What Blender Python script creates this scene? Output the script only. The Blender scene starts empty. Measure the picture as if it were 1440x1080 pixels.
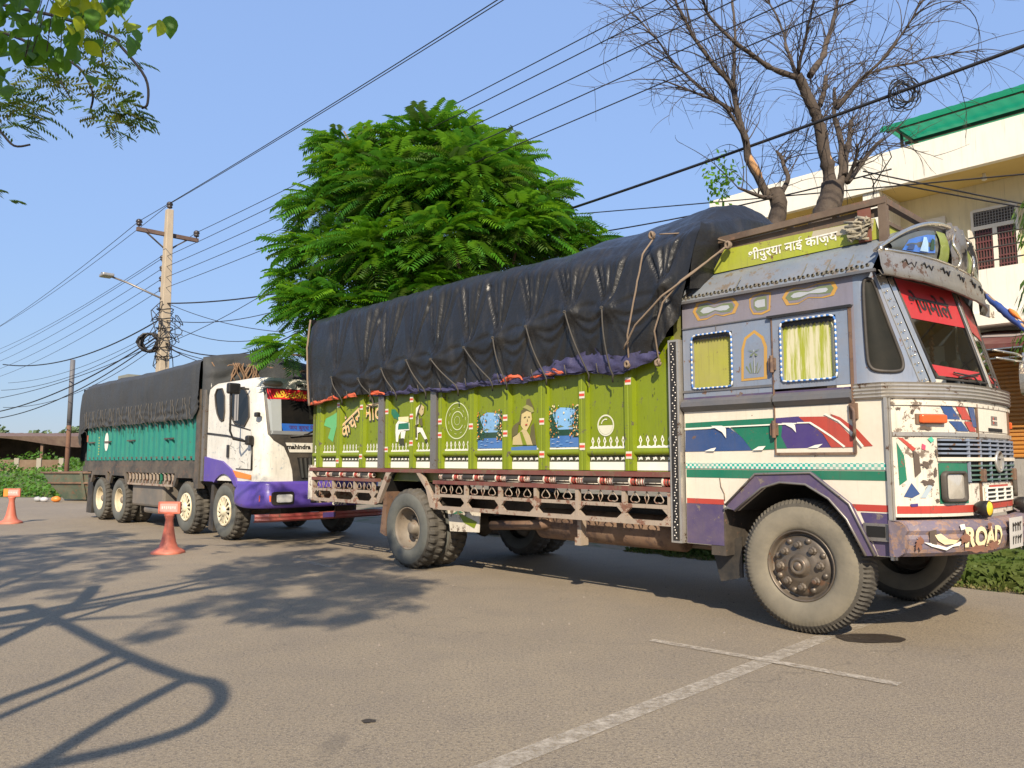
import bpy, bmesh, math, random
from mathutils import Vector, Matrix, noise
R = math.radians
random.seed(7)
SC = bpy.context.scene
COL = SC.collection
# ------------------------------------------------------------------ camera
cam = bpy.data.cameras.new('camera'); cam.sensor_width = 36.0; cam.lens = 27.13
cam.clip_start = 0.05; cam.clip_end = 3000
camo = bpy.data.objects.new('camera', cam); COL.objects.link(camo)
camo.location = (0, 0, 1.36); camo.rotation_euler = (R(90 + 5.7), 0, 0)
SC.camera = camo
# ------------------------------------------------------------------ sky, sun, exposure
SUN_EL, SUN_AZ = 35.0, 181.0          # azimuth clockwise from +Y: the sun stands behind the camera
wd = bpy.data.worlds.new('World'); SC.world = wd; wd.use_nodes = True
wn = wd.node_tree; bg = wn.nodes['Background']
sky = wn.nodes.new('ShaderNodeTexSky'); sky.sky_type = 'NISHITA'; sky.sun_disc = False
sky.sun_elevation = R(SUN_EL); sky.sun_rotation = R(SUN_AZ)
sky.air_density = 1.0; sky.dust_density = 0.8; sky.ozone_density = 3.0; sky.altitude = 100
# thin summer haze evens the clear sky out: brightness compressed, a little milky blue mixed in, the same all round
bw = wn.nodes.new('ShaderNodeRGBToBW'); wn.links.new(sky.outputs[0], bw.inputs[0])
pw = wn.nodes.new('ShaderNodeMath'); pw.operation = 'POWER'; wn.links.new(bw.outputs[0], pw.inputs[0]); pw.inputs[1].default_value = -0.62
sc_ = wn.nodes.new('ShaderNodeVectorMath'); sc_.operation = 'SCALE'; wn.links.new(sky.outputs[0], sc_.inputs[0]); wn.links.new(pw.outputs[0], sc_.inputs['Scale'])
s2_ = wn.nodes.new('ShaderNodeVectorMath'); s2_.operation = 'SCALE'; wn.links.new(sc_.outputs[0], s2_.inputs[0]); s2_.inputs['Scale'].default_value = 1.9
mxs = wn.nodes.new('ShaderNodeMix'); mxs.data_type = 'RGBA'; mxs.inputs[0].default_value = .45; wn.links.new(s2_.outputs[0], mxs.inputs[6]); mxs.inputs[7].default_value = (1.75, 2.45, 4.3, 1)
wn.links.new(mxs.outputs[2], bg.inputs[0]); bg.inputs[1].default_value = 0.14
sl = bpy.data.lights.new('sun', 'SUN'); sl.energy = 5.0; sl.angle = R(0.6); sl.color = (1.0, 0.87, 0.68)
so = bpy.data.objects.new('sun', sl); COL.objects.link(so)
sd = Vector((math.sin(R(SUN_AZ)) * math.cos(R(SUN_EL)), math.cos(R(SUN_AZ)) * math.cos(R(SUN_EL)), math.sin(R(SUN_EL))))
so.rotation_euler = sd.to_track_quat('Z', 'Y').to_euler(); so.location = (0, -20, 30)
SC.view_settings.view_transform = 'Standard'; SC.view_settings.look = 'None'
SC.view_settings.exposure = 0.5; SC.view_settings.gamma = 1.0
SC.view_settings.use_curve_mapping = False
# ------------------------------------------------------------------ helpers
def hexc(h):
    h = h.lstrip('#'); out = []
    for i in (0, 2, 4):
        c = int(h[i:i+2], 16) / 255
        out.append(c / 12.92 if c <= .04045 else ((c + .055) / 1.055) ** 2.4)
    return tuple(out)

class MB:
    def __init__(s): s.v = []; s.f = []; s.m = []; s.sm = []
    def add(s, vs, fs, mi=0, sm=False):
        o = len(s.v); s.v += [tuple(p) for p in vs]
        for f in fs: s.f.append(tuple(i + o for i in f)); s.m.append(mi); s.sm.append(sm)
        return s
    def box(s, x0, x1, y0, y1, z0, z1, mi=0):
        vs = [(x, y, z) for x in (x0, x1) for y in (y0, y1) for z in (z0, z1)]
        return s.add(vs, [(0,1,3,2),(4,6,7,5),(0,4,5,1),(2,3,7,6),(0,2,6,4),(1,5,7,3)], mi)
    def beam(s, p, q, w, h, mi=0, up=(0,0,1)):
        p = Vector(p); q = Vector(q); d = (q - p).normalized(); up = Vector(up)
        if abs(d.dot(up)) > .98: up = Vector((1,0,0))
        a = d.cross(up).normalized(); b = a.cross(d).normalized()
        vs = [c + a * i * w / 2 + b * j * h / 2 for c in (p, q) for i in (-1, 1) for j in (-1, 1)]
        return s.add(vs, [(0,1,3,2),(4,6,7,5),(0,4,5,1),(2,3,7,6),(0,2,6,4),(1,5,7,3)], mi)
    def tube(s, pts, r, n=6, mi=0, closed=False, caps=True):
        P = [Vector(p) for p in pts]; N = len(P); rs = r if isinstance(r, (list, tuple)) else [r] * N
        prev = None; rings = []
        for i in range(N):
            if closed: d = P[(i+1) % N] - P[i-1]
            else: d = P[min(i+1, N-1)] - P[max(i-1, 0)]
            if d.length < 1e-9: d = Vector((0,0,1))
            d.normalize()
            if prev is None:
                up = Vector((0,0,1)) if abs(d.z) < .9 else Vector((1,0,0)); a = d.cross(up).normalized()
            else:
                a = prev - d * prev.dot(d)
                a = a.normalized() if a.length > 1e-6 else d.orthogonal().normalized()
            prev = a; b = d.cross(a)
            rings.append([P[i] + (a * math.cos(6.28318 * k / n) + b * math.sin(6.28318 * k / n)) * rs[i] for k in range(n)])
        vs = [p for rg in rings for p in rg]; fs = []
        for i in range(N if closed else N - 1):
            j = (i + 1) % N
            for k in range(n): fs.append((i*n+k, i*n+(k+1) % n, j*n+(k+1) % n, j*n+k))
        s.add(vs, fs, mi, True)
        if caps and not closed:
            o = len(s.v) - len(vs)
            for base, rev in ((0, 1), ((N-1)*n, 0)):
                f = [o + base + k for k in range(n)]
                s.f.append(tuple(f[::-1] if rev else f)); s.m.append(mi); s.sm.append(False)
        return s
    def lathe(s, prof, n=32, org=(0,0,0), ax=(0,0,1), mi=0, sm=True, rfun=None):
        ax = Vector(ax).normalized(); a = ax.orthogonal().normalized(); b = ax.cross(a); org = Vector(org); vs = []
        for i, (r, h) in enumerate(prof):
            for k in range(n):
                t = 6.2831853 * k / n; rr = r if rfun is None else rfun(i, k, r)
                vs.append(org + ax * h + (a * math.cos(t) + b * math.sin(t)) * rr)
        fs = [(i*n+k, i*n+(k+1) % n, (i+1)*n+(k+1) % n, (i+1)*n+k) for i in range(len(prof)-1) for k in range(n)]
        return s.add(vs, fs, mi, sm)
    def prism(s, pts, fn, d0, d1, mi=0):          # polygon in 2D, fn(u,v,d) -> 3D
        n = len(pts); vs = [fn(u, v, d0) for u, v in pts] + [fn(u, v, d1) for u, v in pts]
        fs = [tuple(range(n))[::-1], tuple(range(n, 2*n))] + [(i, (i+1) % n, n+(i+1) % n, n+i) for i in range(n)]
        return s.add(vs, fs, mi)
    def grid(s, nu, nv, fn, mi=0, sm=True):
        vs = [fn(i / nu, j / nv) for i in range(nu+1) for j in range(nv+1)]; w = nv + 1
        fs = [(i*w+j, (i+1)*w+j, (i+1)*w+j+1, i*w+j+1) for i in range(nu) for j in range(nv)]
        return s.add(vs, fs, mi, sm)
    def mesh(s, name, mats):
        me = bpy.data.meshes.new(name); me.from_pydata(s.v, [], s.f)
        for m in (mats if isinstance(mats, (list, tuple)) else [mats]): me.materials.append(m)
        me.polygons.foreach_set('material_index', s.m); me.polygons.foreach_set('use_smooth', s.sm)
        me.update(); return me
    def build(s, name, mats, parent=None, fix=True, bev=0, **kw):
        me = s.mesh(name, mats)
        if fix and len(s.f) < 60000:
            bm = bmesh.new(); bm.from_mesh(me); bmesh.ops.recalc_face_normals(bm, faces=bm.faces); bm.to_mesh(me); bm.free()
        o = obj(name, me, parent, **kw)
        if bev:
            b = o.modifiers.new('bevel', 'BEVEL'); b.width = bev; b.segments = 2; b.limit_method = 'ANGLE'; b.angle_limit = R(40)
        return o

def obj(name, me, parent=None, loc=None, rot=None, scale=None, **kw):
    o = bpy.data.objects.new(name, me); COL.objects.link(o)
    if parent: o.parent = parent
    if loc: o.location = loc
    if rot: o.rotation_euler = rot
    if scale: o.scale = scale
    tag(o, **kw); return o
def tag(o, label=None, cat=None, group=None, kind=None):
    if label: o['label'] = label
    if cat: o['category'] = cat
    if group: o['group'] = group
    if kind: o['kind'] = kind
    return o
def thing(name, label, cat, loc=(0,0,0), rotz=0, group=None):
    return obj(name, None, None, loc, (0,0,rotz), label=label, cat=cat, group=group)
def copy_tree(o, parent=None):
    c = o.copy(); COL.objects.link(c)
    if parent: c.parent = parent
    for ch in list(o.children): copy_tree(ch, c)
    return c
def text_mesh(body, size=1.0, shear=0.0, offset=0.0, extrude=0.0):
    cu = bpy.data.curves.new('lettering', 'FONT'); cu.body = body; cu.size = size; cu.shear = shear
    cu.align_x = 'CENTER'; cu.align_y = 'CENTER'; cu.offset = offset; cu.extrude = extrude; cu.resolution_u = 3
    o = bpy.data.objects.new('lettering', cu); COL.objects.link(o)
    dg = bpy.context.evaluated_depsgraph_get()
    me = bpy.data.meshes.new_from_object(o.evaluated_get(dg))
    bpy.data.objects.remove(o); return me
def text(name, body, mat, parent, fn, size, shear=0, offset=0, angle=0, at=(0,0), sx=1.0, **kw):
    """lettering laid on a surface: fn(u,v) gives the 3-D point"""
    me = text_mesh(body, size, shear, offset); ca, sa = math.cos(angle), math.sin(angle)
    for v in me.vertices:
        x, y = v.co.x * sx, v.co.y
        v.co = Vector(fn(at[0] + x * ca - y * sa, at[1] + x * sa + y * ca))
    me.materials.clear(); me.materials.append(mat)
    return obj(name, me, parent, **kw)
def nz(x, y=0.0, z=0.0): return noise.noise(Vector((x, y, z)))
# ------------------------------------------------------------------ materials
MATS = {}
def nodes_of(m):
    m.use_nodes = True; nt = m.node_tree; return nt, nt.nodes['Principled BSDF']
def ramp(nt, src, stops):
    r = nt.nodes.new('ShaderNodeValToRGB'); e = r.color_ramp.elements
    e[0].position, e[0].color = stops[0][0], (*stops[0][1], 1); e[1].position, e[1].color = stops[-1][0], (*stops[-1][1], 1)
    for p, c in stops[1:-1]:
        k = e.new(p); k.color = (*c, 1)
    nt.links.new(src, r.inputs[0]); return r.outputs[0]
def noise_tex(nt, scale, detail=4, rough=.6, vec=None, dist=0, stretch=None):
    if vec is None:
        tc = nt.nodes.new('ShaderNodeTexCoord'); vec = tc.outputs['Object']
    if stretch:
        mp = nt.nodes.new('ShaderNodeMapping'); mp.inputs['Scale'].default_value = stretch
        nt.links.new(vec, mp.inputs[0]); vec = mp.outputs[0]
    n = nt.nodes.new('ShaderNodeTexNoise'); n.inputs['Scale'].default_value = scale
    n.inputs['Detail'].default_value = detail; n.inputs['Roughness'].default_value = rough; n.inputs['Distortion'].default_value = dist
    nt.links.new(vec, n.inputs['Vector']); return n.outputs['Fac']
def mix(nt, fac, a, b, mode='MIX'):
    m = nt.nodes.new('ShaderNodeMix'); m.data_type = 'RGBA'; m.blend_type = mode
    if isinstance(fac, (int, float)): m.inputs[0].default_value = fac
    else: nt.links.new(fac, m.inputs[0])
    for i, c in ((6, a), (7, b)):
        if isinstance(c, tuple): m.inputs[i].default_value = (*c[:3], 1)
        else: nt.links.new(c, m.inputs[i])
    return m.outputs[2]
def bump(nt, b, src, strength=.3, dist=.01):
    n = nt.nodes.new('ShaderNodeBump'); n.inputs['Strength'].default_value = strength; n.inputs['Distance'].default_value = dist
    nt.links.new(src, n.inputs['Height']); nt.links.new(n.outputs[0], b.inputs['Normal'])
BLK, WHT = (0,0,0), (1,1,1)
def paint(name, col, rough=.45, chips=.0, dust=.35, metal=0, var=.12, chipcol=(.09,.05,.03), dustcol=(.30,.23,.16), scale=1.0, streak=.3, bmp=.15):
    """weathered paint: mottling, road dust, vertical streaks and chips down to rust"""
    if name in MATS: return MATS[name]
    m = bpy.data.materials.new(name); nt, b = nodes_of(m)
    c = mix(nt, noise_tex(nt, 3*scale, 5), tuple(max(0, x*(1-var)) for x in col), tuple(min(1, x*(1+var)) for x in col))
    if streak:
        st = noise_tex(nt, 6*scale, 4, .7, stretch=(3, 3, .35))
        f = ramp(nt, st, [(.5, BLK), (.78, (streak,)*3)]); c = mix(nt, f, c, tuple(x*.45+.03 for x in col))
        st = noise_tex(nt, 16*scale, 3, .6, stretch=(2.5, 2.5, .12)); c = mix(nt, ramp(nt, st, [(.60, BLK), (.70, (min(.8, streak*1.6),)*3)]), c, tuple(x*.5+.022 for x in col))
    if dust:
        d = noise_tex(nt, 1.7*scale, 6, .72); f = ramp(nt, d, [(.36, BLK), (.72, (dust,)*3)]); c = mix(nt, f, c, dustcol)
    rgh = rough
    if chips:
        n1 = noise_tex(nt, 9*scale, 8, .75); f = ramp(nt, n1, [(.66-.2*chips, BLK), (.68-.2*chips, WHT)])
        rc = mix(nt, noise_tex(nt, 30, 3), chipcol, tuple(x*2.2+.02 for x in chipcol)); c = mix(nt, f, c, rc)
    nt.links.new(c, b.inputs['Base Color']); b.inputs['Roughness'].default_value = rough; b.inputs['Metallic'].default_value = metal
    if bmp: bump(nt, b, noise_tex(nt, 14*scale, 5, .6), bmp, .01)
    MATS[name] = m; return m
def plain(name, col, rough=.6, metal=0, **k):
    return paint(name, col, rough, 0, k.get('dust', .15), metal, k.get('var', .1), streak=0, bmp=k.get('bmp', .1))
def emat(name): return MATS[name]
def leaf_mat(name, c1, c2, trans=.35, scale=1.2):
    if name in MATS: return MATS[name]
    m = bpy.data.materials.new(name); m.use_nodes = True; nt = m.node_tree; b = nt.nodes['Principled BSDF']; out = nt.nodes['Material Output']
    tc = nt.nodes.new('ShaderNodeTexCoord'); oi = nt.nodes.new('ShaderNodeObjectInfo')
    c = mix(nt, ramp(nt, noise_tex(nt, scale, 3), [(.35, BLK), (.65, WHT)]), c1, c2)
    c = mix(nt, oi.outputs['Random'], c, mix(nt, .5, c, c2))
    nt.links.new(c, b.inputs['Base Color']); b.inputs['Roughness'].default_value = .5
    tr = nt.nodes.new('ShaderNodeBsdfTranslucent'); nt.links.new(mix(nt, .35, c, (.35, .5, .03)), tr.inputs[0])
    ms = nt.nodes.new('ShaderNodeMixShader'); ms.inputs[0].default_value = trans
    nt.links.new(b.outputs[0], ms.inputs[1]); nt.links.new(tr.outputs[0], ms.inputs[2]); nt.links.new(ms.outputs[0], out.inputs[0])
    MATS[name] = m; return m
def glass(name, tint=(.45,.48,.48), dirt=.12):
    m = bpy.data.materials.new(name); m.use_nodes = True; nt = m.node_tree; nt.nodes.remove(nt.nodes['Principled BSDF']); out = nt.nodes['Material Output']
    tp = nt.nodes.new('ShaderNodeBsdfTransparent'); tp.inputs[0].default_value = (*tint, 1)
    gl = nt.nodes.new('ShaderNodeBsdfGlossy'); gl.inputs['Roughness'].default_value = .03
    df = nt.nodes.new('ShaderNodeBsdfDiffuse'); df.inputs[0].default_value = (.35, .32, .27, 1)
    fr = nt.nodes.new('ShaderNodeFresnel'); fr.inputs[0].default_value = 1.5
    a = nt.nodes.new('ShaderNodeMixShader'); nt.links.new(fr.outputs[0], a.inputs[0]); nt.links.new(tp.outputs[0], a.inputs[1]); nt.links.new(gl.outputs[0], a.inputs[2])
    bm_ = nt.nodes.new('ShaderNodeMixShader'); nt.links.new(ramp(nt, noise_tex(nt, 2.5, 5, .7), [(.4, BLK), (.75, (dirt,)*3)]), bm_.inputs[0])
    nt.links.new(a.outputs[0], bm_.inputs[1]); nt.links.new(df.outputs[0], bm_.inputs[2]); nt.links.new(bm_.outputs[0], out.inputs[0])
    MATS[name] = m; return m

white = paint('cream_white_paint', (.70,.64,.53), .4, .10, .25, var=.05, streak=.12)
white_worn = paint('worn_white_paint', (.66,.61,.51), .5, .55, .35, var=.06, chipcol=(.10,.075,.055))
lime = paint('lime_paint', (.170,.222,.002), .42, .32, .05, var=.15, streak=.3, chipcol=(.06,.05,.03))
lime_flat = paint('lime_board_paint', (.33,.37,.03), .5, .35, .35, var=.12)
greyblue = paint('grey_blue_paint', (.18,.23,.32), .42, .3, .4, var=.15)
lilac = paint('faded_lilac_paint', (.19,.183,.235), .5, .2, .35, var=.2)
roofblue = paint('weathered_roof_paint', (.16,.195,.24), .33, .45, .4, var=.25, chipcol=(.10,.08,.06))
ledge = paint('slate_ledge_paint', (.09,.10,.12), .4, .2, .35)
purple = paint('purple_paint', (.058,.043,.125), .42, .3, .35, var=.15, chipcol=(.10,.08,.07))
purple2 = paint('bright_purple_paint', (.085,.05,.33), .35, .05, .18, var=.1)
navy = paint('navy_stripe_paint', (.025,.065,.19), .4, .2, .15, var=.15)
stripegreen = paint('green_stripe_paint', (.006,.15,.085), .4, .25, .12, var=.15)
violet = paint('violet_stripe_paint', (.05,.03,.16), .4, .2, .15)
red = paint('red_stripe_paint', (.42,.045,.03), .42, .35, .15, var=.15)
crimson = plain('crimson_film', (.62,.02,.03), .35, dust=.08)
brownred = paint('maroon_frame_paint', (.15,.04,.032), .5, .5, .3, var=.2)
lattice = paint('chipped_lattice_paint', (.34,.275,.215), .55, .55, .4, var=.15, chipcol=(.11,.05,.03))
steel = paint('dull_steel', (.23,.22,.21), .42, .35, .35, metal=.55, var=.2)
alu = paint('worn_aluminium', (.50,.48,.44), .35, .3, .35, metal=.6, var=.2)
chrome = paint('aged_chrome', (.62,.58,.50), .22, .12, .2, metal=.85, var=.1)
rust = paint('rusty_steel', (.14,.075,.045), .75, .6, .4, var=.3, chipcol=(.06,.035,.025))
darkmetal = paint('grimy_chassis', (.035,.030,.026), .7, .3, .35, var=.3)
rubberblack = plain('black_rubber', (.018,.018,.018), .6, dust=.25)
black = plain('black_paint', (.012,.012,.013), .4, dust=.1)
hole = plain('dark_void', (.006,.006,.006), .9, dust=0)
tyre_dusty = paint('dusty_tyre', (.145,.130,.100), .85, .0, .65, var=.25, dustcol=(.29,.25,.18), streak=0, bmp=.3)
tyre_grey = paint('grey_tyre', (.075,.080,.074), .8, .0, .45, var=.2, dustcol=(.20,.19,.155), streak=0, bmp=.3)
tread_m = paint('worn_tread', (.04,.037,.032), .85, .0, .6, var=.3, dustcol=(.16,.14,.11), streak=0, bmp=.3)
rim_rust = paint('oily_rusty_rim', (.085,.073,.062), .42, .35, .5, metal=.35, var=.3)
rim_grey = paint('dusty_rim', (.17,.145,.115), .6, .35, .5, var=.2)
rim_cream = paint('cream_rim', (.60,.52,.36), .5, .2, .4, var=.1)
whitepaint = plain('white_lettering', (.78,.76,.68), .5, dust=.2)
cream = plain('cream_lettering', (.78,.66,.38), .5, dust=.2)
orange = plain('orange_paint', (.72,.23,.03), .45)
ochre = plain('ochre_outline', (.46,.26,.05), .55, dust=.3)
ornagreen = plain('ornament_green', (.12,.17,.085), .55, dust=.3)
ornablue = plain('ornament_blue', (.38,.42,.48), .55, dust=.3)
skyblue = plain('painted_sky', (.20,.40,.66), .5, dust=.15, var=.35)
lakeblue = plain('painted_water', (.05,.16,.42), .5, dust=.15, var=.4)
deepgreen = plain('painted_trees', (.012,.055,.03), .5, dust=.1, var=.4)
skin = plain('painted_skin', (.50,.40,.20), .5, var=.15)
hairp = plain('painted_hair', (.10,.09,.03), .5)
amber = plain('amber_lens', (.62,.09,.01), .15, dust=.25)
lens = paint('headlamp_lens', (.55,.52,.45), .12, .0, .3, metal=.3, var=.3, bmp=.3)
yellowlens = plain('yellow_lens', (.75,.52,.03), .15, dust=.1)
darkglass = glass('dark_glass', (.13,.15,.14), .015)
rope_m = paint('hemp_rope', (.21,.155,.11), .9, 0, .15, var=.3, scale=8)
wire_m = plain('cable_sheath', (.012,.012,.014), .5, dust=.05)
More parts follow.
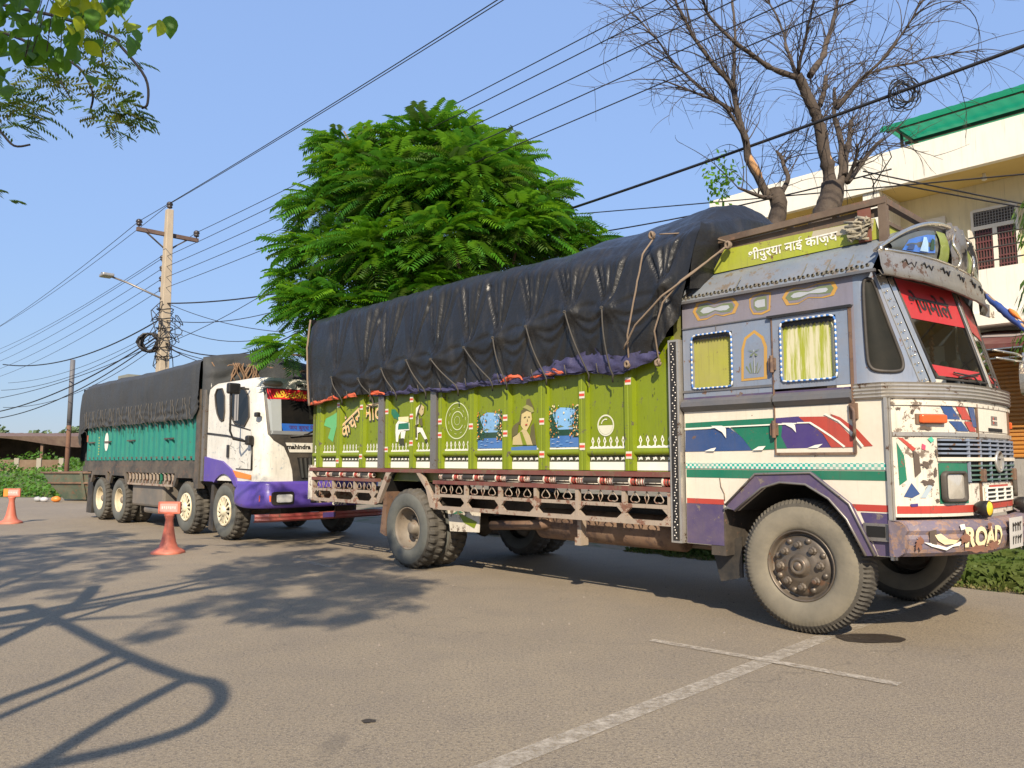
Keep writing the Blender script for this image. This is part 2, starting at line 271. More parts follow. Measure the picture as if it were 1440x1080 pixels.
D = {'arch_outer': [(-0.621, 0.985), (-0.334, 1.252), (0.143, 1.268), (0.437, 1.038), (0.613, 0.666)], 'arch_inner': [(-0.536, 0.939), (-0.28, 1.141), (-0.12, 1.188), (0.097, 1.176), (0.279, 1.071), (0.412, 0.921), (0.546, 0.66)], 'sw_greenband': [(-1.039, 1.702), (-0.573, 1.71), (0.043, 1.718), (0.095, 1.66), (-0.193, 1.662), (-1.041, 1.649)], 'sw_blue': [(-1.041, 1.633), (-0.6, 1.651), (-0.479, 1.566), (-0.382, 1.449), (-1.046, 1.444)], 'sw_green': [(-0.58, 1.653), (-0.17, 1.657), (-0.117, 1.558), (-0.065, 1.461), (-0.382, 1.449), (-0.467, 1.555)], 'sw_purple': [(-0.136, 1.658), (0.133, 1.657), (0.238, 1.566), (0.3, 1.465), (-0.065, 1.461), (-0.113, 1.558)], 'sw_red_in': [(0.043, 1.714), (0.265, 1.708), (0.374, 1.642), (0.477, 1.525), (0.49, 1.466), (0.3, 1.465), (0.239, 1.57), (0.142, 1.66), (0.099, 1.664)], 'sw_red_out': [(0.299, 1.729), (0.382, 1.697), (0.5, 1.603), (0.613, 1.472), (0.548, 1.469), (0.445, 1.585), (0.355, 1.667)], 'fin1': [(-0.765, 1.668), (-0.655, 1.666), (-0.618, 1.641), (-0.618, 1.556), (-0.657, 1.61)], 'fin2': [(-0.102, 1.671), (-0.013, 1.668), (0.012, 1.648), (0.019, 1.588), (-0.015, 1.626)], 'fin3': [(-0.837, 1.447), (-0.771, 1.469), (-0.719, 1.477), (-0.743, 1.446)], 'fin4': [(-0.375, 1.449), (-0.315, 1.481), (-0.25, 1.484), (-0.281, 1.451)], 'fin5': [(0.109, 1.463), (0.173, 1.486), (0.235, 1.494), (0.193, 1.462)], 'ho_body': [(-5.633, 1.844), (-5.573, 1.898), (-5.336, 1.861), (-5.237, 1.822), (-5.236, 1.764), (-5.428, 1.762), (-5.522, 1.747), (-5.612, 1.764)], 'ho_saddle': [(-5.563, 1.857), (-5.336, 1.861), (-5.325, 1.779), (-5.58, 1.778)], 'ho_stripe': [(-5.574, 1.944), (-5.338, 1.943), (-5.337, 1.871), (-5.563, 1.888)], 'ho_neck': [(-5.228, 1.957), (-5.163, 2.05), (-5.086, 2.085), (-5.12, 1.997), (-5.117, 1.836), (-5.219, 1.818)], 'ho_mane': [(-5.167, 1.927), (-5.132, 2.007), (-5.097, 2.068), (-5.068, 2.091), (-5.044, 2.105), (-5.062, 2.066), (-5.102, 2.005), (-5.125, 1.926), (-5.134, 1.818), (-5.158, 1.819)], 'ho_strap': [(-5.18, 1.82), (-5.146, 1.819), (-5.137, 1.661), (-5.173, 1.665)], 'ho_head': [(-5.109, 2.054), (-5.053, 2.087), (-4.996, 2.054), (-5.006, 1.971), (-5.056, 1.937), (-5.108, 1.988)], 'ho_fore': [(-5.237, 1.807), (-5.032, 1.783), (-4.918, 1.632), (-4.965, 1.618), (-5.076, 1.736), (-5.126, 1.72), (-5.131, 1.636), (-5.191, 1.637), (-5.218, 1.749)], 'ho_rein': [(-5.1, 1.898), (-5.035, 1.913), (-5.018, 1.814), (-5.057, 1.807)], 'ho_hind': [(-5.633, 1.839), (-5.506, 1.761), (-5.562, 1.694), (-5.576, 1.615), (-5.621, 1.616), (-5.637, 1.742)], 'ho_hind2': [(-5.516, 1.757), (-5.405, 1.754), (-5.434, 1.649), (-5.513, 1.662)], 'ho_hoof': [(-5.535, 1.651), (-5.432, 1.664), (-5.404, 1.576), (-5.53, 1.581)], 'ho_hoof2': [(-4.971, 1.633), (-4.913, 1.644), (-4.912, 1.603), (-4.964, 1.604)], 'ho_tail': [(-5.772, 2.059), (-5.658, 2.054), (-5.553, 1.971), (-5.57, 1.903), (-5.687, 1.939), (-5.761, 2.014)], 'leaf_g': [(-7.54, 1.899), (-7.483, 2.002), (-7.281, 2.046), (-7.171, 2.082), (-7.163, 1.886), (-7.263, 1.642), (-7.407, 1.707), (-7.333, 1.85)], 'wo_hair': [(-3.248, 1.771), (-3.21, 1.916), (-3.137, 1.959), (-3.121, 2.043), (-3.071, 2.047), (-3.0, 1.929), (-3.032, 1.882), (-3.115, 1.909), (-3.174, 1.868), (-3.197, 1.754)], 'wo_face': [(-3.197, 1.88), (-3.115, 1.912), (-3.045, 1.892), (-3.033, 1.817), (-3.072, 1.749), (-3.118, 1.693), (-3.17, 1.707), (-3.21, 1.754)], 'wo_neck': [(-3.345, 1.541), (-3.338, 1.626), (-3.282, 1.648), (-3.175, 1.715), (-3.118, 1.693), (-3.072, 1.643), (-3.023, 1.536)], 'wo_sari': [(-3.226, 1.685), (-3.188, 1.684), (-3.109, 1.537), (-3.175, 1.538)], 'wo_sari2': [(-3.327, 1.758), (-3.237, 1.801), (-3.259, 1.663), (-3.338, 1.634), (-3.372, 1.541), (-3.388, 1.542), (-3.384, 1.682)], 'wo_sari3': [(-3.039, 1.748), (-3.0, 1.777), (-2.965, 1.535), (-3.014, 1.536), (-3.061, 1.643)], 'wo_base': [(-3.377, 1.513), (-3.182, 1.523), (-2.955, 1.525), (-2.955, 1.45), (-3.377, 1.453)], 'wo_veil': [(-3.188, 1.954), (-3.115, 1.981), (-3.028, 1.946), (-3.0, 1.899), (-3.039, 1.893), (-3.121, 1.935)], 'ringc': [(-4.345, 1.851), (-4.135, 1.843), (-4.347, 2.08)], 'cresc': [(-1.992, 1.713), (-1.891, 1.71), (-1.991, 1.807)], 'sc1': [(-3.987, 1.936), (-3.602, 1.919), (-3.984, 1.453)], 'sc1r': [(-3.539, 1.916), (-3.538, 1.457)], 'sc2': [(-2.806, 1.905), (-2.357, 1.905), (-2.808, 1.451), (-2.362, 1.455)], 'text1': [(-6.999, 1.722), (-6.554, 2.064), (-6.413, 1.969), (-6.021, 1.962), (-6.417, 2.087)], 'or1': [(-0.935, 2.712), (-0.893, 2.784), (-0.785, 2.791), (-0.707, 2.756), (-0.628, 2.783), (-0.514, 2.777), (-0.466, 2.713), (-0.506, 2.639), (-0.62, 2.628), (-0.697, 2.654), (-0.79, 2.621), (-0.883, 2.622)], 'or1i': [(-0.895, 2.706), (-0.853, 2.754), (-0.786, 2.76), (-0.708, 2.719), (-0.617, 2.742), (-0.528, 2.733), (-0.512, 2.69), (-0.556, 2.658), (-0.64, 2.665), (-0.701, 2.69), (-0.789, 2.66), (-0.855, 2.66)], 'or2': [(-0.367, 2.743), (-0.33, 2.77), (-0.246, 2.784), (-0.164, 2.77), (-0.177, 2.615), (-0.253, 2.592), (-0.336, 2.604), (-0.365, 2.664)], 'or2i': [(-0.324, 2.725), (-0.29, 2.746), (-0.205, 2.746), (-0.204, 2.63), (-0.294, 2.627), (-0.326, 2.663)], 'or3': [(-0.068, 2.707), (-0.027, 2.761), (0.04, 2.776), (0.138, 2.756), (0.246, 2.78), (0.371, 2.771), (0.399, 2.716), (0.366, 2.66), (0.283, 2.652), (0.156, 2.672), (0.068, 2.633), (-0.032, 2.637)], 'or3i': [(-0.036, 2.702), (0.001, 2.739), (0.061, 2.747), (0.159, 2.725), (0.256, 2.751), (0.349, 2.745), (0.369, 2.717), (0.343, 2.684), (0.274, 2.685), (0.168, 2.702), (0.069, 2.669), (-0.008, 2.672)], 'archm': [(-0.464, 2.041), (-0.455, 2.318), (-0.422, 2.415), (-0.328, 2.47), (-0.247, 2.405), (-0.215, 2.314), (-0.225, 2.044)], 'archmi': [(-0.439, 2.061), (-0.43, 2.311), (-0.403, 2.397), (-0.329, 2.441), (-0.267, 2.386), (-0.244, 2.313), (-0.252, 2.064)], 'ra_out': [(-6.025, 0.769), (-5.75, 1.213), (-5.676, 1.256), (-5.045, 1.261), (-4.987, 1.221), (-4.613, 0.774)], 'ra_in': [(-5.916, 0.798), (-5.674, 1.178), (-5.613, 1.214), (-5.078, 1.22), (-4.86, 1.005), (-4.774, 0.787)], 'hem': [(-7.758, 2.239), (-7.026, 2.284), (-6.447, 2.29), (-5.908, 2.286), (-5.57, 2.284), (-4.939, 2.27), (-4.361, 2.257), (-3.831, 2.279), (-3.436, 2.283), (-3.054, 2.269), (-2.781, 2.286), (-2.469, 2.291), (-2.173, 2.288), (-1.894, 2.264), (-1.671, 2.245), (-1.499, 2.285), (-1.332, 2.317), (-1.209, 2.405), (-1.128, 2.477)], 'tedge': [(-8.006, 3.587), (-6.684, 3.599), (-5.604, 3.608), (-4.377, 3.594), (-3.341, 3.582), (-2.665, 3.558), (-1.966, 3.495), (-1.297, 3.492), (-1.023, 3.534)], 'ridge1.0': [(-3.869, 4.014), (-3.135, 3.985), (-2.476, 4.017), (-1.88, 4.03), (-1.425, 4.055)], 'rollers': [-4.2, -3.82, -3.42, -3.09, -2.7, -2.34, -1.96, -1.59, -1.2], 'rear_rollers': [-7.68, -7.32, -6.92, -6.5, -6.14], 'posts': [('g', -7.699, -7.548), ('g', -7.111, -6.99), ('g', -6.489, -6.359), ('s', -5.966, -5.837), ('g', -5.837, -5.743), ('g', -5.278, -5.169), ('s', -4.791, -4.674), ('g', -4.667, -4.574), ('g', -4.088, -3.957), ('g', -3.491, -3.355), ('g', -2.915, -2.771), ('g', -2.328, -2.203), ('g', -1.732, -1.607), ('r', -1.179, -1.067)], 'tape': [(-7.102, 2.182), (-6.459, 2.118), (-5.815, 2.028), (-5.272, 1.937), (-5.264, 1.593), (-5.801, 1.516), (-6.416, 1.423), (-7.047, 1.363), (-4.652, 1.849), (-4.649, 1.68), (-4.086, 1.769), (-3.507, 1.847), (-3.507, 1.669), (-2.902, 1.784), (-2.312, 2.034), (-2.309, 1.507), (-2.904, 1.431), (-1.73, 1.417), (-1.744, 2.132), (-5.261, 2.16)], 'flap': [(-0.886, 0.603), (-0.59, 0.709), (-0.589, 0.362), (-0.804, 0.306)]}
# ------------------------------------------------------------------ ground, verges, markings
def mk_asphalt():
    m = bpy.data.materials.new('worn_asphalt'); nt, b = nodes_of(m)
    big = noise_tex(nt, .35, 5, .6); mid = noise_tex(nt, 2.2, 6, .65); fine = noise_tex(nt, 48, 4, .75); grit = noise_tex(nt, 110, 3, .7)
    c = mix(nt, ramp(nt, big, [(.3, BLK), (.7, WHT)]), (.25,.201,.140), (.32,.258,.176))
    c = mix(nt, ramp(nt, mid, [(.42, BLK), (.7, (.5,)*3)]), c, (.20,.166,.13))
    c = mix(nt, ramp(nt, fine, [(.47, BLK), (.62, (.8,)*3)]), c, (.125,.102,.080))
    c = mix(nt, ramp(nt, grit, [(.55, BLK), (.66, (.85,)*3)]), c, (.46,.39,.30))
    st = noise_tex(nt, .8, 4, .6, dist=1.0); c = mix(nt, ramp(nt, st, [(.68, BLK), (.74, (.35,)*3)]), c, (.09,.078,.066))
    vo = nt.nodes.new('ShaderNodeTexVoronoi'); vo.feature = 'DISTANCE_TO_EDGE'; vo.inputs['Scale'].default_value = .42
    tc = nt.nodes.new('ShaderNodeTexCoord'); nw = nt.nodes.new('ShaderNodeTexNoise'); nw.inputs['Scale'].default_value = 1.8; nw.inputs['Detail'].default_value = 6
    va = nt.nodes.new('ShaderNodeVectorMath'); va.operation = 'MULTIPLY_ADD'; va.inputs[1].default_value = (1.4,1.4,0); nt.links.new(nw.outputs['Color'], va.inputs[0]); nt.links.new(tc.outputs['Object'], va.inputs[2])
    nt.links.new(tc.outputs['Object'], nw.inputs['Vector']); nt.links.new(va.outputs[0], vo.inputs['Vector'])
    ck = ramp(nt, vo.outputs[0], [(.0, (.30,)*3), (.003, BLK)]); c = mix(nt, ck, c, (.06,.052,.045))
    nt.links.new(c, b.inputs['Base Color']); b.inputs['Roughness'].default_value = .82
    bump(nt, b, mix(nt, .5, fine, grit), .9, .014); return m
asphalt = mk_asphalt()
def mk_soil():
    m = bpy.data.materials.new('dry_soil'); nt, b = nodes_of(m)
    c = mix(nt, noise_tex(nt, .7, 6), (.17,.13,.085), (.27,.21,.145)); c = mix(nt, ramp(nt, noise_tex(nt, 3, 5), [(.5, BLK), (.62, WHT)]), c, (.09,.11,.035))
    nt.links.new(c, b.inputs['Base Color']); b.inputs['Roughness'].default_value = .95; bump(nt, b, noise_tex(nt, 20, 5), .6, .03); return m
soil = mk_soil()
def mk_line():
    m = bpy.data.materials.new('worn_road_marking'); m.use_nodes = True; nt = m.node_tree; b = nt.nodes['Principled BSDF']; out = nt.nodes['Material Output']
    c = mix(nt, noise_tex(nt, 6, 5), (.50,.44,.355), (.40,.345,.275)); nt.links.new(c, b.inputs['Base Color']); b.inputs['Roughness'].default_value = .8
    tp = nt.nodes.new('ShaderNodeBsdfTransparent'); ms = nt.nodes.new('ShaderNodeMixShader')
    nt.links.new(ramp(nt, noise_tex(nt, 16, 7, .75), [(.36, BLK), (.62, (.85,)*3)]), ms.inputs[0]); nt.links.new(b.outputs[0], ms.inputs[1]); nt.links.new(tp.outputs[0], ms.inputs[2]); nt.links.new(ms.outputs[0], out.inputs[0])
    return m
mb = MB(); mb.add([(-1500,-1500,-.02),(1500,-1500,-.02),(1500,1500,-.02),(-1500,1500,-.02)], [(0,1,2,3)])
mb.build('ground', soil, kind='structure')
# road runs along the trucks; a junction opens on the left
ANG = math.atan2(-.729, .685); FW = Vector((.685,-.729,0)).normalized(); LF = Vector((-FW.y, FW.x, 0)); O1 = Vector((2.288, 6.251, 0))
def W1(s, l, z=0): return O1 + FW * s + LF * l + Vector((0,0,z))
mb = MB(); e = [W1(60,3.35), W1(1.2,3.35), W1(-.3,3.4), W1(-2,3.55), W1(-8,3.5), W1(-20,3.6), W1(-24,4.2)]
e2 = [(-10.5,29.6,0), (-17,29.0,0), (-26,30.2,0), (-60,33,0), (-200,40,0), (-200,-200,0), (200,-200,0)]
pts = [(p[0],p[1],0) for p in e] + e2
mb.add(pts, [tuple(range(len(pts)))]); mb.build('road', asphalt, kind='structure')
linem = mk_line()
def strip(pts, w, z=.004):
    m_ = MB(); n = len(pts); vs = []
    for i, p in enumerate(pts):
        d = (Vector(pts[min(i+1, n-1)]) - Vector(pts[max(i-1, 0)])).normalized(); a = Vector((-d.y, d.x))
        for s_ in (-1, 1): vs.append((p[0] + a.x*w/2*s_, p[1] + a.y*w/2*s_, z))
    return m_.add(vs, [(2*i, 2*i+2, 2*i+3, 2*i+1) for i in range(n-1)])
def gl(s, l): q = W1(s, l); return (q.x, q.y)
strip([gl(.37,-6), gl(.31,-3.5), gl(.24,-1.5), gl(.17,0), gl(.15,3.0)], .13).build('parking_line', linem, kind='structure')
strip([(1.06,6.03), (1.75,5.42), (2.36,4.86)], .085, .008).build('parking_line', linem, kind='structure')
strip([(-3.02,10.9), (-2.3,10.1)], .12).build('parking_line', linem, kind='structure')
strip([(-7.3,14.2), (-6.2,13.0)], .12).build('parking_line', linem, kind='structure')
strip([(-12.0,17.0), (-10.9,15.8)], .12).build('parking_line', linem, kind='structure')
# oil stains: thin spills on the asphalt
oil = bpy.data.materials.new('oil_stain'); oil.use_nodes = True; nt = oil.node_tree; b = nt.nodes['Principled BSDF']
b.inputs['Base Color'].default_value = (.045,.035,.028,1); b.inputs['Roughness'].default_value = .5
tp = nt.nodes.new('ShaderNodeBsdfTransparent'); ms = nt.nodes.new('ShaderNodeMixShader')
nt.links.new(ramp(nt, noise_tex(nt, 9, 6, .7), [(.45, (.0,)*3), (.72, (.6,)*3)]), ms.inputs[0]); nt.links.new(b.outputs[0], ms.inputs[1]); nt.links.new(tp.outputs[0], ms.inputs[2]); nt.links.new(ms.outputs[0], nt.nodes['Material Output'].inputs[0])
def blob(cx, cy, rx, ry, z, seed):
    m_ = MB(); n = 26; vs = []
    for k in range(n):
        t = 6.283*k/n; r = 1 + .35*nz(math.cos(t)*1.5+seed, math.sin(t)*1.5); vs.append((cx+rx*r*math.cos(t), cy+ry*r*math.sin(t), z))
    m_.add(vs, [tuple(range(n))]); return m_
blob(2.75, 6.1, .30, .16, .006, 3).build('oil_stain', oil, kind='structure')
blob(-.75, 4.2, .04, .03, .006, 9).build('oil_stain', oil, kind='structure')
# ------------------------------------------------------------------ house behind the lorry (local x along the street, y away from it)
cream_wall = paint('cream_render', (.72,.64,.42), .85, .0, .2, var=.06, streak=.3, dustcol=(.40,.35,.26), scale=.5)
white_wall = paint('white_render', (.80,.76,.66), .85, .0, .18, var=.05, streak=.32, dustcol=(.45,.41,.34), scale=.5)
yellow_wall = paint('yellow_render', (.62,.47,.17), .85, .0, .2, var=.06, streak=.1, scale=.5)
HB = thing('house', 'two storey cream house with a white parapet and recessed balcony behind the lorry cab', 'house', O1, ANG)
def bb(name, mt, *boxes, parent=HB, **kw):
    m_ = MB()
    for b_ in boxes: m_.box(*b_)
    return m_.build(name, mt, parent, **kw)
wl = bb('wall', cream_wall, (-7.2,9.0,11.7,19,3.9,7.06))
bb('wall', white_wall, (-7.1,9.0,11.2,11.695,0,3.7), label='ground floor wall behind the shutter')
bb('slab', white_wall, (-7.25,9.05,10.45,11.698,3.92,4.16))
bb('parapet', white_wall, (-7.30,9.1,10.5,10.65,7.06,7.82), (-7.3,-7.15,10.652,19,7.06,7.82))
bb('soffit', yellow_wall, (-7.25,9.05,10.652,19,7.062,7.22))
bb('pier', white_wall, (-3.58,-3.24,10.56,11.698,4.165,7.058))
bb('balcony_front', white_wall, (-7.2,9.0,10.5,10.62,4.162,5.0))
bb('side_screen', yellow_wall, (-7.2,-7.06,10.66,11.69,4.17,7.055))
m_ = MB()
for z in (5.16, 5.41, 5.66): m_.tube([(-3.2,10.56,z),(9.0,10.56,z)], .016, 5)
rl = m_.build('railing', plain('railing_paint',(.10,.09,.08),.5), HB, kind='stuff')
for q in range(8): m_ = MB(); m_.tube([(-3.1+1.35*q,10.56,5.0),(-3.1+1.35*q,10.56,5.72)], .02, 6); m_.build('railing_post', MATS['railing_paint'], HB)
# window with its ventilator grid and barred casements
win_white = plain('window_white', (.70,.67,.60), .5); barred = plain('maroon_bars', (.11,.03,.035), .5); inside = plain('dark_interior', (.05,.045,.045), .8)
def house_window(s0):
    w_ = bb('window', inside, (s0,s0+.74,11.66,11.69,5.25,6.46))
    fr_ = bb('frame', win_white, (s0-.05,s0,11.62,11.69,5.2,6.5),(s0+.74,s0+.79,11.62,11.69,5.2,6.5),(s0,s0+.74,11.62,11.69,6.46,6.52),(s0,s0+.74,11.62,11.69,6.08,6.16),(s0,s0+.74,11.62,11.69,5.19,5.25),(s0+.33,s0+.41,11.625,11.69,5.25,6.08), parent=w_)
    for q in range(2):
        a = s0 + (.02 if q == 0 else .42); m_ = MB()
        for k_ in range(6): m_.box(a+.02+.052*k_,a+.036+.052*k_,11.63,11.65,5.25,6.08)
        for k_ in range(5): m_.box(a,a+.30,11.632,11.648,5.3+.17*k_,5.325+.17*k_)
        m_.build('grille', barred, w_, kind='stuff')
    m_ = MB()
    for k_ in range(14): m_.box(s0+.03+.052*k_,s0+.042+.052*k_,11.63,11.65,6.16,6.46)
    for k_ in range(5): m_.box(s0,s0+.74,11.632,11.648,6.19+.06*k_,6.2+.06*k_)
    m_.build('grille', plain('grey_grid',(.25,.25,.25)), w_, kind='stuff')
    m_ = MB(); m_.box(s0-.30,s0-.27,11.3,11.66,5.28,6.05); m_.box(s0-.04,s0-.005,11.35,11.64,5.28,6.05); m_.build('shutter_leaf', win_white, w_)
house_window(-1.80); house_window(2.6)
m_ = MB(); m_.box(-2.86,-2.40,11.66,11.69,4.17,6.2); dr = m_.build('door', paint('brown_door',(.20,.13,.08)), HB)
bb('frame', win_white, (-2.93,-2.86,11.63,11.69,4.17,6.53),(-2.40,-2.33,11.63,11.69,4.17,6.53),(-2.86,-2.40,11.63,11.69,6.2,6.53), parent=dr)
m_ = MB(); m_.lathe([(.03,0),(.03,-.05),(.05,-.07),(.045,-.13),(0,-.15)], 12, (-1.42,11.1,7.06)); m_.build('ceiling_lamp', white_wall, HB)
# rooftop shade of green sheet on a steel frame
grs = bpy.data.materials.new('green_sheet'); nt, b = nodes_of(grs); nt.links.new(mix(nt, noise_tex(nt, 2, 5), (.010,.20,.10), (.016,.27,.14)), b.inputs['Base Color']); b.inputs['Roughness'].default_value = .35
tl = nt.nodes.new('ShaderNodeBsdfTranslucent'); tl.inputs[0].default_value = (.02,.42,.22,1); ms = nt.nodes.new('ShaderNodeMixShader'); ms.inputs[0].default_value = .45
nt.links.new(b.outputs[0], ms.inputs[1]); nt.links.new(tl.outputs[0], ms.inputs[2]); nt.links.new(ms.outputs[0], nt.nodes['Material Output'].inputs[0])
m_ = MB(); nr = 300
m_.grid(nr, 3, lambda u, v: (-3.05+12.5*u, 10.35+2.6*v, 8.32+.10*v + .007*(1 if int(u*nr) % 6 < 3 else 0) - (.0 if v > .01 else .0)))
m_.grid(60, 3, lambda u, v: (-3.05+12.5*u, 10.35-.10*math.sin(v*1.57), 8.32-.16*v))
shd = m_.build('roof_sheet', grs, HB)
m_ = MB(); 
for y in (10.45, 11.5, 12.6): m_.box(-3.0,9.3,y,y+.05,8.22+.08*(y-10.4)/2.2,8.29+.08*(y-10.4)/2.2)
m_.build('roof_purlin', black, HB, kind='stuff')
for s in (-2.85, -.55, 1.8, 4.2, 6.6):
    m_ = MB(); m_.box(s,s+.05,10.8,10.85,7.2,8.25); m_.build('roof_post', black, HB)
    m_ = MB(); m_.beam((s+.025,10.4,8.25),(s+.025,12.7,8.33),.05,.05); m_.build('roof_rafter', black, HB)
# shop front below: roller shutter, plinth, awning
bb('plinth', paint('grey_plinth',(.33,.31,.28),.85,0,.3), (-7.0,9.0,10.9,11.195,0,1.40))
m_ = MB(); n = 26
prof = []
for q in range(n): z = 1.42 + q*.079; prof += [(0,z),(-.03,z+.02),(-.03,z+.055),(0,z+.075)]
m_.add([(s, 11.10+p[0], p[1]) for s in (-1.55, 2.4) for p in prof], [(i, i+1, len(prof)+i+1, len(prof)+i) for i in range(len(prof)-1)])
m_.build('roller_shutter', paint('orange_shutter',(.50,.21,.035),.5,.1,.3,var=.1), HB)
bb('shutter_box', paint('brown_shutter_box',(.14,.065,.03)), (-1.6,2.5,10.95,11.19,3.48,3.7))
m_ = MB(); m_.grid(20, 6, lambda u, v: (-1.7+5*u, 11.15-1.35*v, 3.88-.42*v+.02*math.sin(u*30)))
m_.grid(20, 3, lambda u, v: (-1.7+5*u, 9.80+.02*math.sin(u*40), 3.46-.13*v+.01*math.sin(u*25)))
m_.build('awning', paint('maroon_awning',(.105,.022,.022),.8,0,.3), HB)
m_ = MB(); m_.grid(20, 2, lambda u, v: (-1.7+5*u, 10.75-.32*v, 3.77-.10*v+.02*math.sin(u*30))); m_.build('awning_stripe', plain('pale_cloth',(.30,.26,.25),.85), HB)
m_ = MB(); m_.tube([(-1.75,9.78,3.36),(3.3,9.78,3.36)], .02, 6); m_.tube([(-1.75,9.85,3.2),(3.3,9.85,3.2)], .018, 6); m_.build('awning_rail', chrome, HB)
# ------------------------------------------------------------------ vegetation
bark = paint('grey_brown_bark', (.17,.12,.085), .9, .0, .4, var=.3, streak=.5, bmp=.8)
bark_pale = plain('stripped_wood', (.46,.25,.11), .8, var=.25)
leafA = leaf_mat('feathery_leaf', (.032,.15,.012), (.085,.29,.015), .5, .8)
leafB = leaf_mat('young_sunlit_leaf', (.20,.42,.012), (.13,.33,.012), .5)  # brighter green for upward fronds: sunlight painted into the colour
leafC = leaf_mat('dusty_leaf', (.085,.16,.03), (.06,.12,.02), .4, 1.5)
rnd = random.Random(11)
def frond_mesh(sd, seg=11):
    """bipinnate spray: drooping stalk with paired, pointed side leaflets"""
    rs = random.Random(sd); m_ = MB(); droop = rs.uniform(.18,.42); P = []
    for i in range(seg+1): t = i/seg; P.append(Vector((t, .05*math.sin(t*3+sd), .10*t - droop*t*t)))
    for i in range(1, seg+1):
        t = i/seg; L = (.36*math.sin(min(1, t*1.25+.12)*2.3)+.06) * rs.uniform(.85,1.1); w = .062; fwd = .30 + .25*t
        for sg in (-1, 1):
            a = P[i]; tip = a + Vector((L*fwd, sg*L, -.30*L - .04*rs.random())); mid = a.lerp(tip, .5) + Vector((0,0,.035)); d = Vector((w, 0, .012))
            m_.add([a, mid - d*.8, tip, mid + d], [(0,1,2,3)])
    tp = P[-1]; m_.add([tp, tp+Vector((.06,.03,-.03)), tp+Vector((.15,0,-.10)), tp+Vector((.06,-.03,-.03))], [(0,1,2,3)])
    return m_
fm = [frond_mesh(k) for k in range(6)]
LOB = [(-1.68,14.6,7.75,1.1),(-2.83,14.8,7.4,.9),(-.41,14.4,7.37,.82),(-3.55,14.4,6.13,.74),(-2.11,13.9,6.19,1.05),(-.84,13.6,6.33,1.05),(.32,14.2,6.2,.75),(.85,13.8,5.6,.62),(1.40,13.6,5.25,.30),(-3.5,14.0,5.18,.74),(-2.41,13.5,4.94,1.0),(-1.01,13.4,5.17,1.05),(.13,13.5,5.4,.87),(-3.6,13.6,4.05,.60),(-2.88,13.4,3.96,.82),(-1.51,13.4,4.21,.85),(-3.72,12.7,3.22,.36),(-3.85,13.8,4.6,.42),(-3.35,14.8,8.0,.55),(-1.12,14.6,8.0,.62),(-2.6,15.0,6.8,1.1),(-.9,15.0,6.9,1.1),(-2.0,14.8,5.0,1.2),(-.3,14.8,5.4,1.1)]
TR = thing('feathery_tree', 'full green tree with feathery layered fronds rising behind the black tarpaulin', 'tree', (-.25,14.9,0))
off = Vector((-.25,14.9,0))
m_ = MB(); m_.tube([(0,0,0),(.02,.02,1.5),(-.1,0,2.8),(-.3,-.1,3.8),(-.6,-.15,4.8)], [.24,.20,.18,.16,.12], 10); trunk = m_.build('trunk', bark, TR)
for x, y, z, r in LOB:
    p = Vector((x,y,z)) - off; m_ = MB(); a = Vector((-.3,-.1,3.6)); mdl = a.lerp(p, .55) + Vector((0,0,-.25)); m_.tube([a, mdl, p + Vector((0,0,-.1))], [.07,.045,.018], 6); m_.build('branch', bark, TR)
LOB = [(x, y, z - (.45 if z > 7 else 0), r) for x, y, z, r in LOB] + [(-2.95,14.3,6.75,.75),(-.25,14.2,6.6,.65)]
spots = []
for li, (x, y, z, r) in enumerate(LOB):
    n = int(45 + 120*r*r)
    for k in range(n):
        t = rnd.uniform(0, 6.283); el = rnd.uniform(-.35, 1.0)*1.35; el = max(-.5, min(1.45, el)); rr = r*rnd.uniform(.25,.95)
        d = Vector((math.cos(t)*math.cos(el), math.sin(t)*math.cos(el)*.9, math.sin(el)))
        p = Vector((x,y,z)) + Vector((d.x*rr, d.y*rr, d.z*rr*.72)); L = rnd.uniform(.40,.62)*(.55+.45*min(1, r))
        pitch = (.25 - .55*(1-d.z)) + rnd.uniform(-.25,.25); roll = rnd.uniform(-.5,.5)
        spots.append((p, t + rnd.uniform(-.5,.5), pitch, roll, L, li, d.z))
def fmat(s): 
    p, yaw, pitch, roll, L, li, dz = s
    return Matrix.Translation(p - off) @ Matrix.Rotation(yaw, 4, 'Z') @ Matrix.Rotation(-pitch, 4, 'Y') @ Matrix.Rotation(roll, 4, 'X') @ Matrix.Scale(L, 4)
spots.sort(key=lambda s: s[0].y - .35*s[6])
vis = [s for s in spots if s[0].z > 3.4]
near = vis[:300]; nearset = set(id(s) for s in near)
fr_me = [(f.mesh('frond', [leafA]), f.mesh('frond', [leafB]), f.mesh('frond', [leafC])) for f in fm]
for s in near:
    o = obj('frond', fr_me[rnd.randrange(6)][1 if s[6] > .55 and rnd.random() < .6 else 2 if rnd.random() < .16 else 0], TR); o.matrix_local = fmat(s)
m_ = MB()
for s in spots:
    if id(s) in nearset: continue
    M = fmat(s); src = fm[rnd.randrange(6)]; y_ = 1 if s[6] > .55 and rnd.random() < .5 else 2 if rnd.random() < .15 else 0
    m_.add([M @ Vector(v) for v in src.v], src.f, y_)
m_.build('foliage', [leafA, leafB, leafC], TR, fix=False, kind='stuff')
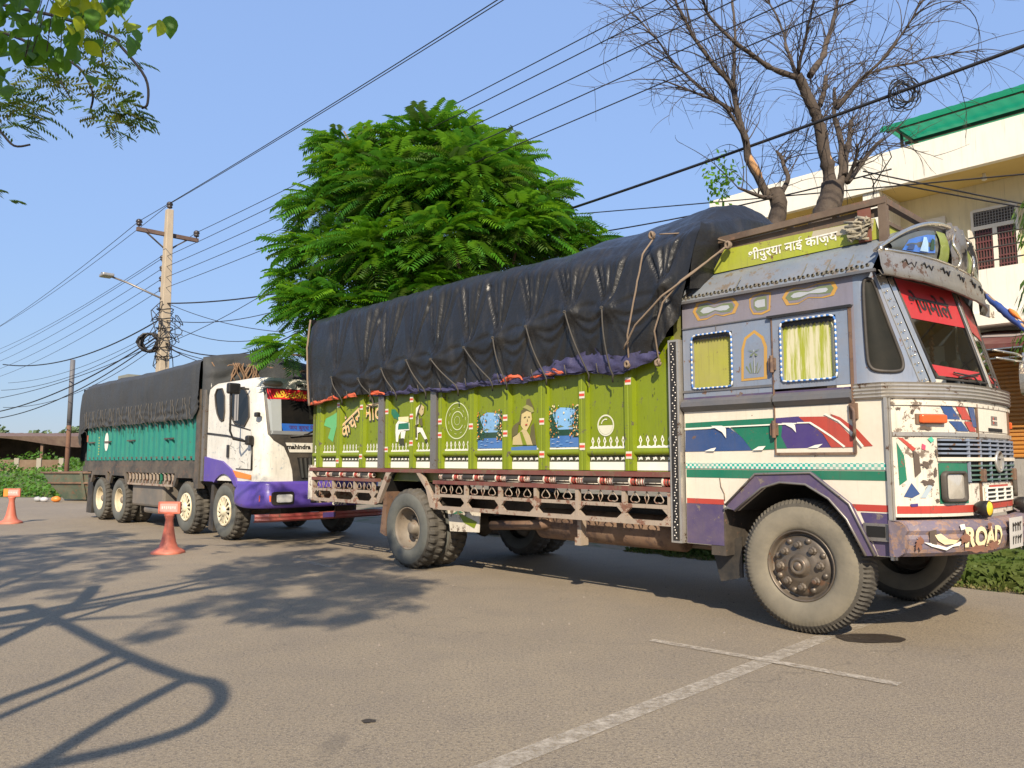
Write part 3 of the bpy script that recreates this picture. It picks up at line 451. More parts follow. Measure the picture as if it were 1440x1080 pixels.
# ---- two lopped, leafless trees in front of the house
L={'Rtrunk': [(4.42,11.0,0),(4.44,11.0,2.5),(4.5, 11.0, 4.56), (4.58, 11.0, 4.92), (4.69, 11.0, 5.2), (4.71, 11.0, 5.43)], 'RA': [(4.68, 11.0, 5.37), (4.63, 10.95, 5.69), (4.55, 10.9, 6.0), (4.47, 10.85, 6.34), (4.38, 10.8, 6.53), (4.21, 10.75, 6.81), (4.13, 10.7, 6.93)], 'RA1': [(4.11, 10.7, 6.9), (3.73, 10.57, 6.96), (3.41, 10.43, 7.1), (3.09, 10.3, 7.24), (2.76, 10.17, 7.52), (2.63, 10.03, 7.67), (2.52, 9.9, 7.83)], 'RA2': [(4.31, 10.7, 6.92), (4.55, 10.8, 7.24), (4.69, 10.9, 7.58), (4.84, 11.0, 8.0), (4.94, 11.1, 8.34), (5.06, 11.2, 8.73)], 'RAs': [(4.54, 10.9, 6.56), (4.61, 10.95, 6.82), (4.69, 11.0, 7.07)], 'RB': [(4.83, 11.0, 5.4), (4.93, 11.12, 5.81), (4.95, 11.25, 6.3), (4.94, 11.38, 6.73), (5.03, 11.5, 7.14)], 'RC': [(4.89, 11.0, 5.54), (5.03, 11.15, 6.05), (5.17, 11.3, 6.52)], 'RD': [(4.9, 11.0, 5.43), (4.96, 10.8, 5.65), (4.94, 10.6, 5.85)], 'RE': [(4.93, 11.0, 5.44), (5.26, 11.2, 5.81), (5.55, 11.4, 6.16), (5.81, 11.6, 6.36)], 'RF': [(4.93, 11.3, 6.76), (5.24, 11.47, 7.07), (5.56, 11.63, 7.39), (6.0, 11.8, 7.63), (6.45, 11.97, 7.79), (6.91, 12.13, 7.98), (7.75, 12.3, 8.2)], 'RG': [(4.91, 11.2, 6.65), (5.14, 11.0, 6.96), (5.44, 10.8, 7.22), (5.71, 10.6, 7.59), (5.81, 10.4, 7.89)], 'RH': [(4.13, 10.7, 6.93), (4.11, 10.97, 7.51), (4.13, 11.23, 7.96), (3.99, 11.5, 8.73)], 'RI': [(4.15, 10.7, 6.97), (4.16, 10.4, 7.31), (4.19, 10.1, 7.7)], 'Ltrunk': [(3.88,11.2,0),(3.88,11.2,2.5),(3.91, 11.2, 4.53), (3.96, 11.2, 4.97), (3.95, 11.2, 5.28), (3.94, 11.2, 5.41)], 'LA': [(3.84, 11.2, 5.28), (3.6, 11.12, 5.69), (3.47, 11.05, 6.06), (3.34, 10.97, 6.47), (3.24, 10.9, 6.87), (2.94, 10.82, 7.19), (2.6, 10.75, 7.67), (2.4, 10.67, 8.03), (2.35, 10.6, 8.29)], 'LB': [(4.02, 11.2, 5.32), (4.17, 11.3, 5.62), (4.15, 11.4, 5.93), (4.08, 11.5, 6.11)], 'LC': [(3.89, 11.2, 5.28), (3.67, 11.05, 5.23), (3.29, 10.9, 5.32)], 'LD': [(3.35, 11.0, 6.48), (2.96, 11.12, 6.85), (2.57, 11.25, 7.32), (2.21, 11.38, 7.9), (1.97, 11.5, 8.3)], 'LE': [(3.46, 11.0, 6.04), (3.11, 10.77, 6.46), (2.64, 10.53, 6.56), (2.11, 10.3, 6.65)], 'LF': [(3.3, 11.0, 6.83), (3.41, 11.23, 7.73), (3.46, 11.47, 8.57), (3.44, 11.7, 9.11)]}
RAD = {'Rtrunk':(.23,.155),'RA':(.095,.068),'RA1':(.042,.011),'RA2':(.052,.015),'RAs':(.045,.034),'RB':(.058,.024),'RC':(.05,.03),'RD':(.034,.016),'RE':(.045,.022),'RF':(.030,.009),'RG':(.03,.01),'RH':(.03,.01),'RI':(.03,.01),'Ltrunk':(.14,.115),'LA':(.066,.012),'LB':(.045,.02),'LC':(.045,.015),'LD':(.03,.009),'LE':(.03,.009),'LF':(.03,.009)}
dead_bark = paint('dead_bark', (.046,.034,.028), .9, .0, .22, var=.4, streak=.5, bmp=1.0, scale=2)
twig_m = plain('dry_twig', (.045,.036,.033), .9)
def cr(P, n=6):
    """smooth a polyline"""
    P = [Vector(p) for p in P]; out = []
    for i in range(len(P)-1):
        a, b_, c, d = P[max(i-1,0)], P[i], P[i+1], P[min(i+2,len(P)-1)]
        for k in range(n):
            t = k/n; out.append(.5*((2*b_) + (c-a)*t + (2*a-5*b_+4*c-d)*t*t + (3*b_-a-3*c+d)*t**3))
    return out + [P[-1]]
def dead_tree(pref, base, label, ntw, seed):
    rs = random.Random(seed); T_ = thing('bare_tree', label, 'tree', base); bs = Vector(base); pts_all = []
    for k, P in L.items():
        if k[0] != pref: continue
        Q = cr(P, 5); n = len(Q); r0, r1 = RAD[k]; rs_ = [(r0 + (r1-r0)*i/(n-1))*(1+(.14 if 'trunk' in k else .38)*nz(i*.9, seed+len(k))) for i in range(n)]
        Q = [q + Vector((nz(q.z*3, seed, 1), nz(q.z*3, seed, 2), 0))*.035 for q in Q]
        m_ = MB(); m_.tube([q - bs for q in Q], rs_, 9 if r0 > .05 else 6, mi=0)
        m_.build('trunk' if 'trunk' in k else 'limb', [dead_bark], T_)
        if 'trunk' not in k: pts_all += [(Q[i], (Q[min(i+1,n-1)]-Q[i-1]).normalized(), k, i/n) for i in range(n//5, n)]
        if k in ('RA','LA'):
            m_ = MB(); s_ = [q - bs + Vector((.02,-.055,0)) for q in Q[3:9]]; m_.tube([q + Vector((0,.03,0)) for q in s_], [.02,.05,.055,.055,.045,.015], 7); m_.build('stripped_patch', bark_pale, T_)
    m_ = MB(); c0 = Vector((4.3,11,6.6)) if pref == 'R' else Vector((3.3,11,6.6))
    for q in range(ntw):
        p, d, k, f = rs.choice(pts_all); o = (p - c0); o.z = abs(o.z)*.4 + .5; o = o.normalized()
        dirv = (o*1.0 + d*.5 + Vector((rs.gauss(0,.55), rs.gauss(0,.5), rs.gauss(0,.45)))).normalized()
        ln = rs.uniform(.5, 2.0)*(.8 if f < .5 else 1); n = 13; curl = Vector((rs.gauss(0,1), rs.gauss(0,1), rs.gauss(0,1))).cross(dirv).normalized()*rs.choice((0.6,1.2,1.8,2.6,3.4))*rs.uniform(.5,1.1); sag = rs.choice((0,0,.5,1.0)); P = [p]; r0 = rs.uniform(.006,.011)
        for i in range(n):
            dirv = (dirv + curl.cross(dirv)*.0 + curl*(ln/n)*.55 + Vector((0,0,-sag*.05)) + Vector((rs.gauss(0,.06),rs.gauss(0,.06),rs.gauss(0,.06)))).normalized()
            curl = (curl - dirv*curl.dot(dirv)); P.append(P[-1] + dirv*ln/n)
        m_.tube([x - bs for x in P], [r0*(1-.75*i/n) for i in range(n+1)], 4)
        for j in range(rs.choice((1,2,3,4))):
            i = rs.randrange(4, n); d2 = (P[i]-P[i-1]).normalized(); d2 = (d2 + Vector((rs.gauss(0,.6),rs.gauss(0,.6),rs.gauss(0,.6)))).normalized(); Z = [P[i]]; l2 = rs.uniform(.15,.55)
            cu = Vector((rs.gauss(0,1),rs.gauss(0,1),rs.gauss(0,1)))*.25
            for i2 in range(6): d2 = (d2 + cu*.3).normalized(); Z.append(Z[-1] + d2*l2/6)
            m_.tube([x - bs for x in Z], [r0*.55*(1-.6*i2/6) for i2 in range(7)], 3)
    m_.build('twigs', twig_m, T_, fix=False, kind='stuff'); return T_
dead_tree('R', (4.42,11.0,0), 'larger lopped leafless tree with a thick pale trunk in front of the house', 300, 3)
lt = dead_tree('L', (3.88,11.2,0), 'smaller bare leaning tree left of the thick lopped trunk', 160, 8)
m_ = MB()
for q in range(160):
    p = Vector((-.55+rnd.gauss(0,.13), .6+rnd.gauss(0,.2), 5.75+rnd.gauss(0,.16))); d = Vector((rnd.gauss(0,1),rnd.gauss(0,1),rnd.gauss(0,1))).normalized()*.09; e = d.orthogonal()*.35; m_.add([p, p+d*.5+e, p+d, p+d*.5-e], [(0,1,2,3)])
m_.build('leaf_tuft', leafB, lt, fix=False, kind='stuff')
# ---- overhanging trees at the upper left; their hidden crowns shade the road
bigleaf = leaf_mat('broad_leaf', (.055,.18,.012), (.10,.25,.015), .5, 2.0); bigleafy = leaf_mat('sunlit_yellow_leaf', (.62,.64,.02), (.42,.52,.02), .55)  # bright yellow leaves: sunlight painted into the leaf colour
neem_m = leaf_mat('neem_leaf', (.035,.085,.020), (.06,.12,.02), .35, 3); neem_y = leaf_mat('young_neem_leaf', (.14,.17,.02), (.18,.14,.03), .4, 3)
ST = thing('shade_tree', 'broad leaved tree whose big leaves hang into the top left corner', 'tree', (-5.6,-1.2,0))
sb = Vector((-5.6,-1.2,0))
m_ = MB(); m_.tube([(0,0,0),(.05,.1,1.5),(.2,.3,3.0),(.5,.8,4.2)], [.30,.24,.2,.16], 10); m_.build('trunk', bark, ST)
for tgt in ((-2.6,4.5,4.6),(-3.0,1.5,5.3),(-1.8,2.8,5.4),(-6.5,4.0,5.5),(-3.2,-1,5.6)):
    a = Vector((.5,.8,4.0)); t_ = Vector(tgt)-sb; m_ = MB(); m_.tube(cr([a, a.lerp(t_,.5)+Vector((0,0,.35)), t_], 6), [.09*(1-.85*i/12) for i in range(13)], 6); m_.build('branch', bark, ST)
def big_leaf(sd):
    rs = random.Random(sd); m_ = MB(); n = 7
    rows = [(0,0),(.12,.15),(.3,.27),(.5,.31),(.7,.25),(.88,.11),(1.0,0)]
    vs = []; fold_ = rs.uniform(.1,.35)
    for t, w in rows: zc = -.22*t*t; vs += [(t,-w,zc+w*fold_),(t,0,zc),(t,w,zc+w*fold_)]
    m_.add(vs, [(i*3+j, i*3+j+1, (i+1)*3+j+1, (i+1)*3+j) for i in range(6) for j in range(2)], sm=True); return m_.mesh('leaf', [bigleaf])
bl = [big_leaf(k) for k in range(4)]; bly = []
for me in bl: c = me.copy(); c.materials[0] = bigleafy; bly.append(c)
rs = random.Random(21)
def lerp_t(tab, x):
    if x <= tab[0][0]: return tab[0][1]
    for (a, b_), (c, d) in zip(tab, tab[1:]):
        if x <= c: return b_ + (d-b_)*(x-a)/(c-a)
    return tab[-1][1]
def zmin(x): return lerp_t([(-3.3,3.66),(-3.0,3.64),(-2.82,3.70),(-2.72,3.90),(-2.64,3.76),(-2.55,4.02),(-2.44,3.98),(-2.36,3.92),(-2.2,4.2)], x)
nl = 0
while nl < 135:
    x = rs.uniform(-3.3,-2.24); z = rs.uniform(3.62, 4.38); y = 4.4 + rs.uniform(-.25,.5)
    if z < zmin(x)+.08: continue
    nl += 1; yel = x > -2.62 and z < 4.25
    o = obj('leaf', rs.choice(bly if yel and rs.random() < .75 else bl), ST, Vector((x,y,z))-sb, (rs.gauss(0,.5), rs.uniform(.4,1.4), rs.uniform(-1.2,1.2)-1.2), (rs.uniform(.12,.17),)*3)
for q in range(20):
    obj('leaf', rs.choice(bly if q % 4 else bl), ST, Vector((rs.uniform(-2.68,-2.40), 4.35+rs.uniform(-.15,.2), rs.uniform(3.90,4.24)))-sb, (rs.gauss(0,.5), rs.uniform(.5,1.5), rs.uniform(-1.2,1.2)-1.2), (rs.uniform(.10,.15),)*3)
for k in range(9):
    x = rs.uniform(-3.1,-2.5); m_ = MB(); m_.tube(cr([Vector((x,4.5,4.8))-sb, Vector((x+.08,4.45,4.3))-sb, Vector((x+.12*rs.random(),4.4,zmin(x)+.12))-sb], 4), .0032, 4); m_.build('stalk', twig_m, ST)
# the part of the crown overhead
S2 = [(-3.12,6.06),(-3.34,7.71),(-2.78,8.34),(-3.94,9.08),(-3.95,10.65),(-3.03,12.38),(-1.09,9.65),(-1.12,7.35),(-1.48,6.71),(-1.98,6.57),(-2.47,6.86),(-2.61,6.06)]
S1 = [(-4.9,7.6),(-9.5,11),(-9.6,14.1),(-8.06,15.55),(-5.07,12.2),(-5.25,10.65),(-4.54,9.9),(-4.88,9.08),(-4.5,7.9)]
def inside(p, P):
    c = False
    for i in range(len(P)):
        (x1,y1),(x2,y2) = P[i], P[i-1]
        if (y1 > p[1]) != (y2 > p[1]) and p[0] < (x2-x1)*(p[1]-y1)/(y2-y1)+x1: c = not c
    return c
COT = 1/math.tan(R(SUN_EL))
m_ = MB(); cnt = 0
for P, N in ((S2, 700), (S1, 800)):
    xs = [p[0] for p in P]; ys = [p[1] for p in P]; k = 0; tries = 0
    while k < N and tries < 40000:
        tries += 1; x, y = rs.uniform(min(xs)-.2, max(xs)+.2), rs.uniform(min(ys)-.2, max(ys)+.2)
        if not inside((x + .25*nz(x*3,y*3,1), y + .3*nz(x*3,y*3,7)), P) or nz(x*1.3, y*.9, 4) < -.22: continue
        k += 1; z = rs.uniform(5.0, 6.0); c = Vector((x, y - COT*z, z)) - sb
        if (z-1.36) < .72*(y - COT*z) and x > -.75*(y - COT*z): continue
        t = rs.uniform(0,6.28); ax = Vector((math.cos(t), math.sin(t), -.2))
        for q in range(8):
            a = c + ax*(q*.045-.18); d = Vector((-ax.y, ax.x, -.3))*(.10 if q % 2 else -.10) + ax*.05; e = ax*.032; m_.add([a, a+d*.5+e, a+d*1.15, a+d*.5-e], [(0,1,2,3)])
m_.build('foliage', bigleaf, ST, fix=False, kind='stuff')
NT = thing('neem_tree', 'neem tree with fine drooping leaflets on dark twigs at the upper left', 'tree', (-8.2,5.4,0)); nb = Vector((-8.2,5.4,0))
m_ = MB(); m_.tube([(0,0,0),(.1,.05,2),(.3,.2,3.6),(.8,.4,4.6)], [.22,.18,.15,.11], 9); m_.build('trunk', bark, NT)
for P, r in (([(-7.4,5.8,4.6),(-5.6,6.2,5.35),(-4.3,6.5,5.35),(-3.59,6.5,5.12),(-3.46,6.5,5.01),(-3.23,6.5,4.72),(-3.2,6.5,4.49),(-3.25,6.5,4.44)], .016), ([(-5.6,6.2,5.35),(-4.5,6.4,5.1),(-4.15,6.5,4.98),(-3.83,6.5,4.82),(-3.69,6.5,4.59),(-3.7,6.5,4.42)], .014), ([(-7.4,5.8,4.6),(-5.5,6.3,4.55),(-4.6,6.5,4.3),(-4.48,6.5,4.23),(-4.35,6.5,4.1),(-4.21,6.5,4.11)], .014), ([(-4.15,6.5,4.98),(-3.97,6.5,4.68),(-3.87,6.5,4.52)], .008), ([(-3.59,6.5,5.12),(-3.60,6.45,4.9),(-3.57,6.5,4.76)], .008)):
    m_ = MB(); Q = cr(P, 5); m_.tube([q - nb for q in Q], [r*(1.15-.55*i/len(Q)) for i in range(len(Q))], 5); m_.build('branch', plain('dark_twig',(.012,.010,.012),.9,dust=0), NT)
def pinnate(m_, p, d, ln, mi, rs, lw=.013):
    d = d.normalized(); up = Vector((0,0,1)); sd_ = d.cross(up).normalized()
    for q in range(7):
        t = q/7; a = p + d*ln*t + Vector((0,0,-.25*ln*t*t))
        for sg in (-1, 1):
            e = (sd_*sg*.75 + d*.55 + Vector((0,0,-.55 + .2*rs.random()))).normalized()*.062*rs.uniform(.8,1.15); w = d*lw
            m_.add([a, a+e*.45+w, a+e, a+e*.45-w], [(0,1,2,3)], mi)
m_ = MB()
for (cx, cy, cz, r, n, yf) in ((-3.58,6.5,5.05,.27,26,.15),(-3.55,6.5,4.72,.24,26,.5),(-3.48,6.5,4.40,.26,32,.3),(-3.30,6.5,4.45,.14,10,.1),(-3.62,6.5,4.40,.16,10,.1),(-4.12,6.5,4.75,.26,26,.6),(-4.18,6.5,4.48,.24,26,.35),(-4.42,6.5,4.36,.20,18,.1),(-4.5,6.6,4.6,.25,20,.1),(-3.82,6.5,5.2,.25,18,.1),(-4.5,6.5,3.72,.13,5,.0),(-4.3,6.6,5.1,.3,18,.1)):
    for q in range(n):
        t = rs.uniform(0,6.283); d = Vector((math.cos(t), .6*math.sin(t), -.35+.5*rs.random())); c = Vector((cx,cy,cz)) + Vector((rs.gauss(0,.4)*r, rs.gauss(0,.5)*r, rs.gauss(0,.35)*r)); pinnate(m_, c - nb, d, r*rs.uniform(.7,1.1), 1 if rs.random() < yf else 0, rs)
m_.build('foliage', [neem_m, neem_y], NT, fix=False, kind='stuff')
# ---- drooping mast tree at the right edge
MT = thing('mast_tree', 'tree with long drooping leaves at the right edge in front of the balcony', 'tree', (7.85,10.3,0)); mb0 = Vector((7.85,10.3,0))
m_ = MB(); m_.tube([(0,0,0),(0,0,3),(0,0,6)], [.12,.10,.05], 8); m_.build('trunk', bark, MT)
mast_m = leaf_mat('mast_leaf', (.035,.10,.015), (.10,.19,.02), .35, 3)
m_ = MB()
for q in range(2600):
    z = rs.uniform(2.75,6.2); rr = (.80 + .10*math.sin(z*2.6) + .06*math.sin(z*7))*rs.uniform(.55,1.0)**.5 if z < 5.0 else .7*rs.uniform(.2,1)*(6.5-z)*.7; t = rs.uniform(0,6.283); p = Vector((math.cos(t)*rr, math.sin(t)*rr, z)); d = Vector((math.cos(t)*.4, math.sin(t)*.4, -1)).normalized()*rs.uniform(.12,.20); e = Vector((-math.sin(t+rs.gauss(0,.7)), math.cos(t+rs.gauss(0,.7)), 0))*.02
    m_.add([p, p+d*.4+e, p+d, p+d*.4-e], [(0,1,2,3)])
m_.build('foliage', mast_m, MT, fix=False, kind='stuff')
# ---- grass and rough growth
grass_m = leaf_mat('grass_blade', (.04,.10,.014), (.12,.15,.035), .3, 1.5); weed_m = leaf_mat('weed_leaf', (.045,.14,.014), (.10,.22,.02), .3, .4); dry_m = leaf_mat('dry_grass', (.30,.24,.11), (.20,.18,.07), .2, 2)
m_ = MB()
for q in range(30000):
    s, l = rs.uniform(-4.5, 4.5), 3.30 + abs(rs.gauss(0, 1.5))
    edge = 3.45 + .22*nz(s*1.3) + .10*nz(s*4)
    if l < edge - .05 or l > 8.5: continue
    dry = l < edge + .28 and rs.random() < .6; p = W1(s, l); h = rs.uniform(.08,.30)*(.5 if dry else 1)*min(1, .35+(l-edge)*1.4); t = rs.uniform(0,6.28); d = Vector((math.cos(t), math.sin(t), 0)); lean = rs.uniform(.2,1.0)*(2 if dry else 1)
    w = Vector((-d.y, d.x, 0))*rs.uniform(.003,.006); a = p + Vector((0,0,-.01)); b_ = a + d*h*lean*.4 + Vector((0,0,h*.7)); c = a + d*h*lean + Vector((0,0,h*(.9-.3*lean)))
    m_.add([a-w, a+w, b_+w*.8, c, b_-w*.8], [(0,1,2,3,4)], 1 if dry else 0)
for q in range(900):
    s, l = rs.uniform(-4, 4.5), rs.uniform(3.7, 7); p = W1(s, l, rs.uniform(.03,.22)); d = Vector((rs.gauss(0,1), rs.gauss(0,1), .3)).normalized()*rs.uniform(.03,.06); e = d.orthogonal()*.4; m_.add([p, p+d*.5+e, p+d, p+d*.5-e], [(0,1,2,3)], 0)
m_.build('grass', [grass_m, dry_m], None, fix=False, label='green and dry grass along the road edge beside the lorry nose', cat='grass', kind='stuff')
m_ = MB(); green_soil = plain('green_ground', (.07,.13,.025), .95, dust=.3, var=.3)
m_.grid(30, 16, lambda u, v: (lambda x, y: Vector((x, y, -.012 + 1.35*v**1.1 + .12*nz(x*.4, y*.4)*v)))(-48 + 37*u, 30.3 - 1.2*math.sin(u*3.1) + 12*v)); m_.build('verge', green_soil, None, kind='structure')
m_ = MB()
for q in range(26000):
    u, v = rs.random(), rs.random()**1.5; x = -40 + 29.5*u; y = 30.4 - 1.2*math.sin((x+48)/37*3.1) + 12*v; g = 1.35*v**1.1
    bush = max(0, nz(x*.35, y*.5, 2)*1.6)*min(1, v*4) ; h = rs.uniform(.02,.22) + bush*rs.random(); p = Vector((x, y, g+h)); d = Vector((rs.gauss(0,1), rs.gauss(0,1), rs.gauss(.3,.6))).normalized()*rs.uniform(.06,.15); e = d.orthogonal()*.42; m_.add([p, p+d*.5+e, p+d, p+d*.5-e], [(0,1,2,3)], 1 if rs.random() < .3 else 0)
m_.build('rough_growth', [weed_m, grass_m], None, fix=False, label='bright green weeds and scrub on the open ground at left', cat='weeds', kind='stuff')
far_m = leaf_mat('haze_tinted_leaf', (.10,.15,.07), (.14,.19,.09), .2, .5)  # paler leaf colour: distance haze painted into it
for i, (x, y, w, h) in enumerate([(-57,86,4.5,5.2),(-53,88,3.5,5.0),(-47.5,85,3.6,5.6),(-44,90,3.4,4.6),(-64,87,5,5.6),(-40,88,4,4.2)]):
    t_ = thing('tree', ('pale hazy tree above the left end of the shed roof','hazy round tree second from the left above the shed','pale tree in the middle of the row above the shed','low hazy tree next to the rusty pole','tall hazy tree at the far left edge','low hazy tree behind the far truck')[i], 'tree', (x,y,0), group='distant trees beyond the shed')
    m_ = MB(); m_.tube([(0,0,0),(0,0,h*.55)], [.25,.12], 6); m_.build('trunk', bark, t_)
    m_ = MB()
    for q in range(750):
        k = q % 7; c = Vector((w*.32*math.cos(k*.9)*(k > 0), w*.3*math.sin(k*.9)*(k > 0), h*(.62 + .14*math.cos(k*1.7)))); d = Vector((rs.gauss(0,1),rs.gauss(0,1),rs.gauss(0,1))).normalized(); p = c + d*w*.26*rs.uniform(.6,1.05); f = Vector((rs.gauss(0,1),rs.gauss(0,1),rs.gauss(0,1))).normalized()*.42; e = f.orthogonal()*.45; m_.add([p, p+f*.5+e, p+f, p+f*.5-e], [(0,1,2,3)])
    m_.build('crown', far_m, t_, fix=False)
# ------------------------------------------------------------------ the painted truck (local x = forward, y = away from us, z = up)
T1 = thing('painted_truck', 'old hand painted lorry with lime green cargo sides and a cream and blue cab', 'truck', O1, ANG)
WID = 2.4
def kc(l): return .72 + .38 * (1 - abs(1 - l / 1.2) ** 3)
def kv(l): return .69 + .21 * (1 - abs(1 - l / 1.2) ** 2.5)
def FR(off=0.0): return lambda l, z, d=0: (kc(l) + off + d, l, z)
def side(l=0.0): return lambda s, z, d=0: (s, l + d, z)
def dec(name, polys, parent, l=-.003, **kw):
    """flat print on the side: list of (points, material) at (s, z), later ones 1.2 mm further out"""
    m_ = MB(); mats = []
    for i, (p, mt) in enumerate(polys):
        if mt not in mats: mats.append(mt)
        y = l - .0012 * i; m_.add([(u, y, v) for u, v in p], [tuple(range(len(p)))], mats.index(mt))
    return m_.build(name, mats, parent, fix=False, **kw)
def rect(a, b, c, d): return [(a, c), (b, c), (b, d), (a, d)]
def fdec(name, polys, parent, off=.004, **kw):
    """flat print on the curved nose, cut into narrow strips that follow the curve; polygons at (l, z)"""
    m_ = MB(); mats = []
    for i, (p, mt) in enumerate(polys):
        if mt not in mats: mats.append(mt)
        o = off + .0012 * i; n = len(p)
        bm = bmesh.new(); f = bm.faces.new([bm.verts.new((u, v, 0)) for u, v in p])
        lo, hi = min(q[0] for q in p), max(q[0] for q in p); x = lo + .05
        while x < hi - .005:
            bmesh.ops.bisect_plane(bm, geom=bm.verts[:] + bm.edges[:] + bm.faces[:], plane_co=(x,0,0), plane_no=(1,0,0)); x += .05
        bm.verts.index_update()
        m_.add([(kc(v.co.x) + o, v.co.x, v.co.y) for v in bm.verts], [tuple(v.index for v in f.verts) for f in bm.faces], mats.index(mt)); bm.free()
    return m_.build(name, mats, parent, fix=False, **kw)
# ---- wheels
def wheel(parent, s, l, rad, w, kind, flip=1, dual=False):
    """l = outer face; flip=1 faces us"""
    rr = rad
    k = rad / .53
    prof = [(.275*k,.035),(.285*k,.008),(.31*k,-.004),(.36*k,-.014),(.42*k,-.012),(.465*k,.0),(.49*k,.014),(.508*k,.028),(.524*k,.048),(.53*k,.075),(.53*k,w*.5),(.53*k,w-.075),(.524*k,w-.048),(.508*k,w-.028),(.49*k,w-.014),(.42*k,w+.012),(.31*k,w+.004),(.275*k,w-.035)]
    key = ('tyre', rad, w, kind)
    if key not in WM:
        n = 180; m_ = MB()
        if kind == 'rib':
            def rf(i, q, r): return r - (.016 if i in (7, 8, 12, 13) and q % 2 == 0 else .010 if i in (9, 11) and (q % 2 == 0) else .006 if i == 10 and q % 2 else 0)
        else:
            def rf(i, q, r): return r - (.024 if i in (7, 8, 9, 10) and q % 6 in (0, 1, 2) else .024 if i in (10, 11, 12, 13) and (q + 3) % 6 in (0, 1, 2) else 0)
        m_.lathe(prof, n, (0,0,0), (0,1,0), 0, True, rf)
        if kind == 'rib':
            for i_ in (5, 6, 7):
                for q_ in range(0, n, 2): v_ = m_.v[i_*n+q_]; m_.v[i_*n+q_] = (v_[0], v_[1]+.013, v_[2])
        for i_ in range(len(m_.f)): m_.m[i_] = 0 if i_//n < 5 or i_//n > 14 else 1
        WM[key] = m_.mesh('tyre', [tyre_dusty if kind == 'rib' else tyre_grey, tread_m])
        for p in WM[key].polygons: p.use_smooth = kind == 'rib'
        for p in WM[key].polygons:
            i = p.index // n
            p.use_smooth = i < 6 or i > 13
        WM[key].validate(); WM[key].update()
    hub = MB(); rim = MB(); km = {'rib': rim_rust, 'lug': rim_grey, 'cream': rim_cream}
    if kind == 'rib':
        rim.lathe([(.277,.030),(.282,.012),(.276,.004),(.266,.012),(.258,.045),(.246,.062),(.236,.052),(.222,.036),(.20,.030),(.165,.022),(.135,.006),(.11,-.004),(.085,-.004)], 48, ax=(0,1,0))
        hub.lathe([(.092,.01),(.09,-.010),(.070,-.018),(.068,-.034),(.058,-.040),(.040,-.040),(.036,-.030),(.030,-.046),(0,-.048)], 28, ax=(0,1,0))
        for q in range(8):
            t = q * 6.283 / 8 + .2; c = (math.cos(t)*.165, math.sin(t)*.165)
            rim.lathe([(.034,.022),(.034,.004),(.024,-.004),(.022,-.03),(.014,-.034),(0,-.034)], 8, (c[0],0,c[1]), (0,1,0), 0, False)
            t += .39
            rim.lathe([(.026,.028),(.02,.012),(0,.010)], 10, (math.cos(t)*.205,0,math.sin(t)*.205), (0,1,0), 0, True)
    else:
        d = .17 if kind == 'lug' else .10
        rim.lathe([(.277*k,.034),(.284*k,.014),(.276*k,.006),(.266*k,.016),(.26*k,.05),(.25*k,d),(.20*k,d+.03),(.15*k,d+.03),(.145*k,d-.01),(.11*k,d-.02)], 48, ax=(0,1,0))
        hub.lathe([(.115*k,d+.02),(.11*k,d-.03),(.085*k,d-.05),(.08*k,d-.10),(.05*k,d-.12),(0,d-.12)], 24, ax=(0,1,0))
        for q in range(10):
            t = q * 6.283 / 10; rim.lathe([(.02,d+.03),(.02,d-.012),(.012,d-.02),(0,d-.02)], 8, (math.cos(t)*.17*k,0,math.sin(t)*.17*k), (0,1,0), 0, False)
    for nm, m_ in (('hub', hub), ('rim', rim)):
        if (nm, kind, rad) not in WM:
            me = m_.mesh(nm, [km[kind]]); WM[(nm, kind, rad)] = me
    h = obj('wheel', WM[('hub', kind, rad)], parent, (s, l, rad), (0, 0, 0 if flip == 1 else math.pi))
    obj('tyre', WM[key], h, rot=(0, random.uniform(0, 6), 0)); obj('rim', WM[('rim', kind, rad)], h, rot=(0, random.uniform(0, 6), 0))
    return h
WM = {}
wheel(T1, 0, .0, .53, .28, 'rib'); wheel(T1, 0, 2.38, .53, .28, 'rib', -1)
for l, f in ((-.10, 1), (.25, 1), (2.50, -1), (2.15, -1)): wheel(T1, -5.2, l, .505, .29, 'lug', f)
# ---- chassis and running gear
m_ = MB()
for l in (.74, 1.58): m_.box(-7.8, .7, l, l + .09, .70, .94)
for s in (-7.6, -6.4, -5.2, -4, -2.8, -1.6, -.4): m_.box(s, s + .1, .83, 1.58, .74, .90)
m_.tube([(-5.2,.3,.505),(-5.2,1.0,.505),(-5.2,1.2,.505),(-5.2,1.4,.505),(-5.2,2.1,.505)], [.07,.09,.19,.09,.07], 14); m_.tube([(0,.25,.5),(0,2.15,.5)], .06, 8)
m_.tube([(-5.1,1.2,.55),(-.8,1.2,.72)], .05, 10)
for s0 in (0, -5.2):
    for l in (.62, 1.74):
        for q in range(4): m_.box(s0 - .62 + q*.12, s0 + .62 - q*.12, l, l + .08, .60 - q*.025 + (.08 if s0 == 0 else .1), .62 - q*.025 + (.08 if s0 == 0 else .1))
m_.build('chassis', darkmetal, T1)
m_ = MB(); m_.lathe([(0,0),(.14,.0),(.17,.02),(.17,1.9),(.14,1.92),(0,1.92)], 24, (-3.25,.42,.66), (1,0,0)); m_.build('air_tank', rust, T1)
m_ = MB(); m_.box(-2.35,-.95,.5,.85,.52,.78); m_.build('fuel_tank', paint('brown_tank',(.10,.07,.05),.55,.4,.5), T1, bev=.03)
m_ = MB(); m_.tube([(-3.95,.25,.60),(-3.1,.2,.66),(-2.9,.4,.70)], .055, 12); m_.build('exhaust_pipe', rust, T1)
m_ = MB(); m_.prism([(-4.62,.77),(-4.0,.77),(-4.02,.52),(-4.56,.50)], side(.10), 0, .012); mg = m_.build('mud_guard', white_worn, T1)
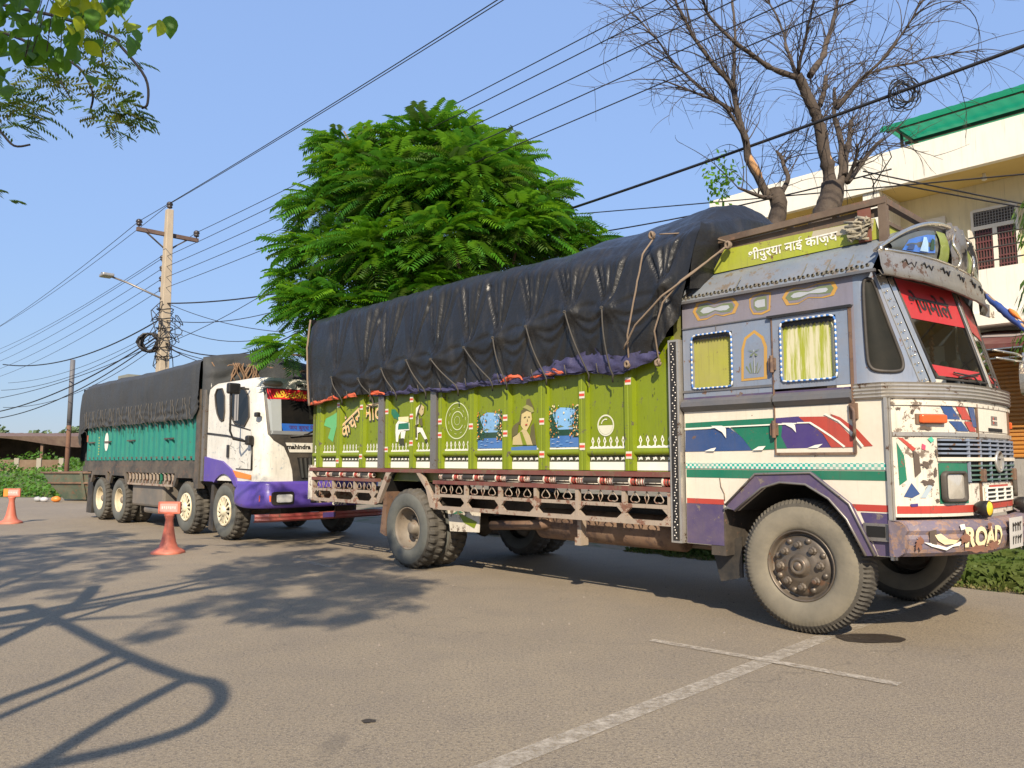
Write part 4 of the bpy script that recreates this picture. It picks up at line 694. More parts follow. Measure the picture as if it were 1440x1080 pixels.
dec('painted_leaf', [([(-4.42,.74),(-4.05,.64),(-4.1,.56),(-4.3,.62)], lime), ([(-4.55,.70),(-4.4,.76),(-4.3,.74)], stripegreen)], mg, .097)
m_ = MB(); m_.box(-2.42,-2.37,.06,.14,.56,.78); m_.box(-2.44,-2.36,.04,.16,.50,.58); m_.build('step_bracket', lattice, T1)
m_ = MB(); m_.prism(D['flap'], side(.14), 0, .02); m_.build('mud_flap', rubberblack, T1)
m_ = MB(); m_.prism([(-5.86,.95),(-5.80,.95),(-5.82,.36),(-5.95,.40)], side(0), 0, .5); m_.build('mud_flap', rust, T1)
m_ = MB(); m_.box(-.80,-.66,.0,.7,.55,1.0); m_.build('cab_step', darkmetal, T1)
# ---- cab shell
ai = D['arch_inner']
m_ = MB(); m_.prism([(-1.05,.63),(-.77,.63),(-.655,.955)] + ai + [(.72,.66),(.72,1.835),(-1.05,1.835)], side(0), 0, .03)
lower = m_.build('cab_side', white, T1)
m_ = MB(); m_.prism(D['arch_outer'] + [(p[0], p[1]) for p in ai[::-1]], side(0), -.05, .0); m_.tube([(p[0], -.05, p[1]) for p in D['arch_outer']], .012, 6); fen = m_.build('wheel_arch', purple, T1); m_ = MB(); m_.tube([(p[0], -.054, p[1]) for p in D['arch_outer']], .011, 6); m_.build('arch_trim', steel, fen); m_ = MB(); m_.tube([(p[0], -.052, p[1]) for p in ai], .010, 6); m_.build('arch_trim', steel, fen)
m_ = MB(); n = len(ai)
for i in range(n - 1):
    (a, b), (c, d) = ai[i], ai[i+1]; m_.add([(a,.031,b),(c,.031,d),(c,.75,d),(a,.75,b)], [(0,1,2,3)])
m_.add([(p[0], .74, p[1]) for p in ai], [tuple(range(n))]); m_.build('wheel_well', plain('black_well',(.010,.009,.008),.9,dust=.08), T1)
m_ = MB(); m_.prism([(-1.05,.63),(-.77,.63),(-.655,.955)] + ai + [(.72,.66),(.72,1.835),(-1.05,1.835)], side(WID), 0, -.03)
m_.box(-1.05,.5,WID-.03,WID,1.836,2.0); m_.box(-1.05,.5,WID-.03,WID,2.5,2.8); m_.box(-1.05,-.95,WID-.03,WID,2.0,2.5); m_.box(-.5,-.1,WID-.03,WID,2.0,2.5); m_.box(.4,.5,WID-.03,WID,2.0,2.5)
m_.build('cab_side', greyblue, T1)
m_ = MB(); m_.box(-1.05,-1.02,.031,WID-.031,.8,2.85); m_.box(-1.0,.70,.76,WID-.76,.80,1.05); m_.box(-1.0,-.62,.031,WID-.031,.95,1.0); m_.box(-1.0,.70,.031,WID-.031,1.28,1.31); m_.build('cab_floor', darkmetal, T1)
m_ = MB(); m_.box(-.75,-.15,.15,.95,1.32,1.75); m_.box(-.85,-.7,.15,.95,1.7,2.4); m_.box(-.75,-.15,1.3,2.2,1.32,1.75); m_.box(-.85,-.7,1.3,2.2,1.7,2.4)
m_.build('seat', plain('seat_vinyl',(.10,.02,.02),.5), T1, bev=.04)
m_ = MB(); m_.grid(20, 3, lambda u, v: (kc(.1+2.2*u)-.06-.30*v, .1+2.2*u, 1.93+.02*v)); m_.build('dashboard', black, T1)
m_ = MB(); ctr = Vector((.42,.62,2.02)); ua = Vector((0,1,0)); ub = Vector((.55,0,.83)).normalized()
m_.tube([ctr + ua*math.cos(q*.3142)*.23 + ub*math.sin(q*.3142)*.23 for q in range(20)], .014, 6, closed=True); m_.tube([ctr - ua*.22, ctr + ua*.22], .012, 5); m_.tube([ctr, ctr - Vector((-.2,0,.3))], .02, 6); m_.build('steering_wheel', black, T1)
# lower side decoration
dec('painted_stripes', [(D['sw_greenband'], stripegreen), (D['sw_blue'], navy), (D['sw_green'], stripegreen)], lower)
dec('painted_stripes', [(D['sw_red_out'], red)], lower)
chk = bpy.data.materials.new('teal_check_print'); nt, b = nodes_of(chk); tc = nt.nodes.new('ShaderNodeTexCoord'); mp = nt.nodes.new('ShaderNodeMapping'); mp.inputs['Location'].default_value = (.011,.5,.013)
ck = nt.nodes.new('ShaderNodeTexChecker'); ck.inputs['Scale'].default_value = 1/.0225; nt.links.new(tc.outputs['Object'], mp.inputs[0]); nt.links.new(mp.outputs[0], ck.inputs['Vector']); ck.inputs[1].default_value = (.02,.36,.29,1); ck.inputs[2].default_value = (.6,.62,.55,1)
wear = mix(nt, ramp(nt, noise_tex(nt, 2.2, 4), [(.5, BLK), (.64, (.85,)*3)]), ck.outputs[0], (.5,.47,.40)); nt.links.new(wear, b.inputs['Base Color']); b.inputs['Roughness'].default_value = .4
m_ = MB(); m_.box(-1.04,.715,-.008,-.0005,1.295,1.345); m_.build('checkered_band', chk, T1)
dec('painted_stripes', [(rect(-1.04,.715,1.215,1.285), stripegreen)], lower)
dec('painted_stripes', [(rect(-1.04,-.665,.985,1.03), red), (rect(-1.045,-.67,.635,.983), purple)], lower, label='red and purple skirt behind the front wheel')
dec('painted_stripes', [([(.435,1.035),(.715,1.035),(.715,.985),(.475,.985)], red), ([(.50,.975),(.715,.975),(.715,.665),(.62,.665)], purple)], lower)
m_ = MB(); m_.box(.52,.70,-.018,-.006,.78,.90, 0); m_.box(.545,.68,-.022,-.0185,.80,.88, 1); m_.box(.50,.71,-.03,-.019,.772,.782,0); m_.build('side_vent', [steel, hole], T1)
m_ = MB(); m_.tube([(-.70,-.004,1.215),(-.69,-.006,1.14),(-.66,-.004,1.08),(-.655,-.006,1.02)], .004, 4); m_.build('crack', rust, T1)
# waist: lilac band, slate ledge
m_ = MB(); m_.box(-1.05,.48,-.002,.03,1.836,1.93); m_.build('waist_band', purple, T1)
m_ = MB()
for a, c in ((-1.05,-.172), (-.155,.478)): m_.prism([(-.004,1.915),(-.055,1.885),(-.06,1.845),(-.004,1.80)], lambda y, z, d: (d, y, z), a, c)
m_.build('waist_ledge', ledge, T1)
# upper side with real window openings
def wall_with_holes(mbx, s0, s1, z0, z1, holes, y0=0, y1=.03):
    xs = [s0] + [q for h in holes for q in h[:2]] + [s1]
    for i in range(0, len(xs), 2): mbx.box(xs[i], xs[i+1], y0, y1, z0, z1)
    for a, c, b_, d in holes: mbx.box(a, c, y0, y1, z0, b_); mbx.box(a, c, y0, y1, d, z1)
WIN = [(-.95,-.545,2.005,2.49), (-.085,.375,2.005,2.505)]
m_ = MB(); wall_with_holes(m_, -1.05, -.172, 1.931, 2.56, WIN[:1]); m_.build('cab_upper_side', greyblue, T1)
m_ = MB(); m_.box(.49,.515,0,.03,1.931,2.8); m_.box(-1.05,.49,.0,.03,2.565,2.80); m_.build('cab_upper_side', lilac, T1)
# door
m_ = MB(); wall_with_holes(m_, -.16, .478, 1.95, 2.545, WIN[1:], -.012, .025); door = m_.build('door', greyblue, T1)
m_ = MB(); m_.box(-.162,.482,-.008,-.0005,1.425,1.80); dl = m_.build('door_panel', white, door, bev=.003)
dec('painted_stripes', [(D['sw_purple'], violet), ([(-.155,1.655),(-.155,1.461),(-.065,1.461),(-.113,1.558),(-.1,1.657)], stripegreen), ([(-.155,1.712),(.043,1.718),(.095,1.665),(-.155,1.662)], violet), (D['sw_red_in'], red), ([(.30,1.729),(.38,1.697),(.475,1.62),(.475,1.57),(.445,1.585),(.355,1.667)], red)], door, -.0095)
fl = MB()
for k_ in ('fin1','fin2','fin3','fin4','fin5'): fl.add([(u, -.017, v) for u, v in D[k_]], [tuple(range(len(D[k_])))])
for zz, th in ((1.656,.011),): fl.add([(-1.04,-.0165,zz-th),(.02,-.0165,zz),(.02,-.0165,zz+th),(-1.04,-.0165,zz)], [(0,1,2,3)])
arc = [(.02,1.661),(.13,1.66),(.20,1.615),(.30,1.545),(.40,1.463)]
fl.add([(u,-.0165,v) for u, v in arc] + [(u+.012,-.0165,v+.010) for u, v in arc[::-1]], [tuple(range(10))])
fl.add([(u,-.0165,v) for u, v in [(.25,1.725),(.36,1.665),(.45,1.58),(.535,1.468)]] + [(u+.016,-.0165,v+.006) for u, v in [(.25,1.725),(.36,1.665),(.45,1.58),(.535,1.468)][::-1]], [tuple(range(8))])
fl.build('painted_fins', whitepaint, T1, fix=False)
m_ = MB(); m_.beam((-.165,-.008,1.42),(-.165,-.008,2.55),.012,.012); m_.beam((.485,-.012,1.42),(.485,-.012,2.55),.016,.02); m_.beam((-.17,-.01,1.418),(.49,-.01,1.418),.014,.02); m_.build('door_seam', rust, door)
m_ = MB(); m_.beam((-.20,-.015,2.555),(.50,-.015,2.555),.03,.022); m_.build('door_rain_strip', black, door)
for zz in (1.62, 2.16): m_ = MB(); m_.box(-.195,-.135,-.035,-.001,zz-.05,zz+.05); m_.lathe([(.018,-.07),(.018,.07)], 8, (-.165,-.032,zz)); m_.build('hinge', rust, door)
m_ = MB(); m_.tube([(.47,-.03,1.78),(.50,-.05,1.74),(.50,-.05,1.58),(.48,-.03,1.54)], .013, 6); m_.box(.455,.515,-.03,-.001,1.68,1.80); m_.build('handle', rust, door)
def rope_frame(name, a, c, b_, d, parent, y):
    pts = []; r = .045
    def seg(p, q):
        n = max(1, int((Vector(q) - Vector(p)).length / .022))
        return [(p[0] + (q[0]-p[0])*i/n, p[1] + (q[1]-p[1])*i/n) for i in range(n)]
    cs = [(a+r, b_), (c-r, b_), (c-.008, b_+.008), (c, b_+r), (c, d-r), (c-.012, d-.012), (c-r, d), (a+r, d), (a+.012, d-.012), (a, d-r), (a, b_+r), (a+.008, b_+.008)]
    for i in range(len(cs)): pts += seg(cs[i], cs[(i+1) % len(cs)])
    m_ = MB(); n = len(pts)
    for i, (u, v) in enumerate(pts):
        q = pts[(i+1) % n]; m_.tube([(u, y, v), ((u+q[0])/2, y-.003, (v+q[1])/2), (q[0], y, q[1])], [.006, .0095, .006], 6, mi=i % 2, caps=False)
    return m_.build(name, [plain('rope_blue',(.03,.16,.50)), plain('rope_white',(.62,.64,.66))], parent)
boardgreen = paint('yellow_green_board', (.33,.33,.045), .6, .15, .4, var=.18)
stained = bpy.data.materials.new('lime_wash_stained'); nt, b = nodes_of(stained)
nt.links.new(mix(nt, ramp(nt, noise_tex(nt, 9, 5, .7, stretch=(2.6,2.6,.16)), [(.45, BLK), (.58, WHT)]), (.30,.33,.03), (.56,.53,.36)), b.inputs['Base Color']); b.inputs['Roughness'].default_value = .6
for (a, c, b_, d), par, mt in ((WIN[0], T1, boardgreen), (WIN[1], door, stained)):
    m_ = MB(); m_.box(a-.02, c+.02, .031 if par is T1 else .026, .045, b_-.02, d+.02); win = m_.build('window', mt, par)
    rope_frame('window_frame', a, c, b_, d, win, -.012 if par is T1 else -.022)
    m_ = MB(); n = 13; w_ = (c-a)/n; y = .012
    for q in range(n): m_.add([(a+q*w_, y, d), (a+(q+1)*w_, y, d), (a+(q+1)*w_, y, d-.035), (a+(q+.5)*w_, y-.003, d-.055), (a+q*w_, y, d-.035)], [(0,1,2,3,4)])
    m_.build('window_fringe', black, win, fix=False)
dec('painted_arch', [(D['archm'], ochre), (D['archmi'], greyblue)] + [([(-.345+dx,2.10),(-.335+dx,2.10),(-.335+dx*2.1,2.10+h),(-.345+dx*2.1,2.10+h*.8)], ornagreen) for dx, h in ((-.035,.07),(-.018,.10),(0,.13),(.018,.10),(.035,.07))] + [([(-.337,2.1),(-.331,2.1),(-.331,2.30),(-.337,2.30)], ornablue)] + [([(-.334,2.28),(-.334+dx,2.28+dz),(-.334+dx*.4,2.275+dz)], ornagreen) for dx, dz in ((-.06,.02),(.06,.02),(-.04,-.03),(.04,-.03),(.0,.05))], T1, -.003)
for a_, i_ in (('or1','or1i'), ('or2','or2i'), ('or3','or3i')):
    P = D[a_]; Q = D[i_]; cx = sum(q[0] for q in Q)/len(Q); cz = sum(q[1] for q in Q)/len(Q)
    dec('painted_cartouche', [(P, ochre), ([(cx+(u-cx)*.86, cz+(v-cz)*.82) for u, v in P], lilac), (Q, ornagreen), ([(cx+(u-cx)*.78, cz+(v-cz)*.55) for u, v in Q], ornablue)], T1, -.003)
m_ = MB(); m_.beam((-1.05,-.006,2.563),(.51,-.006,2.563),.010,.010); m_.beam((-.70,-.004,2.50),(-.70,-.004,2.56),.006,.006); m_.beam((-1.05,-.004,1.985),(-.17,-.004,1.985),.008,.02); m_.build('panel_seam', ledge, T1)
# front corner with its quarter light (ruled between the door post and the windscreen pillar)
def corner(u, v, off=0):
    z = 1.95 + .86*v; p0 = Vector((.515, 0, z)); p1 = Vector((.885 - .235*v, .27 - .16*v, z)); pm = Vector((.515 + .20*(1-v*.35), -.008, z)) 
    q = p0*(1-u)**2 + pm*2*u*(1-u) + p1*u*u
    d = (p1 - p0); nn = Vector((d.y, -d.x, 0)).normalized() if d.length else Vector((0,-1,0))
    return q + nn*off
m_ = MB(); m_.grid(14, 10, lambda u, v: corner(u, v)); m_.grid(14, 6, lambda u, v: (lambda a, b: Vector((a.x*(1-v)+b.x*v, a.y, 1.95-.12*v)))(corner(u, 0), Vector((.515 + .37*u, 0, 0)))); m_.build('cab_corner', greyblue, T1)
qo = [(.30,.88),(.38,.93),(.62,.93),(.72,.86),(.84,.26),(.82,.14),(.74,.09),(.34,.10),(.24,.15),(.22,.24),(.25,.66)]
def smooth_poly(P, k=3):
    for _ in range(k):
        Q = []
        for i in range(len(P)):
            a, b_ = Vector(P[i]), Vector(P[(i+1) % len(P)]); Q += [tuple(a*.75+b_*.25), tuple(a*.25+b_*.75)]
        P = Q
    return P
qs = smooth_poly(qo, 2)
m_ = MB(); cq = (sum(p[0] for p in qs)/len(qs), sum(p[1] for p in qs)/len(qs)); n = len(qs); m_.add([corner(cq[0]+(u-cq[0])*k/6, cq[1]+(v-cq[1])*k/6, .006) for k in range(6, 0, -1) for u, v in qs] + [corner(*cq, .006)], [(j*n+i, j*n+(i+1) % n, (j+1)*n+(i+1) % n, (j+1)*n+i) for j in range(5) for i in range(n)] + [(5*n+i, 5*n+(i+1) % n, 6*n) for i in range(n)], sm=True); qw = m_.build('quarter_window', plain('tinted_pane',(.012,.013,.011),.4,dust=.05,bmp=0), T1, fix=False); MATS['tinted_pane'].node_tree.nodes['Principled BSDF'].inputs['Specular IOR Level'].default_value = .12
m_ = MB(); m_.tube([corner(u, v, .008) for u, v in qs], .014, 6, closed=True); m_.build('window_seal', rubberblack, qw)
m_ = MB(); m_.grid(14, 10, lambda u, v: (lambda p: (p.x, WID - p.y, p.z))(corner(u, v))); m_.build('cab_corner', greyblue, T1)
# pillars
def pil(m_, a, b_, w, y0=0):
    m_.beam(a, b_, w, .03, up=(.7,-.7,.3))
m_ = MB()
for f in (lambda p: p, lambda p: (p[0], WID - p[1], p[2])):
    m_ = MB(); m_.beam(f((.895,.285,1.95)), f((.665,.125,2.80)), .075, .03, up=(.72,-.66 if f((0,0,0))[1] == 0 else .66,.2)); m_.beam(f((.935,.36,1.95)), f((.70,.225,2.78)), .04, .03, up=(.72,-.66 if f((0,0,0))[1] == 0 else .66,.2)); m_.build('windscreen_pillar', chrome, T1, bev=.004)
m_ = MB(); m_.beam((1.085,1.2,1.95),(.865,1.2,2.76), .055,.03, up=(1,0,.2)); m_.build('windscreen_pillar', chrome, T1, bev=.004)
m_ = MB()
for q in range(14):
    t = q/13; p = Vector((.905,.268,1.97)).lerp(Vector((.675,.11,2.78)), t) + Vector((.012,-.012,0)); m_.lathe([(.009,0),(.007,.006),(0,.007)], 6, p, (.7,-.7,0))
m_.build('rivets', chrome, T1, kind='stuff')
# windscreen
def wsp(u, v, right=False, off=0.0):
    a = Vector((.945,.385,1.98)).lerp(Vector((1.075,1.165,1.98)), u); b_ = Vector((.705,.245,2.80)).lerp(Vector((.855,1.165,2.80)), u); p = a.lerp(b_, v)
    n = Vector((.95,-.18,.27)).normalized(); p = p + n*off
    return Vector((p.x, WID - p.y, p.z)) if right else p
for rt in (False, True):
    m_ = MB(); m_.grid(4, 4, lambda u, v: wsp(u, v, rt)); ws = m_.build('windscreen', darkglass, T1, fix=False)
    m_ = MB(); m_.add([wsp(.03,.585,rt,.004), wsp(.97,.585,rt,.004), wsp(.97,.985,rt,.004), wsp(.03,.985,rt,.004)], [(0,1,2,3)]); m_.build('sun_strip', plain('painted_shade_red_film',(.42,.018,.022),.4,dust=.12), ws, fix=False)  # darker red: shade under visor and glass put into the colour
    m_ = MB(); m_.add([wsp(.08,.035,rt,.004), wsp(.92,.035,rt,.004), wsp(.92,.12,rt,.004), wsp(.02,.14,rt,.004)], [(0,1,2,3)]); m_.build('sun_strip', plain('painted_shade_red_film',(.42,.018,.022),.4,dust=.12), ws, fix=False)
    m_ = MB(); m_.tube([wsp(u, v, rt, .004) for u, v in ((.01,.01),(.99,.01),(.99,.99),(.01,.99))], .012, 6, closed=True); m_.build('windscreen_seal', rubberblack, ws)
    m_ = MB(); m_.tube([wsp(.80,-.02,rt,.02), wsp(.70,.05,rt,.03), wsp(.36,.075,rt,.02)], .007, 5); m_.tube([wsp(.42,.03,rt,.02), wsp(.86,.09,rt,.022)], .008, 5); m_.build('wiper', black, ws)
    if not rt: text('lettering', 'शेणमोले', black, ws, lambda u, v: wsp(.46+u/.82, .735+v/.85, False, .008), .20, offset=.004, sx=.95)
m_ = MB()   # tassels and a doll behind the glass
for q in range(5):
    for k_ in range(9): m_.lathe([(.0,-.016),(.016,0),(0,.016)], 6, (.72+.02*q, 1.0-.05*q, 2.52-.045*k_-.02*q))
m_.build('hanging_garland', plain('garland_orange',(.5,.13,.03)), T1)
m_ = MB(); m_.lathe([(.0,-.06),(.045,-.05),(.05,0),(.035,.03),(.045,.06),(.03,.10),(0,.11)], 10, (.90,1.03,2.08)); m_.build('dashboard_figure', plain('figure_cream',(.5,.42,.3)), T1)
m_ = MB(); m_.lathe([(0,-.04),(.03,-.02),(.035,.0),(.02,.03),(0,.035)], 10, (.84,.92,2.14)); m_.build('dashboard_figure', plain('figure_teal',(.02,.25,.25)), T1)
# corrugated waist moulding round the nose
path = [(.49,-.014),(.6,-.016),(.70,-.018)] + [(kc(i/24*2.4)+.018, i/24*2.4) for i in range(25)]
zz = [1.825+.0135*i for i in range(10)]
m_ = MB(); m_.grid(len(path)-1, 9, lambda u, v: (lambda i, j: (path[i][0] + (.012 if j % 2 else 0)*(1 if i > 2 else 0), path[i][1] - (.012 if j % 2 and i <= 3 else 0), zz[j]))(int(round(u*(len(path)-1))), int(round(v*9))), sm=False)
m_.add([(p[0], p[1], 1.947) for p in path] + [(p[0]-.10, p[1] + (.08 if i < 4 else 0), 1.955) for i, p in enumerate(path)], [(i, i+1, len(path)+i+1, len(path)+i) for i in range(len(path)-1)])
m_.build('waist_moulding', alu, T1)
# nose
m_ = MB(); m_.grid(48, 12, lambda u, v: (kc(2.4*u), 2.4*u, .95 + .875*v)); nose = m_.build('nose_panel', white_worn, T1)
m_ = MB(); m_.beam((.722,-.006,.64),(.722,-.006,1.83),.034,.022); m_.beam((.742,.008,.64),(.742,.008,1.83),.012,.012); m_.build('corner_strip', alu, T1)
def fbar(name, l0, l1, z0, z1, off, mt, par=None, d=.012):
    m_ = MB(); n = max(2, int((l1-l0)/.06)); pts = [(l0 + (l1-l0)*i/n) for i in range(n+1)]
    vs = [(kc(l)+o, l, z) for l in pts for o, z in ((off, z0), (off+d, z0), (off+d, z1), (off, z1))]
    fs = [(i*4+j, i*4+(j+1) % 4, i*4+4+(j+1) % 4, i*4+4+j) for i in range(n) for j in range(4)] + [(0,1,2,3), (n*4+3, n*4+2, n*4+1, n*4)]
    return m_.add(vs, fs).build(name, mt, par or T1)
fbar('trim_strip', .02, 2.38, 1.545, 1.575, .003, alu)
fbar('trim_strip', .02, 2.38, 1.775, 1.80, .003, white_worn)
for l in (.79, 1.61): fbar('panel_seam', l-.008, l+.008, 1.0, 1.80, .004, rust)
def slant(a, b_, c, d, z0, z1): return [(a, z1), (b_, z1), (d, z0), (c, z0)]
fdec('painted_stripes', [(slant(.36,.47,.42,.56,1.675,1.775), navy), (slant(.43,.57,.52,.66,1.585,1.66), navy), (slant(.51,.62,.58,.70,1.675,1.775), red), (slant(.60,.71,.67,.77,1.585,1.66), red), (slant(.66,.75,.72,.78,1.62,1.775), navy)], nose)
fdec('painted_stripes', [(slant(1.65,1.72,1.62,1.70,1.62,1.775), navy), (slant(1.76,1.87,1.70,1.82,1.60,1.775), red), (slant(1.92,2.03,1.86,1.98,1.60,1.775), navy)], nose)
fdec('painted_fragments', [([(.045,1.50),(.085,1.40),(.095,1.22),(.05,1.18)], stripegreen), ([(.05,1.535),(.14,1.43),(.16,1.45),(.08,1.53)], red), ([(.07,1.10),(.12,1.20),(.17,1.12),(.12,1.09)], navy), ([(.17,1.09),(.24,1.20),(.26,1.17),(.21,1.09)], plain('pale_blue_paint',(.35,.42,.46))), ([(.20,1.49),(.225,1.475),(.22,1.44),(.195,1.45)], plain('pink_paint',(.6,.05,.12))), ([(.24,1.525),(.27,1.54),(.29,1.515),(.265,1.495)], plain('mint_paint',(.05,.45,.30))), ([(.10,1.045),(.15,1.05),(.15,1.03),(.11,1.025)], violet)], nose)
chip = plain('bare_rust',(.085,.06,.045),.7)
def ragged(cx, cz, rx, rz, sd):
    g = random.Random(sd); P = []
    for q in range(22): t = q*.2856; k = g.uniform(.45,1.25); P.append((cx + rx*k*math.cos(t), cz + rz*k*math.sin(t)))
    return P
for pt_ in [([(.135,1.44),(.17,1.41),(.18,1.28),(.14,1.24)], chip), (ragged(.215,1.335,.045,.025,1), chip), (ragged(.225,1.20,.05,.025,5), chip), (ragged(.255,1.36,.02,.015,8), chip), (ragged(.10,1.535,.014,.012,12), chip), (ragged(.30,1.42,.012,.03,15), chip), (ragged(.285,1.28,.014,.04,18), chip), (ragged(.22,1.605,.06,.016,21), chip), (ragged(.145,1.73,.012,.02,25), chip), (ragged(.29,1.07,.02,.018,28), chip), (ragged(.06,1.75,.02,.012,31), chip), (ragged(1.9,1.12,.06,.02,41), chip)]: fdec('bare_patch', [pt_], nose, .0125)
fdec('painted_stripes', [(rect(.03,.76,.975,1.03), red), (rect(1.64,2.37,.975,1.03), red)], nose)
# nose centre hatch with emblem and slot
fdec('hatch_panel', [(rect(.82,1.58,1.59,1.79), white)], nose, .007)
fdec('badge', [(rect(1.10,1.26,1.645,1.72), steel), (rect(1.14,1.17,1.655,1.71), red), (rect(1.19,1.22,1.655,1.71), ledge), (rect(1.12,1.25,1.678,1.688), white)], nose, .009)
fbar('hatch_slot', 1.02, 1.38, 1.595, 1.622, .006, hole, d=.006)
# grille
m_ = MB(); m_.grid(30, 2, lambda u, v: (kc(.32+1.76*u)+.003, .32+1.76*u, 1.385+.145*v)); m_.grid(24, 2, lambda u, v: (kc(.62+1.16*u)+.003, .62+1.16*u, 1.195+.16*v)); grille = m_.build('grille', hole, T1, fix=False)
for z in (1.517, 1.484, 1.451, 1.418): fbar('slat', .32, 2.08, z-.007, z+.007, .004, greyblue, grille, .022)
for z in (1.325, 1.289, 1.253, 1.217): fbar('slat', .62, 1.78, z-.006, z+.006, .004, paint('green_slat',(.06,.15,.12),.5,.4,.3), grille, .022)
for l in (.62, .80, 1.0, 1.2, 1.4, 1.6, 1.78): fbar('mullion', l-.008, l+.008, 1.20, 1.53, .006, greyblue, grille, .016)
fbar('grille_bar', .31, 2.09, 1.36, 1.388, .008, white, grille, .022)
m_ = MB(); m_.lathe([(.085,0),(.088,.012),(.076,.02),(.07,.012),(.0,.014)], 24, (kc(1.14)+.03,1.14,1.355), (1,-.05,0)); m_.beam((kc(1.14)+.05,1.14,1.30),(kc(1.14)+.05,1.14,1.39),.02,.012); m_.beam((kc(1.14)+.05,1.09,1.385),(kc(1.14)+.05,1.19,1.385),.016,.012); m_.build('badge', alu, grille)
for l in (.79, 1.61): m_ = MB(); m_.box(kc(l)+.01, kc(l)+.05, l-.025, l+.025, 1.20, 1.30); m_.build('latch', rust, grille, bev=.008)
# headlamps
for l0 in (.315, 1.825):
    fdec('lamp_surround', [(rect(l0, l0+.29, 1.045, 1.345), stripegreen)], nose, .006, label='green painted headlamp surround')
    lc = l0 + .12 if l0 < 1 else l0 + .15; k0 = kc(lc)
    def hp(a, b_, d): return (k0 + .012 + d + (kc(lc + a) - k0) * .8, lc + a, 1.17 + b_)
    def rr_(w, h, r, n=5):
        P = []
        for cx, cy, t0 in ((w-r,h-r,0),(-w+r,h-r,90),(-w+r,-h+r,180),(w-r,-h+r,270)):
            P += [(cx + r*math.cos(R(t0+90*i/n)), cy + r*math.sin(R(t0+90*i/n))) for i in range(n+1)]
        return P
    A, B, C = rr_(.125,.115,.04), rr_(.11,.10,.035), rr_(.10,.09,.03); n = len(A)
    m_ = MB(); m_.add([hp(*p, 0) for p in A] + [hp(*p, .03) for p in A] + [hp(*p, .035) for p in B] + [hp(*p, .012) for p in C], [(j*n+i, j*n+(i+1) % n, (j+1)*n+(i+1) % n, (j+1)*n+i) for j in range(3) for i in range(n)], sm=True)
    hl = m_.build('headlight', rubberblack, T1)
    m_ = MB(); vs = []
    for q in range(5): vs += [hp(p[0]*(1-q/5), p[1]*(1-q/5), .014 + .016*math.sin(q/5*1.57)) for p in C]
    vs.append(hp(0,0,.03)); m_.add(vs, [(j*n+i, j*n+(i+1) % n, (j+1)*n+(i+1) % n, (j+1)*n+i) for j in range(4) for i in range(n)] + [(4*n+i, 4*n+(i+1) % n, 5*n) for i in range(n)], sm=True)
    m_.build('lens', lens, hl)
# indicators
for lc in (.27, 2.13):
    fbar('indicator', lc-.105, lc+.105, 1.635, 1.71, .004, rust, d=.012); o = fbar('indicator_lens', lc-.095, lc+.095, 1.64, 1.705, .016, amber, d=.035); b_ = o.modifiers.new('bevel','BEVEL'); b_.width = .012; b_.segments = 3
# lower vent
fdec('lower_panel', [(rect(.80,1.60,.99,1.175), white), (rect(.80,1.60,.99,1.045), red), (rect(.95,1.45,1.155,1.172), red)], nose, .008)
m_ = MB(); m_.grid(10, 1, lambda u, v: (kc(.86+.68*u)+.014, .86+.68*u, 1.05+.10*v)); lv = m_.build('lower_vent', hole, T1, fix=False)
for z in (1.05, 1.083, 1.116, 1.15): fbar('slat', .85, 1.55, z-.006, z+.006, .012, whitepaint, lv, .012)
for l in (.86, 1.09, 1.31, 1.54): fbar('mullion', l-.01, l+.01, 1.045, 1.155, .013, whitepaint, lv, .013)
# bumper
bp = [(.0,.93),(.05,.925),(.085,.90),(.10,.86),(.085,.83),(.095,.80),(.085,.74),(.07,.70),(.03,.672),(0,.672)]
m_ = MB(); m_.grid(50, len(bp)-1, lambda u, v: (lambda l, q: (kc(max(0,min(2.4,l)))*.92 + .085 + (.02 if 0 < l < 2.4 else 0) + q[0], l, q[1] + .012*nz(l*2.1, 3)))(-.06 + 2.52*u, bp[int(round(v*(len(bp)-1)))]), sm=False)
m_.add([(kc(0)*.92+.085+q[0], -.06, q[1]) for q in bp] + [(.715,-.05,.672),(.715,-.05,.93)], [tuple(range(len(bp)+2))])
bumper_m = paint('battered_bumper', (.14,.115,.16), .55, .70, .5, var=.45, chipcol=(.16,.10,.075), scale=1.3, bmp=.4)
bumper = m_.build('bumper', bumper_m, T1)
def BP(l, z): return (kc(max(0,min(2.4,l)))*.92 + .085 + .02 + (.105 if z > .775 else .098), l, z)
text('lettering', 'ROAD', cream, bumper, BP, .19, 0, .008, 0, (.585,.80), .88)
text('lettering', 'ROAD', rust, bumper, lambda l, z: (lambda p: (p[0]-.004, p[1]+.012, p[2]-.012))(BP(l, z)), .19, 0, .012, 0, (.585,.80), .88)
text('lettering', 'W', cream, bumper, BP, .19, 0, .004, 0, (1.72,.82), .9)
def bdec(name, polys, off):
    m_ = MB(); mats = []
    for i, (p, mt) in enumerate(polys):
        if mt not in mats: mats.append(mt)
        m_.add([(lambda q: (q[0]+off+.0012*i, q[1], q[2]))(BP(u, v)) for u, v in p], [tuple(range(len(p)))], mats.index(mt))
    return m_.build(name, mats, bumper, fix=False)
bdec('painted_scroll', [([(.12,.83),(.16,.84),(.21,.80),(.28,.79),(.32,.82),(.27,.765),(.19,.76),(.14,.79)], cream), ([(.05,.78),(.12,.77),(.2,.74),(.3,.75),(.33,.79),(.2,.72),(.1,.75)], whitepaint), ([(.085,.86),(.13,.87),(.135,.76),(.09,.77)], chip), ([(.30,.90),(.34,.905),(.35,.87),(.31,.86)], whitepaint)], .003)
